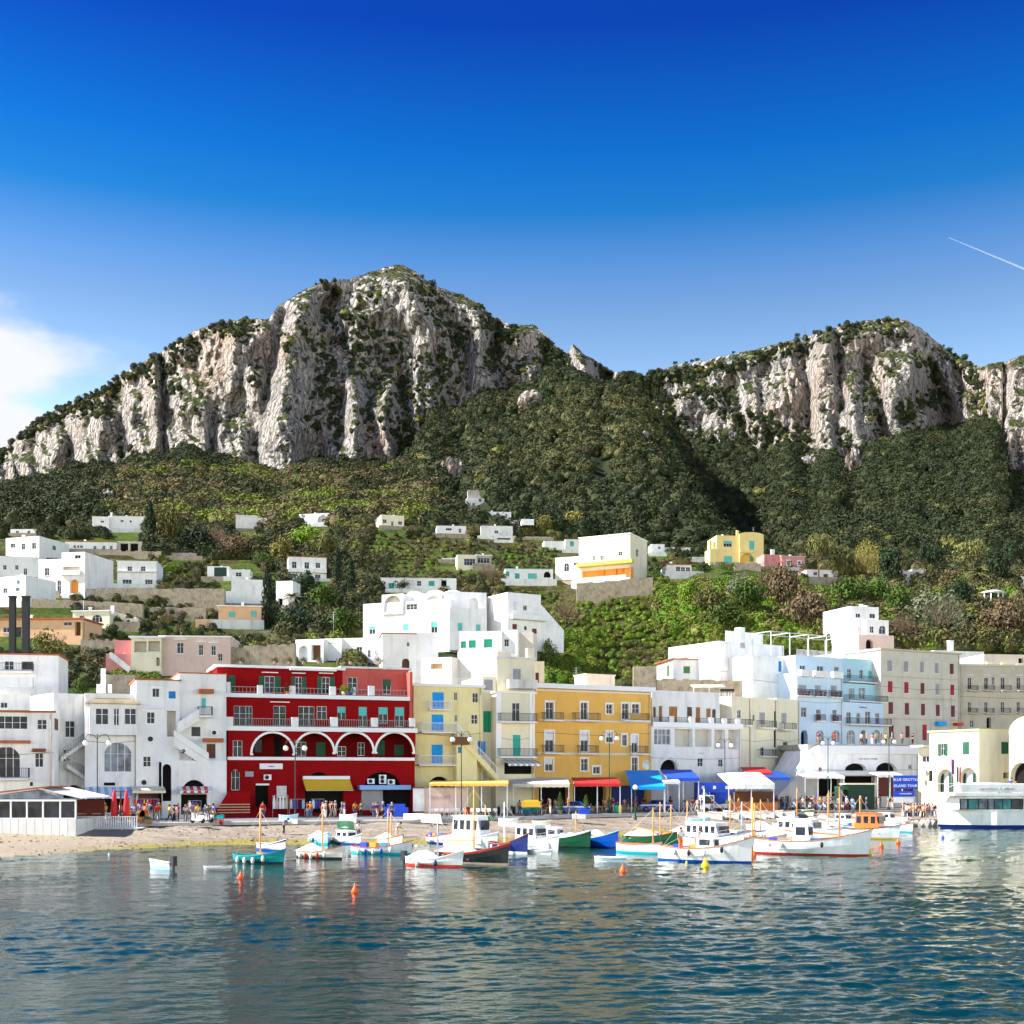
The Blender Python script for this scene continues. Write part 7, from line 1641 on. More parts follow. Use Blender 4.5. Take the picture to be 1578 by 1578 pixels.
boat('plain white boat with grey deck and thin mast in front of the dark hulled boat', 622, 718, 1335, 'boat_white', 'boat_red', 'boat_white', mast=(mh(81, 1258), .55, 'grey'), fenders=2, extras='cm', L=4.7, bowh=1.15, fcol='boat_navy')
boat('white cabin cruiser with three square windows behind the dark hulled boat', 686, 770, 1309, 'boat_white', 'boat_navy', 'boat_white', cabin=(.2, .78, 2.7, .8), L=5.6, extras='t', name='cabin_cruiser', fb=.9, bowh=1.5)
boat('black hulled boat with red stripe and tall wooden mast', 668, 788, 1331, 'boat_black', 'plank', 'varnish', mast=((mh(84, 1212), .52, WO),), stripe='boat_red', L=6.4, fenders=0, extras='cy', bowh=1.55, fb=.75)
boat('navy blue hulled boat with cream mast', 752, 815, 1314, 'boat_navy', 'boat_white', 'varnish', mast=(mh(96, 1236), .4, WH), L=4.8, fenders=3, bowh=1.6, fb=.7, fcol='boat_white')
boat('white cruiser with curved glazed cabin left of the dark green boat', 800, 857, 1311, 'boat_white', 'boat_white', 'boat_white', cabin=(.1, .62, 2.0, .75), L=5.4, yaw=52, name='cabin_cruiser', fb=.8, bowh=1.35, extras='b')
boat('small white inflatable tender in front of the curved cabin cruiser', 815, 851, 1316, 'boat_white', 'boat_white', 'boat_white', L=2.4, fb=.25, bowh=.4, name='dinghy', extras='t')
boat('dark green boat with thin white line and brown deck', 840, 905, 1306, 'boat_green', 'boat_black', 'boat_white', L=5.4, yaw=42, cabin=(.15, .4, 1.6, .5), bowh=1.5, fb=.8, extras='c')
boat('solid blue wooden boat right of the dark green boat', 896, 946, 1306, 'boat_blue', 'boat_navy', 'boat_sky', L=4.8, yaw=48, bowh=1.5, fb=.8, deck='boat_sky')
boat('green hulled boat under a white awning behind the turquoise bottomed boat', 962, 1050, 1303, 'boat_green', 'boat_black', 'varnish', mast=((mh(100, 1238), .62, WO),), L=6.0, bowh=1.4, fb=.8, extras='cy')
boat('white boat with turquoise bottom right of the pale blue dinghy', 952, 1018, 1315, 'boat_white', 'boat_aqua', 'varnish', mast=(mh(93, 1245), .8, WO), L=4.4, bowh=.95, fb=.7)
bb = boat('large white fishing boat with blue bottom and two crew aboard', 1018, 1158, 1328, 'boat_white', 'boat_blue', 'varnish', mast=((mh(86, 1216), .48, WH), (mh(86, 1228), .97, WO)), cabin=(.42, .62, 1.75, .45), L=7.2, bowh=1.85, fb=.95, extras='bg', fenders=4, fcol='rubber')
boat('white motor yacht with raked cabin behind the large blue bottomed boat', 1062, 1140, 1308, 'boat_white', 'boat_navy', 'boat_navy', cabin=(.1, .7, 2.1, .8), L=6.5, name='motor_yacht', bowh=1.5, fb=.9, extras='tb')
boat('grey white wooden boat between the two large fishing boats', 1120, 1205, 1308, 'boat_cream', 'boat_blue', 'varnish', mast=((mh(100, 1236), .3, 'boat_sky'), (mh(100, 1238), .5, WO)), L=6.2, cabin=(.1, .3, 1.4, .5), bowh=1.3, fb=.8)
boat('large white fishing boat with red waterline and white wheelhouse', 1160, 1335, 1317, 'boat_white', 'boat_red', 'varnish', mast=((mh(94, 1212), .74, 'boat_orange'),), cabin=(.38, .52, 2.35, .5), L=9.4, bowh=2.0, fb=1.05, fenders=2, extras='yg', fcol='rubber')
boat('white motor cruiser behind the red waterline boat', 1194, 1290, 1297, 'boat_white', 'boat_navy', 'boat_white', cabin=(.15, .7, 2.0, .75), L=7.4, name='motor_yacht', bowh=1.5, fb=.95, extras='t')
boat('white boat with dark red wheelhouse behind the yellow gear', 1288, 1378, 1292, 'boat_white', 'boat_yellow', 'boat_black', cabin=(.4, .75, 2.4, .7), L=7.2, extras='o', bowh=1.4, fb=.9)
boat('small white motor boat with orange fenders near the stone jetty', 1332, 1380, 1279, 'boat_white', 'boat_red', 'boat_white', cabin=(.2, .6, 1.7, .7), L=5.5, name='motor_boat', extras='t', fenders=2, fcol='boat_orange')
for i, (a, b, w_, lb) in enumerate(((1200, 1245, 1281, 'white moored motor boat nearest the covered stall'), (1238, 1285, 1277, 'white moored boat behind the dark red wheelhouse boat, left one'), (1285, 1322, 1274, 'white moored boat below the green kiosk'), (1312, 1352, 1270, 'light blue and white moored boat near the lamp post'), (1350, 1392, 1272, 'white moored boat next to the crowd on the jetty'), (1160, 1205, 1284, 'low white moored boat right of the algae covered slip'))):
    boat(lb, a, b, w_, 'boat_white', 'boat_blue' if i % 2 else 'boat_red', 'boat_sky' if i == 3 else 'boat_white', L=5.2, name='motor_boat', extras='tc' if i % 2 else 't', cabin=None if i % 2 else (.25, .6, 1.5, .6), group='white motor boats moored by the jetty', fb=.7, bowh=1.1)
boat('small white rowing boat with pale blue stern alone on the left', 225, 270, 1339, 'boat_white', 'boat_sky', 'boat_white', L=2.3, fb=.42, bowh=.6, name='rowing_boat', bowright=False, extras='tm')
boat('low grey and white flat skiff beside the turquoise boat', 310, 362, 1341, 'boat_white', 'grey', 'grey', L=2.4, fb=.2, bowh=.35, name='skiff')
boat('pale blue dinghy floating alone below the dark hulls', 918, 966, 1328, 'boat_sky', 'boat_white', 'boat_white', L=2.4, fb=.3, bowh=.34, name='dinghy', deck='boat_sky', extras='t')
XB = [(580, 625, 1304, 'boat_cream', 'varnish', 'cream boat with brown rail behind the blue and white fendered boat', 1252), (655, 700, 1300, 'boat_white', 'boat_red', 'white boat close inshore left of the square windowed cruiser', None), (478, 512, 1300, 'boat_sky', 'boat_white', 'small pale blue boat inshore of the brown railed boat', None),
 (728, 768, 1301, 'boat_white', 'boat_navy', 'white navy railed boat inshore of the black hulled boat', 1240), (905, 950, 1299, 'boat_white', 'varnish', 'white boat tucked behind the solid blue boat', None), (1008, 1060, 1300, 'boat_cream', 'varnish', 'cream boat behind the green awning boat', 1240), (1100, 1150, 1297, 'boat_white', 'boat_red', 'white boat inshore behind the raked cabin yacht', 1226), (1148, 1196, 1292, 'boat_white', 'boat_navy', 'white navy railed boat near the hauled out dinghies', 1232),
 (1252, 1300, 1285, 'boat_sky', 'boat_white', 'pale blue boat behind the motor cruiser', 1222), (1305, 1345, 1282, 'boat_cream', 'varnish', 'cream boat right behind the dark red wheelhouse boat', 1226), (1362, 1398, 1282, 'boat_white', 'boat_red', 'white red railed boat at the foot of the stone jetty', None),
 (1210, 1246, 1274, 'boat_white', 'varnish', 'white boat with thin mast far behind the motor cruiser', 1214), (1258, 1296, 1271, 'boat_cream', 'boat_white', 'cream moored boat below the cafe crowd', 1218), (1322, 1356, 1264, 'boat_white', 'varnish', 'small white boat below the blue billboard', 1216), (700, 735, 1296, 'boat_cream', 'varnish', 'cream boat inshore behind the black hulled boat', 1244), (870, 905, 1297, 'boat_sky', 'boat_white', 'pale blue boat inshore behind the dark green boat', 1250), (1040, 1078, 1292, 'boat_white', 'boat_red', 'white red railed boat inshore of the blue bottomed boat', 1234)]
for i, (a, b, w_, c_, r_, lb, mp_) in enumerate(XB):
    Yq = CAMZ * F / (w_ - HY); boat(lb, a, b, w_, c_, 'boat_navy' if i % 2 else 'boat_aqua', r_, L=5.0, mast=(mh(Yq, mp_), .5, WO) if mp_ else None, extras=['c', 'g', 'cy', 't'][i % 4], fenders=i % 4, fb=.6, bowh=1.1)
# boats hauled out on the slip
def zs(px, s): return 1.38 * s
land = [(428, 462, 1262, 'blue and white painted boat hauled out in front of the red house', 'boat_sky', 'boat_white', 0), (522, 552, 1268, 'white boat hauled out beside the green skiff', 'boat_white', 'boat_white', 0), (518, 548, 1279, 'green upturned skiff on the slip', 'boat_green', 'boat_green', 180), (620, 684, 1257, 'long white canoe like boat lying on the quay edge', 'boat_white', 'boat_white', 180),
        (738, 762, 1256, 'dark skiff lying on the slip below the red chairs', 'boat_black', 'boat_green', 0), (1058, 1094, 1272, 'pale blue rowing boat hauled out left of the white row', 'boat_sky', 'boat_white', 0), (330, 348, 1270, 'little turquoise and red boat by the road edge', 'boat_turq', 'boat_red', 0), (820, 850, 1278, 'white and brown tender on the lower slip', 'boat_cream', 'boat_white', 0), (768, 800, 1274, 'white tender with brown sail bag on the slip', 'boat_white', 'boat_white', 0)]
for i, (a, b, w_, lb, c1, c2, ro) in enumerate(land):
    px_ = (a + b) / 2; Yr_ = float(RY(px_)); Yw = float(WY(px_))
    # distance where the slope is seen at that height of the photo
    best = min((abs(HY - ((1.38 * k / 40) - CAMZ) / (Yw + (Yr_ - Yw) * k / 40) * F - w_), Yw + (Yr_ - Yw) * k / 40, 1.38 * k / 40) for k in range(0, 41))
    Yb = best[1]; t_ = boat(lb, a, b, w_, c1, c2, c1, L=max(2.2, (b - a) / F * Yb * 1.1), z=0, Y=Yb, name='hauled_out_boat', fb=.42, bowh=.6); t_.location.z = best[2] + (.35 if ro == 0 else .45)
    if ro: t_.rotation_euler.x = math.pi
for i in range(9):
    px_ = 1092 + i * 14 + rng.uniform(-3, 3); w_ = 1262 + rng.uniform(-6, 6); Yb = float(RY(px_)) - 3 + rng.uniform(-1, 1)
    ps = ['first white dinghy from the left in the row hauled out below the orange stall', 'second white dinghy of the row hauled out below the orange stall', 'third white dinghy of the hauled out row', 'fourth white dinghy of the hauled out row', 'middle white dinghy of the hauled out row', 'sixth white dinghy of the hauled out row', 'seventh white dinghy of the hauled out row', 'eighth white dinghy of the hauled out row', 'rightmost white dinghy of the hauled out row']
    t_ = boat(ps[i], px_ - 14, px_ + 14, w_, ['boat_white', 'boat_cream', 'boat_white'][i % 3], 'boat_white', 'boat_white' if i % 2 else 'varnish', L=3.6, yaw=50 + rng.uniform(-12, 12), z=0, Y=Yb, name='dinghy', fb=.45, bowh=.65, group='white dinghies hauled out on the slip', bowright=bool(i % 3))
    t_.location.z = 1.38 * .75 + .15
t_ = boat('small green boat lying on the quay below the green kiosk', 1228, 1252, 1250, 'leaf', 'boat_white', 'boat_white', L=2.8, z=0, Y=float(RY(1240)) - 1, name='hauled_out_boat', fb=.4, bowh=.55); t_.location.z = 1.3

# ferry at the right edge, bow to the left
Yf = 141.0; c = P(1440, 1275, Yf); L = 24.0
fe = thing('ferry', 'white passenger ferry with dark cabin windows and dark blue waterline at the right edge', 'ferry', (c.x, Yf, 0), R(2))
def fz(py): return Z_(py, Yf)
def fx_(px): return X_(px, Yf) - c.x
mb = MB(); n = 16; secs = []
for i in range(n + 1):
    t = i / n; x = t * L; b = 3.0 * min(1, (t / .25)) ** .6 + .04; secs.append([(x + (1 - k / 4) * .9 * (1 - min(1, t * 4)), b * w, z) for k, (z, w) in enumerate(((-.6, .8), (.05, .9), (.42, .93), (fz(1251), .97), (fz(1247), 1.0)))])
for i in range(n):
    for k in range(4):
        mb.cur = 1 if k < 2 else 0
        for s_ in (1, -1):
            p = [secs[i][k], secs[i + 1][k], secs[i + 1][k + 1], secs[i][k + 1]]; mb.add([(x, s_ * y, z) for x, y, z in p], [(0, 1, 2, 3)], True)
    mb.cur = 0; p, q = secs[i][4], secs[i + 1][4]; mb.add([(p[0], p[1], p[2]), (q[0], q[1], q[2]), (q[0], -q[1], q[2]), (p[0], -p[1], p[2])], [(0, 1, 2, 3)])
mb.obj('hull', [MATS['boat_white'], MATS['boat_navy']], fe)
z0_, z1_ = fz(1247), fz(1226); xa, xb = fx_(1463), fx_(1580)
mb = MB(); mb.add([(xa, -2.6, z0_), (L - 2, -2.6, z0_), (L - 2, 2.6, z0_), (xa, 2.6, z0_), (xa + 1.1, -2.5, z1_), (L - 2, -2.5, z1_), (L - 2, 2.5, z1_), (xa + 1.1, 2.5, z1_)], [(4, 5, 6, 7), (0, 1, 5, 4), (1, 2, 6, 5), (2, 3, 7, 6), (3, 0, 4, 7)])
cabn = mb.obj('cabin', MATS['boat_white'], fe)
wl_ = [(1467, 1476, 'glass_pale'), (1479, 1493, 'glass_teal'), (1495, 1507, 'glass_pale'), (1509, 1517, 'glass_pale'), (1519, 1530, 'glass_teal'), (1532, 1543, 'glass_teal'), (1545, 1556, 'glass'), (1558, 1561, 'glass')]
mb = MB(); mb.box(fx_(1465), fx_(1563), -2.64, -2.60, fz(1246.5), fz(1230)); mb.obj('window_band', MATS['black'], cabn)
for a, b, mt in wl_: mb = MB(); mb.box(fx_(a), fx_(b), -2.67, -2.642, fz(1245.5), fz(1231)); mb.obj('cabin_window', MATS[mt], cabn)
mb = MB(); mb.box(fx_(1456), L - 1.5, -2.9, 2.9, z1_ + .01, z1_ + .35); mb.obj('upper_deck', MATS['boat_white'], fe)
dk = MB(); dk.box(fx_(1466), fx_(1568), -2.85, -2.8, z1_ + .36, fz(1208)); dk = dk.obj('deck_screen', MATS['canvas'], fe)
rb = MB(); zt_ = fz(1208)
for x in np.arange(fx_(1458), L - 1.5, 1.1):
    rb.tube([(x, -2.8, z1_ + .3), (x, -2.8, zt_)], .025, 4); rb.tube([(x, 2.8, z1_ + .3), (x, 2.8, zt_)], .025, 4)
for s_ in (-2.8, 2.8): rb.tube([(fx_(1452), s_ * .6, z1_ + .9), (fx_(1458), s_, zt_), (L - 1.5, s_, zt_)], .03, 5)
rb.obj('deck_railing', MATS['white_metal'], fe)
for body, px_, py_b, hh_ in (('LANCELLO  C. GENN.', 1521, 1215.5, .42), ('MALITEA', 1533, 1222, .42)):
    text_part(body, hh_, 'grey', dk, Matrix.Translation((fx_(px_), -2.87, fz(py_b + 1.5))) @ Matrix.Rotation(math.pi / 2, 4, 'X'))
mb = MB(); mb.box(fx_(1500), fx_(1536), -1.6, 1.6, fz(1212), fz(1206)); mb.obj('roof_canopy', MATS['canvas'], fe)
# buoys
def buoy(label, px, py, hpx, mat, kind='cone'):
    Yb = CAMZ * F / (py - HY); c = P(px, py, Yb); h = hpx / F * Yb; t_ = thing('mooring_buoy', label, 'buoy', (c.x, c.y, 0)); mb = MB(); r_ = h * .42
    mb.lathe([(r_ * .6, -.12), (r_, .0), (r_, h * .28), (r_ * .75, h * .5), (r_ * .35, h * .78), (r_ * .2, h)], 14); mb.obj('float', MATS[mat], t_)
    mb = MB(); mb.lathe([(.02, 0), (.05, .02), (.05, .06), (.02, .08)], 8, (0, 0, h)); mb.obj('ring', MATS['grey_metal'], t_)
M('buoy_orange', (.85, .10, .01), .4); M('buoy_yellow', (.85, .55, .01), .4)
for a in (('orange buoy below the turquoise boat', 371, 1354, 11, 'buoy_orange'), ('orange buoy alone in front of the white boats, nearest the camera', 547, 1376, 13, 'buoy_orange'), ('orange buoy below the pale blue dinghy', 960, 1345, 13, 'buoy_orange'), ('orange buoy at the stern of the red waterline boat', 1162, 1321, 9, 'buoy_orange'),
          ('left one of the two small orange buoys near the jetty', 1358, 1306, 9, 'buoy_orange'), ('right one of the two small orange buoys near the jetty', 1384, 1300, 8, 'buoy_orange'), ('yellow cone buoy in front of the blue bottomed fishing boat', 1087, 1337, 15, 'buoy_yellow'), ('yellow cone buoy at the bow of the red waterline boat', 1338, 1318, 14, 'buoy_yellow'), ('small yellow buoy left of the yellow cone buoy', 1058, 1331, 5, 'buoy_yellow'), ('small blue float in front of the ferry bow', 1453, 1292, 5, 'royal'), ('tiny white float near the beach', 168, 1318, 4, 'boat_white')): buoy(*a)
# stone jetty
Yj = 150
jt = thing('stone_jetty', 'rough stone jetty with a concrete deck carrying the waiting crowd', 'jetty', (X_(1405, Yj), Yj, 0)); r = random.Random(4)
mb = MB(); x0, x1 = X_(1388, Yj) - X_(1405, Yj), X_(1446, Yj) - X_(1405, Yj); mb.box(x0, x1, -4, 12, .55, .85); mb.box(x0 + .4, x1 - .2, -3.6, 12, -.8, .549); mb.obj('deck', MATS['concrete'], jt)
for i in range(34):
    s_ = r.uniform(.25, .55); x = r.uniform(x0 - 3.0, x1 - .8); y = -4.2 + r.uniform(-.6, .6); bm = bmesh.new(); bmesh.ops.create_icosphere(bm, subdivisions=1, radius=s_)
    for v in bm.verts: v.co = v.co * r.uniform(.8, 1.2) + Vector((x, y, r.uniform(0, .45)))
    me = bpy.data.meshes.new('boulder'); bm.to_mesh(me); bm.free(); me.materials.append(MATS[r.choice(['stone_wall', 'concrete', 'stucco_tan'])]); link('boulder', me, jt)
# ------------------------------------------------------------------ people
for n_, c_ in dict(skin=(.45, .25, .17), skin_dark=(.25, .13, .08), hair_dark=(.02, .015, .01), hair_brown=(.09, .045, .02), hair_blond=(.38, .25, .10), hair_grey=(.4, .4, .4), c_white=(.75, .75, .75), c_black=(.02, .02, .025), c_blue=(.04, .10, .35), c_jeans=(.06, .10, .20), c_red=(.55, .02, .02), c_pink=(.65, .28, .32), c_beige=(.5, .42, .3), c_green=(.05, .15, .06),
                   c_orange=(.75, .22, .03), c_sky=(.25, .45, .65), c_purple=(.14, .04, .26), c_yellow=(.7, .5, .08), c_grey=(.25, .25, .27), c_maroon=(.15, .02, .03)).items(): M(n_, c_, .8)
def skin_mesh(name, V, E, Rd, sub=1):
    me = bpy.data.meshes.new('tmp'); me.from_pydata(V, E, []); o = bpy.data.objects.new('tmp', me); C.objects.link(o)
    m_ = o.modifiers.new('s', 'SKIN'); m_.use_smooth_shade = True
    for i, r_ in enumerate(Rd):
        sv = me.skin_vertices[0].data[i]; sv.radius = r_ if isinstance(r_, tuple) else (r_, r_); sv.use_root = (i == 0)
    if sub: s_ = o.modifiers.new('u', 'SUBSURF'); s_.levels = sub
    dg = bpy.context.evaluated_depsgraph_get(); out = bpy.data.meshes.new_from_object(o.evaluated_get(dg)); out.name = name
    bpy.data.objects.remove(o); out.materials.clear(); out.materials.append(MATS['skin']); return out
def figure(pose):
    """facing -y; returns body, shirt, trousers, hair meshes"""
    pel = Vector((0, 0, .95)); ch = Vector((0, -.01, 1.33)); nk = Vector((0, -.01, 1.47)); hd = Vector((0, -.03, 1.58)); tp = Vector((0, -.01, 1.70))
    if pose == 'stand': kn = [(-.10, -.02, .50), (.10, 0, .50)]; an = [(-.11, .02, .09), (.12, .02, .09)]; el = [(-.24, .03, 1.12), (.24, .03, 1.12)]; wr = [(-.25, -.06, .86), (.25, -.06, .86)]
    elif pose == 'walk': kn = [(-.10, -.20, .54), (.10, .04, .50)]; an = [(-.10, -.26, .10), (.10, .34, .17)]; el = [(-.23, .14, 1.13), (.23, -.08, 1.13)]; wr = [(-.23, .14, .88), (.22, -.28, .95)]
    elif pose == 'bend':
        ch = Vector((0, -.22, 1.22)); nk = Vector((0, -.33, 1.30)); hd = Vector((0, -.43, 1.36)); tp = Vector((0, -.50, 1.45)); kn = [(-.11, -.08, .50), (.11, -.02, .50)]; an = [(-.11, .02, .09), (.12, .02, .09)]; el = [(-.22, -.30, 1.00), (.22, -.28, 1.0)]; wr = [(-.15, -.50, .90), (.15, -.50, .92)]
    else:
        dz = -.47; pel = pel + Vector((0, 0, dz)); ch = ch + Vector((0, 0, dz)); nk = nk + Vector((0, 0, dz)); hd = hd + Vector((0, 0, dz)); tp = tp + Vector((0, 0, dz))
        kn = [(-.13, -.42, .50), (.13, -.42, .50)]; an = [(-.13, -.40, .09), (.13, -.44, .09)]; el = [(-.25, -.05, .72), (.25, -.05, .72)]; wr = [(-.18, -.30, .70), (.18, -.30, .72)]
    V = [pel, pel.lerp(ch, .5), ch, nk, hd, tp, hd + Vector((0, -.115, -.01))]; E = [(0, 1), (1, 2), (2, 3), (3, 4), (4, 5), (4, 6)]; Rd = [(.15, .10), (.13, .09), (.16, .11), .055, (.082, .10), (.05, .06), .018]
    TV = [pel - Vector((0, 0, .02)), pel + (ch - pel) * .08]; TE = [(0, 1)]; TR = [(.165, .12), (.15, .11)]
    SV = [pel.lerp(ch, .1), pel.lerp(ch, .55), ch, ch.lerp(nk, .6)]; SE = [(0, 1), (1, 2), (2, 3)]; SR = [(.155, .115), (.145, .105), (.175, .125), (.09, .08)]
    for k, s in ((0, -1), (1, 1)):
        hip = pel + Vector((s * .095, 0, -.06)); sh = ch + Vector((s * .18, 0, .08)); e_, w_ = Vector(el[k]), Vector(wr[k]); kk, aa = Vector(kn[k]), Vector(an[k]); hnd = w_ + (w_ - e_).normalized() * .09; toe = aa + Vector((0, -.16, -.05))
        b = len(V); V += [hip, kk, aa, toe]; E += [(0, b), (b, b + 1), (b + 1, b + 2), (b + 2, b + 3)]; Rd += [.085, .058, .042, (.04, .028)]
        b = len(V); V += [sh, e_, w_, hnd]; E += [(2, b), (b, b + 1), (b + 1, b + 2), (b + 2, b + 3)]; Rd += [.058, .042, .03, (.036, .02)]
        b = len(V); d_ = (w_ - e_).normalized()
        for f_, ln in ((-1.5, .055), (-.5, .07), (.5, .072), (1.5, .06)): V.append(hnd + d_ * ln + Vector((0, f_ * .018, 0))); E.append((b - 1, len(V) - 1)); Rd.append(.009)
        V.append(hnd + Vector((-s * .045, -.03, .0))); E.append((b - 1, len(V) - 1)); Rd.append(.01)
        b = len(TV); TV += [hip, kk, aa + (kk - aa) * .08]; TE += [(0, b), (b, b + 1), (b + 1, b + 2)]; TR += [.10, .075, .062]
        b = len(SV); SV += [sh, sh.lerp(e_, .85)]; SE += [(2, b), (b, b + 1)]; SR += [.072, .058]
    body = skin_mesh('person', V, E, Rd); tr = skin_mesh('trousers', TV, TE, TR); sr = skin_mesh('shirt', SV, SE, SR)
    mb = MB(); c = hd + Vector((0, .012, .03)); n = 10; up = (tp - hd).normalized()
    prof = [(.103, -.03), (.112, .02), (.095, .075), (.055, .115), (.01, .125)]
    vs = MB(); vs.lathe(prof, n); vv = [Vector(v) for v in vs.v]; q = Vector((0, 0, 1)).rotation_difference(up); vv = [q @ Vector((v.x * .93, v.y * 1.08, v.z)) + c for v in vv]; mb.add(vv, vs.f, True); hr = mb.mesh('hair', MATS['hair_dark'])
    return body, sr, tr, hr
FIG = {p: figure(p) for p in ('stand', 'walk', 'sit', 'bend')}
TOPS = ['c_white', 'c_black', 'c_blue', 'c_red', 'c_pink', 'c_beige', 'c_green', 'c_orange', 'c_sky', 'c_purple', 'c_yellow', 'c_grey', 'c_maroon', 'c_white', 'c_black', 'c_sky']
BOTS = ['c_jeans', 'c_black', 'c_beige', 'c_jeans', 'c_grey', 'c_white', 'c_jeans', 'c_black']
TN = dict(c_white='white top', c_black='black top', c_blue='blue top', c_red='red top', c_pink='pink top', c_beige='beige top', c_green='green top', c_orange='orange top', c_sky='pale blue top', c_purple='purple top', c_yellow='yellow top', c_grey='grey top', c_maroon='dark red top', c_jeans='jeans')
HN = dict(hair_dark='dark hair', hair_brown='brown hair', hair_blond='blond hair', hair_grey='grey hair'); BN = dict(c_jeans='jeans', c_black='black trousers', c_beige='beige trousers', c_grey='grey trousers', c_white='white trousers')
PN = 0
SEEN = {}
def setm(o, m):
    o.material_slots[0].link = 'OBJECT'; o.material_slots[0].material = MATS[m]
def person(where, loc, pose='stand', rz=None, top=None, bot=None, hair=None, group=None, act=None):
    body, sr, tr, hr = FIG[pose]; r = rng
    tp = top or r.choice(TOPS); bt = bot or r.choice(BOTS); ha = hair or r.choice(list(HN))
    o = bpy.data.objects.new('person', body); C.objects.link(o); s = r.uniform(.93, 1.05); o.location = loc; o.scale = (s, s, s); o.rotation_euler = (0, 0, rz if rz is not None else r.uniform(0, 6.28)); setm(o, r.choice(['skin', 'skin', 'skin', 'skin_dark']))
    for nm, me, m_ in (('shirt', sr, tp), ('trousers', tr, bt), ('hair', hr, ha)): c = link(nm, me, o); setm(c, m_)
    verb = {'stand': 'standing', 'walk': 'walking', 'sit': 'sitting', 'bend': 'bending forward'}[pose]
    lb = f"{TN[tp]} and {BN.get(bt, 'jeans')}, {HN[ha]}, {verb} {where}"
    tag(o, lb, 'person', group or None); SEEN.setdefault(lb, []).append(o); return o
def crowd(where, group, n, px0, px1, Y0, Y1, z, poses=('walk', 'stand', 'stand'), tops=None):
    """spread people, each with a different combination of clothes"""
    combos = [(a, b, c) for a in (tops or list(TN)[:-1]) for b in BN for c in HN]; rng.shuffle(combos); placed = []
    for i in range(n):
        for k in range(12):
            px_ = rng.uniform(px0, px1); Yy = rng.uniform(Y0, Y1) if not callable(Y0) else Y0(px_) + rng.uniform(0, Y1); x = X_(px_, Yy)
            if all(math.hypot(x - q[0], Yy - q[1]) > .55 for q in placed): break
        placed.append((x, Yy)); a, b, c = combos[i % len(combos)]; person(where, (x, Yy, z), rng.choice(poses), top=a, bot=b, hair=c, group=group)
RZ = 1.6
crowd('outside the white tower house shops', 'people strolling past the white tower house', 32, 205, 335, 114.5, 121, RZ)
person('alone on the road before the red house', (X_(405, 124), 124, RZ), 'stand', 0.2, 'c_red', 'c_jeans', 'hair_brown')
crowd('by the red house shop fronts', 'people by the red house shops', 14, 470, 560, 125, 130.5, RZ)
crowd('near the blue canopy of the red house', 'people near the blue canopy', 5, 575, 605, 123, 128, RZ)
crowd('under the red awning cafe', 'guests under the red awning', 12, 905, 960, 146, 149, RZ, ('sit', 'stand', 'sit'))
crowd('beneath the big blue awnings', 'people beneath the blue awnings', 9, 962, 1050, 152, 156, RZ)
crowd('in front of the arcade cafe', 'people on the square before the arcade', 52, 1190, 1375, 155.5, 164, RZ)
crowd('under the grey and cream canopy', 'people under the grey and cream canopy', 10, 786, 876, 138, 143, RZ)
crowd('near the small white truck', 'people near the blue stall', 9, 1052, 1122, 146.5, 152, RZ)
crowd('by the covered fruit stall', 'people by the orange counter stall', 8, 1130, 1200, 153.5, 157, RZ)
crowd('on the stone jetty beside the ferry', 'crowd waiting on the stone jetty', 34, 1391, 1441, 147, 155, .85, ('stand', 'stand', 'walk'), ['c_maroon', 'c_black', 'c_red', 'c_pink', 'c_orange', 'c_beige', 'c_white', 'c_grey'])
crowd('on the terrace above the arcade', 'people on the terrace above the arcade', 14, 1250, 1412, 169.5, 172.5, 10.25)
crowd('behind the white balustrade cafe', 'guests behind the white balustrade', 9, 136, 205, 113.0, 116, 1.75, ('sit', 'stand'))
crowd('on the upper deck of the ferry', 'passengers on the ferry upper deck', 3, 1556, 1576, 141, 142.5, fz(1226) + .36, ('stand', 'sit'))
c = bb.location
person('aboard the blue bottomed boat, left one', (c.x - 1.7, c.y + .4, .75), 'stand', .4, 'c_white', 'c_orange', 'hair_dark'); person('aboard the blue bottomed boat, right one', (c.x - .7, c.y + .1, .75), 'bend', 1.0, 'c_white', 'c_orange', 'hair_brown')
person('beside the blue hauled out boat', (X_(437, 112), 112, .62), 'bend', 1.4, 'c_blue', 'c_black', 'hair_dark'); person('on the slip behind the white cover boat', (X_(553, 110), 110, .25), 'stand', .3, 'c_white', 'c_jeans', 'hair_dark'); person('on the algae covered slip', (X_(611, 111.5), 111.5, .35), 'bend', 2, 'c_beige', 'c_beige', 'hair_brown')
for lb, os_ in SEEN.items():
    if len(os_) > 1:
        for k, o in enumerate(sorted(os_, key=lambda q: q.location.x)): o['label'] = lb + [', further left', ', further right', ', last one'][min(k, 2)]

for os_ in SEEN.values():
    for o in os_:
        if len(o['label'].split()) > 16:
            for h_ in HN.values(): o['label'] = o['label'].replace(', ' + h_, '')
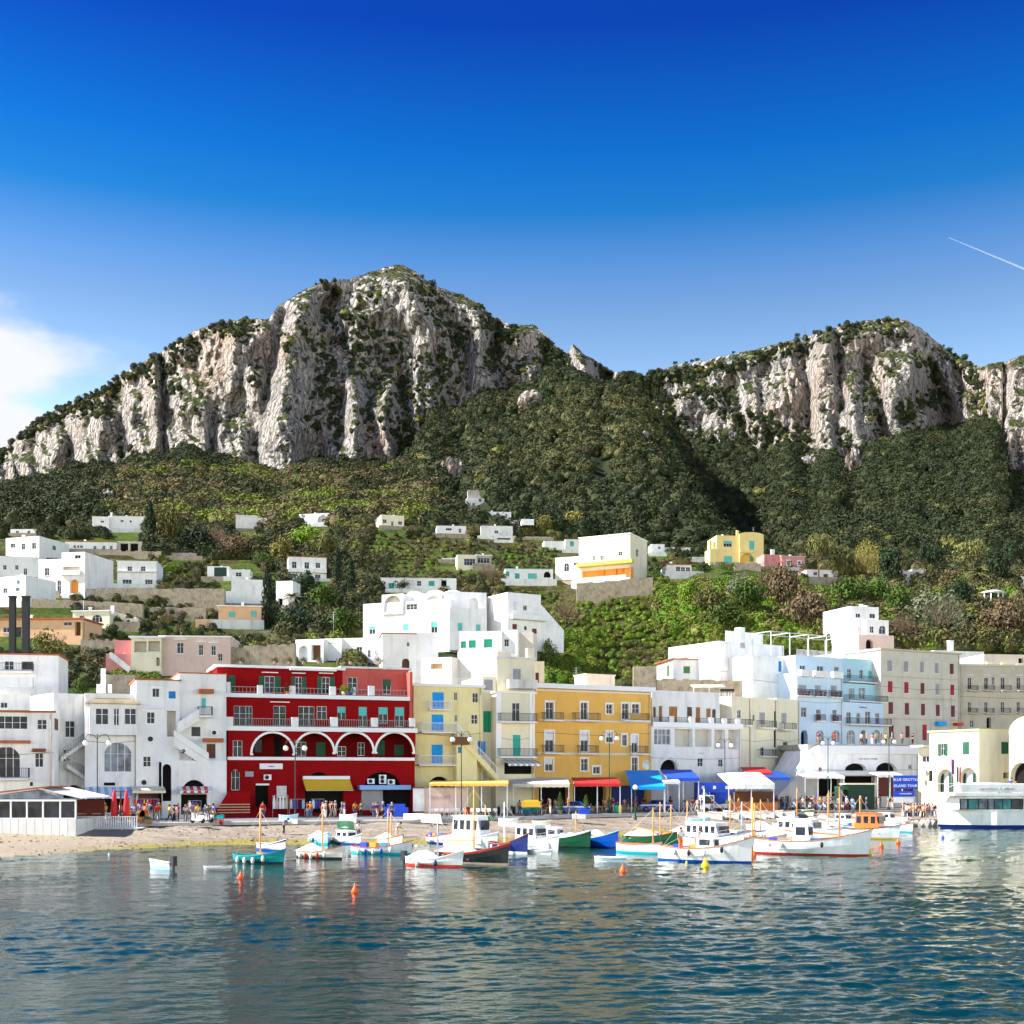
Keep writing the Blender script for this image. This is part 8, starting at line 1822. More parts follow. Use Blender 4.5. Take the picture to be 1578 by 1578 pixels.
# ------------------------------------------------------------------ street furniture, vehicles, canopies
m, t, b = new_mat('globe_glass'); MATS['globe'] = m; b.inputs['Base Color'].default_value = (.9, .88, .84, 1); b.inputs['Roughness'].default_value = .25
def lamp(label, px, Y, top_py, sp=0.9, z=RZ, style='double'):
    x = X_(px, Y); H = Z_(top_py, Y) - z; t_ = thing('street_lamp', label, 'street lamp', (x, Y, z), 0, 'globe street lamps along the harbour')
    mb = MB(); mb.lathe([(.22, 0), (.2, .12), (.12, .3), (.09, .8), (.06, 1.2), (.045, H - .3), (.045, H)], 9); mb.obj('pole', MATS['darkgreen'], t_)
    for s in (-1, 1):
        if style == 'single' and s < 0: continue
        w = sp if style != 'single' else 0
        if w:
            mb = MB(); mb.tube([(0, 0, H - .5), (s * w * .35, 0, H - .1), (s * w * .8, 0, H - .02), (s * w, 0, H - .35), (s * w, 0, H - .55)], .03, 5); mb.obj('arm', MATS['darkgreen'], t_)
        zc = H - .85 if w else H + .2
        mb = MB(); mb.lathe([(.05, -.27), (.2, -.2), (.28, 0), (.2, .2), (.05, .27)], 12, (s * w, 0, zc)); mb.obj('globe', MATS['globe'], t_)
        mb = MB(); mb.lathe([(.10, .0), (.14, .06), (.05, .12)], 8, (s * w, 0, zc + (.22 if w else -.38))); mb.obj('lamp_cap', MATS['darkgreen'], t_)
lamp('tall double lamp in front of the arched picture window, leftmost', 150, 116, 1131, 1.1)
lamp('double globe lamp in front of the red house loggia', 455, 124, 1140, .95)
lamp('double globe lamp in front of the blue shuttered house', 711, 128, 1127, .9); lamp('double globe lamp in front of the ochre house', 939, 144, 1127, .9)
lamp('double globe lamp in front of the white loggia house', 1117, 154, 1138, .8); lamp('double globe lamp above the cafe crowd, left of the arcade lettering', 1276, 160, 1135, .65); lamp('double globe lamp beside the blue tour billboard', 1370, 160, 1133, .7)
lamp('short single globe lamp on the slip', 979, 134, 1216, style='single', z=1.2)

def car(label, px, Y, rz, body, name='parked_car'):
    x = X_(px, Y); t_ = thing(name, label, 'car', (x, Y, RZ), rz)
    mb = MB(); prof = [(-2.1, .35), (-2.1, .75), (-1.95, .88), (-1.1, .98), (-.55, 1.42), (.75, 1.45), (1.45, 1.02), (2.0, .95), (2.1, .7), (2.1, .35)]
    for sgn, w in ((1, .85),):
        pass
    n = len(prof); vs = [];
    for y, k in ((-.84, 1), (.84, 1)):
        for (x_, z_) in prof: yy = y * (.82 if z_ > 1.2 else 1); vs.append((x_, yy, z_))
    fs = [tuple(range(n)), tuple(range(n, 2 * n))[::-1]] + [(i, (i + 1) % n, n + (i + 1) % n, n + i) for i in range(n)]
    mb.add(vs, fs); mb.obj('body', MATS[body], t_)
    mb = MB()
    for s in (-1, 1):
        y = s * .80
        for (a, b_) in (((-.98, .98), (-.5, 1.36)), ((.1, .98), (.1, 1.38))):
            pass
        mb.add([(-.98, y * 1.06, 1.0), (-.02, y * 1.06, 1.0), (-.02, y * .89, 1.37), (-.52, y * .89, 1.37)], [(0, 1, 2, 3)]); mb.add([(.05, y * 1.06, 1.0), (1.2, y * 1.06, 1.0), (.72, y * .89, 1.37), (.05, y * .89, 1.37)], [(0, 1, 2, 3)])
    mb.add([(-1.08, -.72, 1.0), (-1.08, .72, 1.0), (-.6, .62, 1.40), (-.6, -.62, 1.40)], [(0, 1, 2, 3)]); mb.obj('side_windows', MATS['glass'], t_)
    mb = MB()
    for s in (-1, 1): mb.box(-2.0, 1.9, s * .85 - .012, s * .85 + .012, .78, .88)
    mb.obj('white_stripe', MATS['white_paint'], t_)
    for x_ in (-1.35, 1.35):
        for y in (-.80, .80):
            mb = MB(); mb.lathe([(.33, -.1), (.33, .1)], 14); o = mb.obj('wheel', MATS['rubber'], t_); o.matrix_local = Matrix.Translation((x_, y, .33)) @ Matrix.Rotation(math.pi / 2, 4, 'X')
            mb = MB(); mb.lathe([(.2, -.105), (.2, .105)], 10); mb.obj('rim', MATS['grey_metal'], o)
    for y in (-.6, .6): mb = MB(); mb.box(-2.13, -2.09, y - .16, y + .16, .62, .76); mb.obj('headlight', MATS['white_paint'], t_)
M('car_blue', (.03, .08, .32), .25); M('car_sky', (.25, .38, .6), .25)
car('blue and silver patrol car with white stripe between the potted trees', 884, 141, -.1, 'car_blue'); car('blue and silver patrol car with white stripe under the blue awnings', 1012, 149.5, -.05, 'car_blue'); 
ck = thing('parked_car', 'blue car parked by the grey house on the upper hillside', 'car', P(425, 812, Yon(425, 812)), .3); mb = MB(); mb.prism([(-2, -.8, .3), (2, -.8, .3), (2, -.8, .8), (1, -.8, 1.4), (-1, -.8, 1.4), (-2, -.8, .8)], (0, 1.6, 0)); mb.obj('body', MATS['royal'], ck); mb = MB(); mb.box(-.95, .95, -.83, .83, .95, 1.3); mb.obj('side_windows', MATS['glass'], ck)
def scooter(label, px, Y, rz, body='white_paint', group='parked scooters', z=RZ):
    t_ = thing('scooter', label, 'scooter', (X_(px, Y), Y, z), rz, group)
    mb = MB(); mb.prism([(-.7, -.14, .45), (-.75, -.14, .7), (-.2, -.14, .78), (.05, -.14, .42), (.4, -.14, .32), (.52, -.14, .95), (.62, -.14, .95), (.62, -.14, .25), (-.5, -.14, .25)], (0, .28, 0)); mb.obj('body', MATS[body], t_)
    mb = MB(); mb.box(-.72, -.1, -.13, .13, .78, .88); mb.obj('seat', MATS['black'], t_); mb = MB(); mb.beam((.55, -.3, 1.05), (.55, .3, 1.05), .04); mb.beam((.55, 0, .9), (.55, 0, 1.05), .05); mb.obj('handlebar', MATS['grey_metal'], t_)
    for x_ in (-.55, .62): mb = MB(); mb.lathe([(.24, -.05), (.24, .05)], 12); o = mb.obj('wheel', MATS['rubber'], t_); o.matrix_local = Matrix.Translation((x_, 0, .24)) @ Matrix.Rotation(math.pi / 2, 4, 'X')
scooter('white scooter nearest the road edge right of the left crowd', 305, 114, 2.7); scooter('white scooter parked just behind the nearest scooter', 318, 115.6, 2.8); scooter('dark scooter beside the steps of the red house', 328, 117, 2.6, 'black')
SC = ['first', 'second', 'third', 'fourth', 'fifth', 'sixth', 'seventh', 'eighth', 'ninth', 'tenth', 'eleventh', 'twelfth']
for i in range(12): scooter(f'{SC[i]} scooter from the left in the row on the square before the arcade', 1222 + i * 8.5, 155.6, 1.2 + rng.uniform(-.2, .2), ['white_paint', 'black', 'grey', 'cream', 'maroon', 'skyblue'][i % 6], 'scooters parked in a row on the square')
for i in range(3): scooter(['left', 'middle', 'right'][i] + ' one of three dark scooters before the grey awning', 768 + i * 12, 136, 1.5, 'maroon' if i % 2 else 'black', 'scooters before the grey awning')

def canopy(label, px0, px1, Y0, Y1, pyf, pyb, mat, name='shop_canopy', post='white_metal', stripes=None, valance=.35, posts=3, z=RZ, cat='awning', front=None):
    """free-standing canopy: cloth from a high back edge to a low front edge, on posts"""
    xa, xb = X_(px0, Y0), X_(px1, Y0); zf, zb = Z_(pyf, Y0), Z_(pyb, Y1); t_ = thing(name, label, cat, ((xa + xb) / 2, Y0, z)); w = (xb - xa) / 2; d = Y1 - Y0; zf -= z; zb -= z
    mb = MB(); n = max(3, int(w * 2 / .7))
    for i in range(n):
        x0, x1 = -w + 2 * w * i / n, -w + 2 * w * (i + 1) / n; mb.cur = i % 2 if stripes else 0
        mb.add([(x0, 0, zf), (x1, 0, zf), (x1, d, zb), (x0, d, zb)], [(0, 1, 2, 3)]); mb.add([(x0, 0, zf - .04), (x1, 0, zf - .04), (x1, d, zb - .04), (x0, d, zb - .04)], [(3, 2, 1, 0)])
        mb.add([(x0, -.01, zf), (x1, -.01, zf), (x1, -.01, zf - valance), ((x0 + x1) / 2, -.01, zf - valance - .06), (x0, -.01, zf - valance)], [(4, 3, 2, 1, 0)])
    mb.obj('cloth', [MATS[q] for q in (stripes or (mat,))], t_, recalc=False)
    for i in range(posts):
        x = -w + .1 + (2 * w - .2) * i / (posts - 1); pb = MB(); pb.beam((x, .1, 0), (x, .1, zf - .05), .1); pb.obj('post', MATS[post], t_)
    fb_ = MB(); fb_.beam((-w, .1, zf - .08), (w, .1, zf - .08), .09); fb_.beam((-w, d - .1, zb - .1), (w, d - .1, zb - .1), .09); fb_.beam((-w + .05, .1, zf - .08), (-w + .05, d - .1, zb - .1), .08); fb_.beam((w - .05, .1, zf - .08), (w - .05, d - .1, zb - .1), .08); fb_.obj('frame', MATS[post], t_)
    return t_, w, d, zf, zb
canopy('long cream orange canopy in front of the blue shuttered house', 661, 783, 133.5, 139.5, 1207, 1203, 'gold', valance=.28, posts=4)
canopy('grey and cream canopy between the cream tower and the red awning', 790, 878, 140, 147, 1208, 1198, 'cream', posts=3)
canopy('red cafe awning in front of the ochre house', 884, 957, 142.5, 148.5, 1207, 1198, 'red', posts=3)
canopy('bright blue awning, left one of the two large ones', 972, 1026, 147.5, 155, 1212, 1187, 'azure', posts=2); canopy('dark blue awning, right one of the two large ones', 1028, 1078, 150, 157, 1199, 1186, 'royal', posts=3)
canopy('small white awning under the right blue awning', 1022, 1048, 148, 150, 1204, 1201, 'white', posts=2, valance=.3)
canopy('large white pointed canopy over the orange counter', 1122, 1194, 149, 158, 1208, 1190, 'canvas', posts=3, valance=.6); canopy('blue topped canopy behind the white pointed canopy', 1126, 1218, 157.5, 163, 1198, 1189, 'boat_blue', posts=3, post='grey_metal'); canopy('dark red awning top behind the blue canopy', 1150, 1190, 160, 165, 1191, 1182, 'red', posts=2)
canopy('white flat canopy over the cafe tables left of the green kiosk', 1240, 1302, 160.5, 164.8, 1196, 1192, 'canvas', posts=4, valance=.3); canopy('white parasol like canopy right of the green kiosk', 1352, 1392, 161, 164.8, 1194, 1190, 'canvas', posts=3, valance=.3)
# blue delivery truck body and small white truck
t_ = thing('blue_tarpaulin_stall', 'bright blue tarpaulin stall box with small white emblems', 'stall', (X_(1104, 151), 151, RZ)); w = 29 / F * 151; mb = MB(); mb.box(-w, -w + 1.4, 0, 3, .7, Z_(1206, 151) - RZ); mb.box(-w + 1.4, w, 0, .08, Z_(1221, 151) - RZ, Z_(1206, 151) - RZ); mb.box(-w + 1.4, w, 2.9, 3, .2, Z_(1206, 151) - RZ); mb.obj('tarpaulin', MATS['royal'], t_)
for x in (-w + .5, -w + 1.9, w - 1.2): mb = MB(); mb.box(x, x + .35, -.03, -.005, Z_(1216, 151) - RZ, Z_(1211, 151) - RZ); mb.obj('emblem', MATS['white_paint'], t_)
mb = MB(); mb.box(-w + .05, w, .1, 2.9, 0, .15)
for x in (-w + .1, -w + 1.5, w - .1): mb.beam((x, .2, 0), (x, .2, 3.6), .08)
mb.obj('frame', MATS['white_metal'], t_)
t_ = thing('small_truck', 'small white open truck parked in front of the blue stall', 'truck', (X_(1093, 148), 148, RZ), .1); mb = MB(); mb.box(-1.0, .4, -.75, .75, .35, 1.0); mb.box(-1.0, -.92, -.75, .75, 1.0, 1.95); mb.box(.32, .4, -.75, .75, 1.0, 1.95); mb.box(-1.0, .4, -.75, .75, 1.95, 2.02); mb.obj('body', MATS['white_paint'], t_); mb = MB(); mb.box(-.9, .3, -.76, -.755, 1.1, 1.8); mb.box(-.9, .3, .755, .76, 1.1, 1.8); mb.obj('windscreen', MATS['glass'], t_)
mb = MB(); mb.box(.41, 2.1, -.75, .75, .5, .95); mb.obj('load_bed', MATS['grey'], t_)
for x_ in (-.6, 1.4):
    for y in (-.7, .7): mb = MB(); mb.lathe([(.3, -.09), (.3, .09)], 12); o = mb.obj('wheel', MATS['rubber'], t_); o.matrix_local = Matrix.Translation((x_, y, .3)) @ Matrix.Rotation(math.pi / 2, 4, 'X')
# orange counter and shop goods
def boxes(name, label, cat, px, Y, parts, rz=0, z=RZ, group=None):
    t_ = thing(name, label, cat, (X_(px, Y), Y, z), rz, group)
    for nm, m_, bs in parts: mb = MB(); [mb.box(*q) for q in bs]; mb.obj(nm, MATS[m_], t_)
    return t_
boxes('counter', 'orange wooden counter under the white pointed canopy', 'counter', 1160, 152, [('front_panel', 'boat_orange', [(-3, -.6, 0, .1, 0, 1.05)]), ('front_panel', 'boat_orange', [(.75, 3.1, 0, .1, 0, 1.05)]), ('middle_panel', 'orange', [(-.58, .73, -.02, .1, .1, 1.0)]), ('counter_top', 'wood', [(-3.1, 3.2, -.1, .9, 1.06, 1.12)]), ('back_shelf', 'brown', [(-3, 3, 2.4, 2.9, 0, 2.4)])])
boxes('kiosk', 'dark green kiosk with a cream roof edge on the square', 'kiosk', 1327, 158, [('wall', 'darkgreen', [(-1.7, 1.7, 0, 2.6, 0, 3.2)]), ('roof', 'cream', [(-2.1, 2.0, -.4, 2.8, 3.21, 3.4)]), ('door_awning', 'green', [(-2.9, -1.75, -.5, 2.0, 2.6, 3.0)]), ('side_panel', 'darkgreen', [(-2.8, -2.7, .2, 2.4, 0, 2.6)])])
bl = boxes('billboard', 'blue billboard reading BLUE GROTTO ISLAND TOUR', 'billboard', 1395.5, 154, [('panel', 'royal', [(-1.5, 1.5, 0, .1, 2.7, 4.4)]), ('lower_panel', 'royal', [(-1.45, 1.1, .02, .1, 1.75, 2.45)]), ('white_panel', 'white', [(-1.45, 1.0, .03, .1, 1.0, 1.7)]), ('post', 'grey_metal', [(-1.4, -1.3, .1, .2, 0, 4.4), (1.3, 1.4, .1, .2, 0, 4.4)])])
for body, z_, s_ in (('BLUE GROTTO', 3.72, .46), ('ISLAND TOUR', 2.95, .46), ('motoscafisti', 2.05, .3)): text_part(body, s_, 'white_paint', bl, Matrix.Translation((0, -.02, z_)) @ Matrix.Rotation(math.pi / 2, 4, 'X'), extr=.012)
# menu banner wall
bn = boxes('banner_wall', 'pale pink banner wall with faint grey drawings under the long canopy', 'banner', 686, 135, [('banner', 'pink_wall', [(-2.5, 2.4, 0, .06, .35, 3.0)]), ('frame', 'white_metal', [(-2.6, -2.51, -.02, .08, 0, 3.1), (2.41, 2.5, -.02, .08, 0, 3.1)])])
text_part('Capri Caffe', .55, 'grey', bn, Matrix.Translation((-.7, -.02, 1.9)) @ Matrix.Rotation(math.pi / 2, 4, 'X'), extr=.006, shear=.4)
boxes('banner_wall', 'narrow white banner beside the red house corner', 'banner', 645, 134, [('banner', 'white_old', [(-.6, .6, 0, .06, .5, 3.0)]), ('frame', 'maroon', [(-.65, .65, -.02, .08, 3.0, 3.12), (-.65, .65, -.02, .08, .38, .5)])])
# chairs and tables
def chair_meshes():
    s = MB(); s.box(-.22, .22, -.22, .22, .43, .47); b_ = MB(); b_.box(-.22, .22, .2, .24, .55, .9); l = MB(); l.box(-.02, .02, -.02, .02, 0, .43)
    return s.mesh('seat', MATS['orange']), b_.mesh('backrest', MATS['white_paint']), l.mesh('leg', MATS['white_paint'])
CHM = chair_meshes()
def chair(label, x, y, rz, group, seat=None, back=None, z=RZ):
    t_ = thing('chair', label, 'chair', (x, y, z), rz, group); a = link('seat', CHM[0], t_); b_ = link('backrest', CHM[1], t_)
    if seat: setm(a, seat)
    if back: setm(b_, back)
    for dx in (-.2, .2):
        for dy in (-.2, .22): link('leg', CHM[2], t_, Vector((dx, dy, 0)))
def table(label, x, y, group, top='white_paint', z=RZ):
    t_ = thing('cafe_table', label, 'table', (x, y, z), 0, group); mb = MB(); mb.box(-.38, .38, -.38, .38, .72, .75); mb.obj('table_top', MATS[top], t_); mb = MB(); mb.lathe([(.25, 0), (.25, .03), (.04, .06), (.04, .72)], 8); mb.obj('leg', MATS['grey_metal'], t_)
for i in range(13):
    lb = f'{(SC + ["last"])[i]} white and orange cafe chair from the left in the row before the pink banner'
    chair(lb, X_(664 + i * 8.2, 131.5), 131.5 + (i % 3) * .25, 3.1 + rng.uniform(-.4, .4), 'orange and white cafe chairs in a row')
for i in range(4): table(f'{SC[i]} cafe table from the left behind the orange chairs', X_(672 + i * 26, 133), 133, 'tables behind the orange chairs')
for i in range(8): chair(f'{SC[i]} dark red chair from the left under the grey and cream canopy', X_(778 + i * 12, 141.5), 141.5, 3.1, 'dark red chairs under the grey canopy', 'maroon', 'maroon')
for i in range(6): table(f'{SC[i]} table from the left under the red awning', X_(900 + i * 11, 145.2), 145.2 + (i % 2), 'tables under the red awning', 'cream')
for i in range(7): table(f'{SC[i]} white table from the left behind the balustrade', X_(128 + i * 11, 113.4), 113.4 + (i % 2) * 1.2, 'white tables behind the balustrade', z=1.75)
for i in range(8): table(f'{SC[i]} white cafe table from the left before the arcade', X_(1245 + i * 7.5, 161.5), 161.5 + (i % 2), 'cafe tables before the arcade')
# beach restaurant at the left edge
Yr = 106.0; x0, x1 = X_(-60, Yr), X_(117, Yr); t_ = thing('beach_restaurant', 'white glazed beach restaurant on a plank wall at the left edge', 'restaurant', (x0, Yr, 0)); Wd = x1 - x0
def rz_(py): return Z_(py, Yr)
zb0, zb1, zt1 = rz_(1297), rz_(1262), rz_(1235)
for i in range(14):
    a = Wd * i / 14 + .01; mb = MB(); mb.box(a, Wd * (i + 1) / 14 - .02, 0, .15, -.3, zb1); mb.obj('wall_panel', MATS['white_wall'], t_)
mb = MB(); mb.box(0, Wd, .16, 7.5, -.3, zb1 - .02); mb.obj('base', MATS['white_old'], t_)
mb = MB(); cols_ = [0, .24, .43, .57, .71, .86, 1.0]
for q in cols_: xx = min(Wd - .12, max(.02, Wd * q - .06)); mb.box(xx, xx + .14, .02, .16, zb1, zt1)
mb.box(0, Wd, 0, .18, zt1 + .003, zt1 + .16); mb.box(0, Wd, 0, .18, zb1 + .003, zb1 + .1); mb.obj('window_frame', MATS['white_paint'], t_)
for i in range(6): mb = MB(); mb.box(Wd * cols_[i] + .1, Wd * cols_[i + 1] - .08, .08, .1, zb1 + .1, zt1); mb.obj('pane', MATS['glass'], t_)
xr_ = X_(60, Yr) - x0; zr = rz_(1216)
mb = MB(); mb.prism([(0, 0, rz_(1232)), (xr_, 0, zr), (xr_, 0, zr + .12), (0, 0, rz_(1229))], (0, 7.5, 0)); mb.prism([(xr_, 0, zr), (Wd + .5, 0, rz_(1231)), (Wd + .5, 0, rz_(1229)), (xr_, 0, zr + .12)], (0, 7.5, 0)); mb.obj('roof', MATS['canvas'], t_)
mb = MB(); mb.prism([(0, -.05, rz_(1229)), (xr_ + .8, -.05, zr + .14), (xr_ + .8, -.05, zr + .26), (0, -.05, rz_(1226))], (0, 5, 0)); mb.obj('red_roof_edge', MATS['terracotta'], t_)
gb = MB(); gb.add([(.2, .12, zt1 + .17), (Wd - .2, .12, zt1 + .17), (Wd - 1, .12, rz_(1229) - .05), (xr_, .12, zr - .12), (.4, .12, rz_(1233))], [(0, 1, 2, 3, 4)]); gb.obj('gable_glass', MATS['glass_pale'], t_)
mb = MB(); mb.box(0, Wd, 7.3, 7.5, zb1, zt1); mb.obj('back_wall', MATS['maroon'], t_)
# balustrade platform
Yp = 110.5; xa, xb = X_(119, Yp), X_(212, Yp); t_ = thing('terrace_platform', 'white balustraded cafe platform on stilts beside the beach restaurant', 'platform', (xa, Yp, 0)); Wd = xb - xa; zt_ = Z_(1276, Yp)
mb = MB(); mb.box(0, Wd, 0, 6, zt_ - .12, zt_); mb.obj('deck', MATS['white_old'], t_); mb = MB(); mb.box(0, Wd, .05, .12, Z_(1258, Yp) - .06, Z_(1258, Yp)); mb.box(0, Wd, .05, .12, zt_ + .05, zt_ + .11); mb.obj('handrail', MATS['white_paint'], t_)
for i in range(26): x = .05 + (Wd - .2) * i / 25; mb = MB(); mb.box(x, x + .09, .06, .10, zt_ + .06, Z_(1258, Yp) - .06); mb.obj('baluster', MATS['white_paint'], t_)
for i in range(5): x = .1 + (Wd - .3) * i / 4; mb = MB(); mb.box(x, x + .1, .1, .2, -.2, zt_ - .12); mb.obj('stilt', MATS['white_paint'], t_)
# closed red parasols
def parasol(label, px, Y):
    x = X_(px, Y); t_ = thing('closed_parasol', label, 'parasol', (x, Y, 1.7), 0, 'closed red parasols'); H = Z_(1216, Y) - 1.7; mb = MB(); mb.lathe([(.05, 0), (.05, .5)], 6); mb.obj('pole', MATS['grey_metal'], t_)
    mb = MB(); mb.lathe([(.16, .35), (.30, .5), (.32, 1.2), (.26, H * .6), (.15, H * .85), (.04, H)], 10); mb.obj('canopy', MATS['red'], t_)
parasol('left one of two closed red parasols behind the balustrade', 176, 113); parasol('right one of two closed red parasols behind the balustrade', 195, 113)
boxes('parasol_stand', 'dark forked parasol stand between the closed red parasols', 'stand', 186, 113.3, [('pole', 'brown', [(-.06, .06, -.06, .06, 0, 2.9)]), ('arm', 'brown', [(-.7, .7, -.04, .04, 2.9, 2.98)])])
# planters and potted trees
def potted(label, px, Y, h, leaf='leaf_mid'):
    t_ = thing('potted_tree', label, 'potted plant', (X_(px, Y), Y, RZ)); mb = MB(); mb.lathe([(.2, 0), (.3, .5), (.32, .52)], 10); mb.obj('pot', MATS['grey'], t_); k = ('cypress', leaf, 0)
    if k not in CMS: CMS[k] = (crown_mesh('cypress', 5, leaf), trunk_mesh('cypress', 5))
    o = link('crown', CMS[k][0], t_); o.scale = (1.0, 1.0, h); o.location = (0, 0, .5)
potted('potted cone tree in front of the left patrol car', 863, 137.5, 2.0); potted('potted round tree right of the left patrol car', 903, 139, 1.7)
def bin_(label, px, Y, m_): t_ = thing('litter_bin', label, 'bin', (X_(px, Y), Y, RZ)); mb = MB(); mb.lathe([(.24, .1), (.3, .9), (.3, .95)], 10); mb.obj('bucket', MATS[m_], t_); mb = MB(); mb.lathe([(.31, .95), (.31, 1.0), (.1, 1.12)], 10); mb.obj('lid', MATS['black'], t_)
bin_('red litter bin right of the lamp before the blue shuttered house', 720, 128.4, 'red'); bin_('green litter bin right of the lamp before the ochre house', 950, 143, 'jade'); bin_('yellow litter bin next to the green bin', 955, 143, 'yellow')
boxes('three_wheeler', 'small dark three wheeled cart piled with yellow bundles', 'cart', 818, 133, [('cart_body', 'glass_teal', [(-.9, .9, -.5, .5, .4, .95)]), ('yellow_bundle', 'yellow', [(-1.0, 1.0, -.6, .6, 1.0, 1.6), (-.7, .8, -.5, .5, 1.6, 1.75)]), ('wheel', 'rubber', [(-.7, -.3, -.55, -.45, 0, .4), (.3, .7, -.55, -.45, 0, .4)])])
boxes('tarpaulin_bundle', 'crumpled dark blue tarpaulin bundle on a white block by the slip', 'bundle', 895, 131, [('block', 'white_wall', [(-.9, .5, -.5, .5, 0, .5)]), ('tarpaulin', 'royal', [(-.2, .9, -.45, .4, .505, 1.0), (0, .6, -.3, .3, 1.0, 1.15)])], z=1.4)
boxes('tarpaulin_bundle', 'bright blue tarpaulin heap at the right corner of the red house', 'bundle', 611, 131.5, [('tarpaulin', 'royal', [(-1.3, 1.2, -.6, .7, 0, 1.0), (-1.0, .9, -.4, .5, 1.0, 1.35)])])
for i, (px_, m_) in enumerate(((128, 'orange'), (134, 'red'), (140, 'yellow'), (146, 'orange'), (215, 'orange'), (222, 'red'), (228, 'green'), (219, 'yellow'))):
    Yc = 119.5 if i < 4 else 113.6
    t_ = boxes('produce_crate', ['orange crate at the striped awning, leftmost', 'red crate at the striped awning', 'yellow crate at the striped awning', 'orange crate at the striped awning, rightmost', 'orange crate at the platform corner, leftmost', 'red crate at the platform corner', 'green crate at the platform corner, rightmost', 'yellow crate at the platform corner'][i], 'crate', px_, Yc, [('crate_box', 'wood', [(-.35, .35, -.25, .25, 0, .35)]), ('produce', m_, [(-.3, .3, -.2, .2, .36, .5), (-.2, .2, -.15, .15, .5, .6)])], z=RZ + (.6 if i % 2 else .0), group='produce crates of the left shops')
# hanging clothes and racks at the shops
def rack(label, px, Y, n, h=1.9, ms=('c_white', 'c_blue', 'c_purple', 'c_black', 'c_sky', 'c_beige')):
    t_ = thing('clothes_rack', label, 'clothes rack', (X_(px, Y), Y, RZ)); w = n * .16; mb = MB(); mb.beam((-w, 0, h), (w, 0, h), .04); mb.beam((-w, 0, 0), (-w, 0, h), .04); mb.beam((w, 0, 0), (w, 0, h), .04); mb.obj('rail', MATS['grey_metal'], t_)
    for i in range(n): x = -w + .16 + i * .32; mb = MB(); mb.prism([(x - .13, -.05, .9), (x + .13, -.05, .9), (x + .13, -.05, 1.6), (x + .04, -.05, h - .05), (x - .04, -.05, h - .05), (x - .13, -.05, 1.6)], (0, .08, 0)); mb.obj('garment', MATS[ms[i % len(ms)]], t_)
rack('clothes rack left of the yellow awning', 458, 130.2, 5); rack('rack of garments beneath the yellow awning', 490, 130.8, 4); rack('rack of pale garments beside the red house doorway', 432, 129.6, 5, 2.3, ('c_white', 'c_beige', 'c_white')); rack('souvenir rack at the cream awning of the white tower house', 225, 120.6, 8, 2.1, ('c_red', 'c_maroon', 'c_purple', 'c_orange', 'c_pink')); rack('souvenir rack at the striped shop door of the white tower house', 300, 122.5, 4)
# flags at the harbour office
for k, (px_, cols_, lb) in enumerate(((1466, ('red', 'royal'), 'flagpole with a drooping red and blue flag before the harbour office'), (1474, ('green', 'white', 'red'), 'flagpole with a drooping green white red flag before the harbour office'))):
    t_ = thing('flagpole', lb, 'flag', (X_(px_, 148), 148, 1.2)); H = Z_(1168 + k * 12, 148) - 1.2; mb = MB(); mb.tube([(0, 0, 0), (0, 0, H)], .035, 6); mb.obj('pole', MATS['grey_metal'], t_)
    for i, m_ in enumerate(cols_): mb = MB(); mb.prism([(.04 + i * .18, -.03 * i, H - .1), (.22 + i * .18, .03, H - .2), (.20 + i * .16, .05, H - 2.1), (.03 + i * .16, 0, H - 1.9)], (0, .03, 0)); mb.obj('flag_stripe', MATS[m_], t_)
# red house extras: plants on terraces
def pot_plant(label, px, py, Y, h=.7, m_='leaf_mid', pot='terracotta'):
    c = P(px, py, Y); t_ = thing('potted_plant', label, 'potted plant', c); mb = MB(); mb.lathe([(.16, 0), (.22, .35)], 9); mb.obj('pot', MATS[pot], t_); k = ('bush', m_, 0)
    if k not in CMS: CMS[k] = (crown_mesh('bush', 9, m_), trunk_mesh('bush', 9))
    o = link('crown', CMS[k][0], t_); o.scale = (.6, .6, h); o.location = (0, 0, .25)
pot_plant('yellow flowering bush on the red house upper terrace', 529, 1071, 135.8, 1.1, 'leaf_lime', 'cream'); pot_plant('blue potted bush right of the flowering bush on the red house terrace', 541, 1071, 135.9, .9, 'leaf_mid', 'royal'); pot_plant('leafy plant in a salmon box on the red house upper terrace', 443, 1070, 134, 1.0, 'leaf_dark', 'orange')
for i, px_ in enumerate((372, 424, 446, 468, 492, 540, 585)): pot_plant(['first', 'second', 'third', 'fourth', 'fifth', 'sixth', 'seventh'][i] + ' roof terrace pot from the left on the red house roof', px_, 1024, 138 + i * .4, .7, 'leaf_olive', 'concrete')
# roof terrace clutter on the white loggia house
for i in range(5): chair(f'{SC[i]} black chair from the left on the loggia house roof terrace', X_(1112 + i * 4.2, 168), 168, 3.1, 'black chairs on the roof terrace', 'black', 'black', z=Z_(1072, 168))
canopy('small cream sunshade on the loggia house roof terrace', 1068, 1118, 168.5, 171, 1058, 1055, 'cream', posts=3, z=Z_(1072, 168), valance=.1)
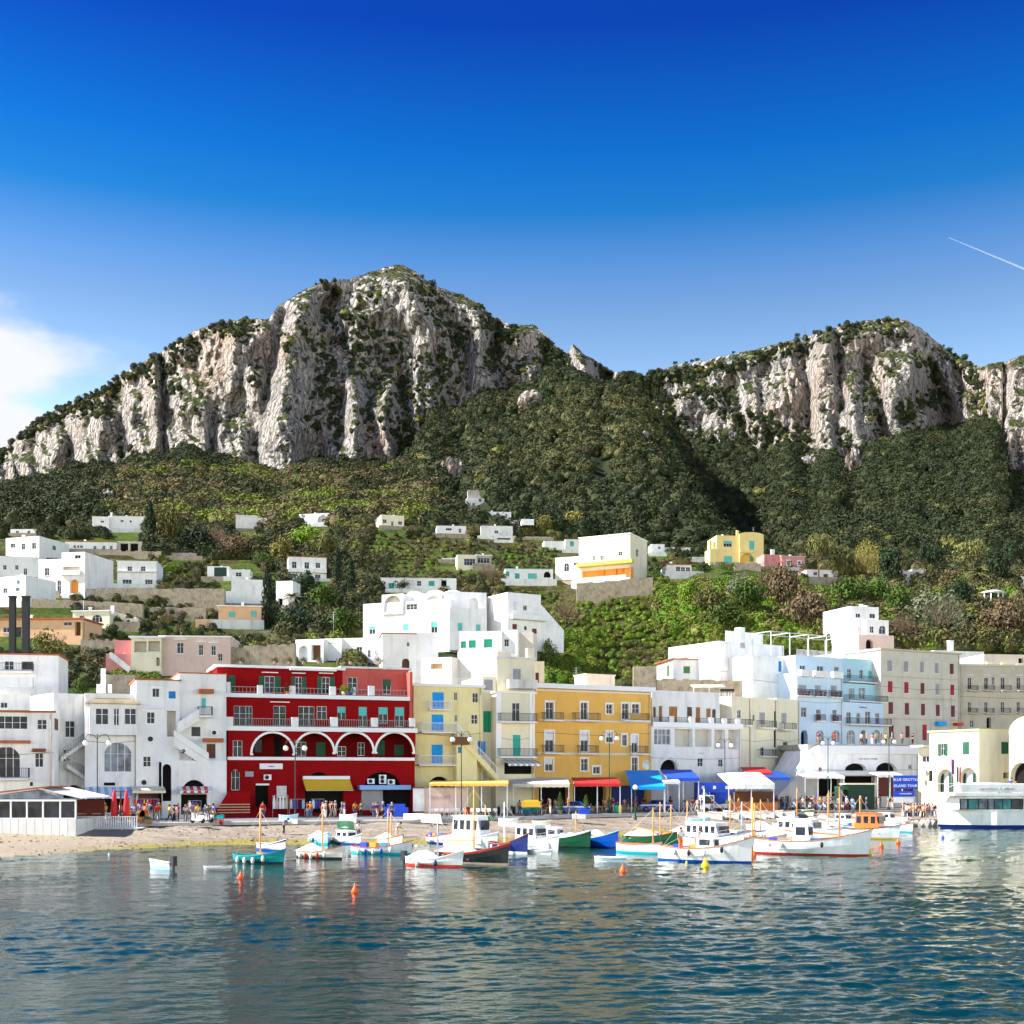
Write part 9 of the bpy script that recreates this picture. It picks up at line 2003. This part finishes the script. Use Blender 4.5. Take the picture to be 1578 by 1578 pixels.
# antennas, contrail, ridge mast
def antenna(label, px, pyb, pyt, Y):
    c = P(px, pyb, Y); H = (pyb - pyt) / F * Y; t_ = thing('antenna', label, 'antenna', c); mb = MB(); mb.tube([(0, 0, -.3), (0, 0, H)], .035, 5); mb.obj('mast', MATS['grey_metal'], t_)
    mb = MB()
    for k in range(5): mb.beam((-.45 + .05 * k, 0, H - .1 - k * .3), (.45 - .05 * k, 0, H - .1 - k * .3), .03)
    mb.obj('aerial', MATS['grey_metal'], t_)
antenna('tall roof antenna on the ochre house', 888, 1062, 1028, 155); antenna('thin antenna on the white cottage behind the red house', 514, 985, 943, 180); antenna('antenna on the bungalow roof', 1047, 1025, 995, 198); antenna('pole antenna near the stone terrace walls', 129, 982, 925, 200); antenna('roof antenna of the yellow villa', 1161, 825, 812, 330); antenna('antenna on the big white villa', 662, 985, 945, 212)
c = P(1240, 522, 893); t_ = thing('radio_mast', 'thin lattice radio mast on the right ridge', 'mast', c)
mb = MB(); 
for a in range(3): mb.beam((math.cos(a * 2.09) * .8, math.sin(a * 2.09) * .8, -3), (0, 0, 10), .12)
for k in range(5): mb.box(-.6 + k * .1, .6 - k * .1, -.1, .1, 1 + k * 2, 1.2 + k * 2)
mb.obj('lattice', MATS['grey_metal'], t_)
m, t, b = new_mat('contrail_vapour'); b.inputs['Base Color'].default_value = (.8, .8, .8, 1); b.inputs['Alpha'].default_value = .05; b.inputs['Roughness'].default_value = 1.0; MATS['vapour'] = m
mb = MB(); p0, p1 = P(1462, 366, 9000), P(1640, 440, 7500); mb.tube([p0.lerp(p1, k / 8) for k in range(9)], [2.5 + k * .8 for k in range(9)], 7); tag(mb.obj('contrail', m), 'thin white aircraft trail in the sky at the right edge', 'contrail')
# small trees on the saddle ridge
for i, (px_, py_b, h_) in enumerate(((1040, 564, 8), (1057, 562, 6), (1066, 560, 7), (1074, 559, 8), (1130, 546, 6), (1228, 522, 9), (1255, 516, 8), (108, 624, 6))):
    Yt = float(BY(px_)) + 28; c = P(px_, py_b + 2, Yt); th = thing('ridge_tree', ['leftmost lone tree on the saddle ridge', 'second tree on the saddle ridge', 'third tree on the saddle ridge', 'fourth tree on the saddle ridge', 'lone tree on the rising right ridge', 'dark tree left of the radio mast', 'dark tree right of the radio mast', 'tiny tree on the left mountain shoulder'][i], 'tree', c)
    cm, tm = CMS[('pine', D_, 0)] if ('pine', D_, 0) in CMS else (crown_mesh('pine', 3, D_), trunk_mesh('pine', 3)); H = h_ / F * Yt * 1.1; o = link('crown', cm, th); o.scale = (H * .55, H * .55, H); o = link('trunk', tm, th); o.scale = (H * .8, H * .8, H)
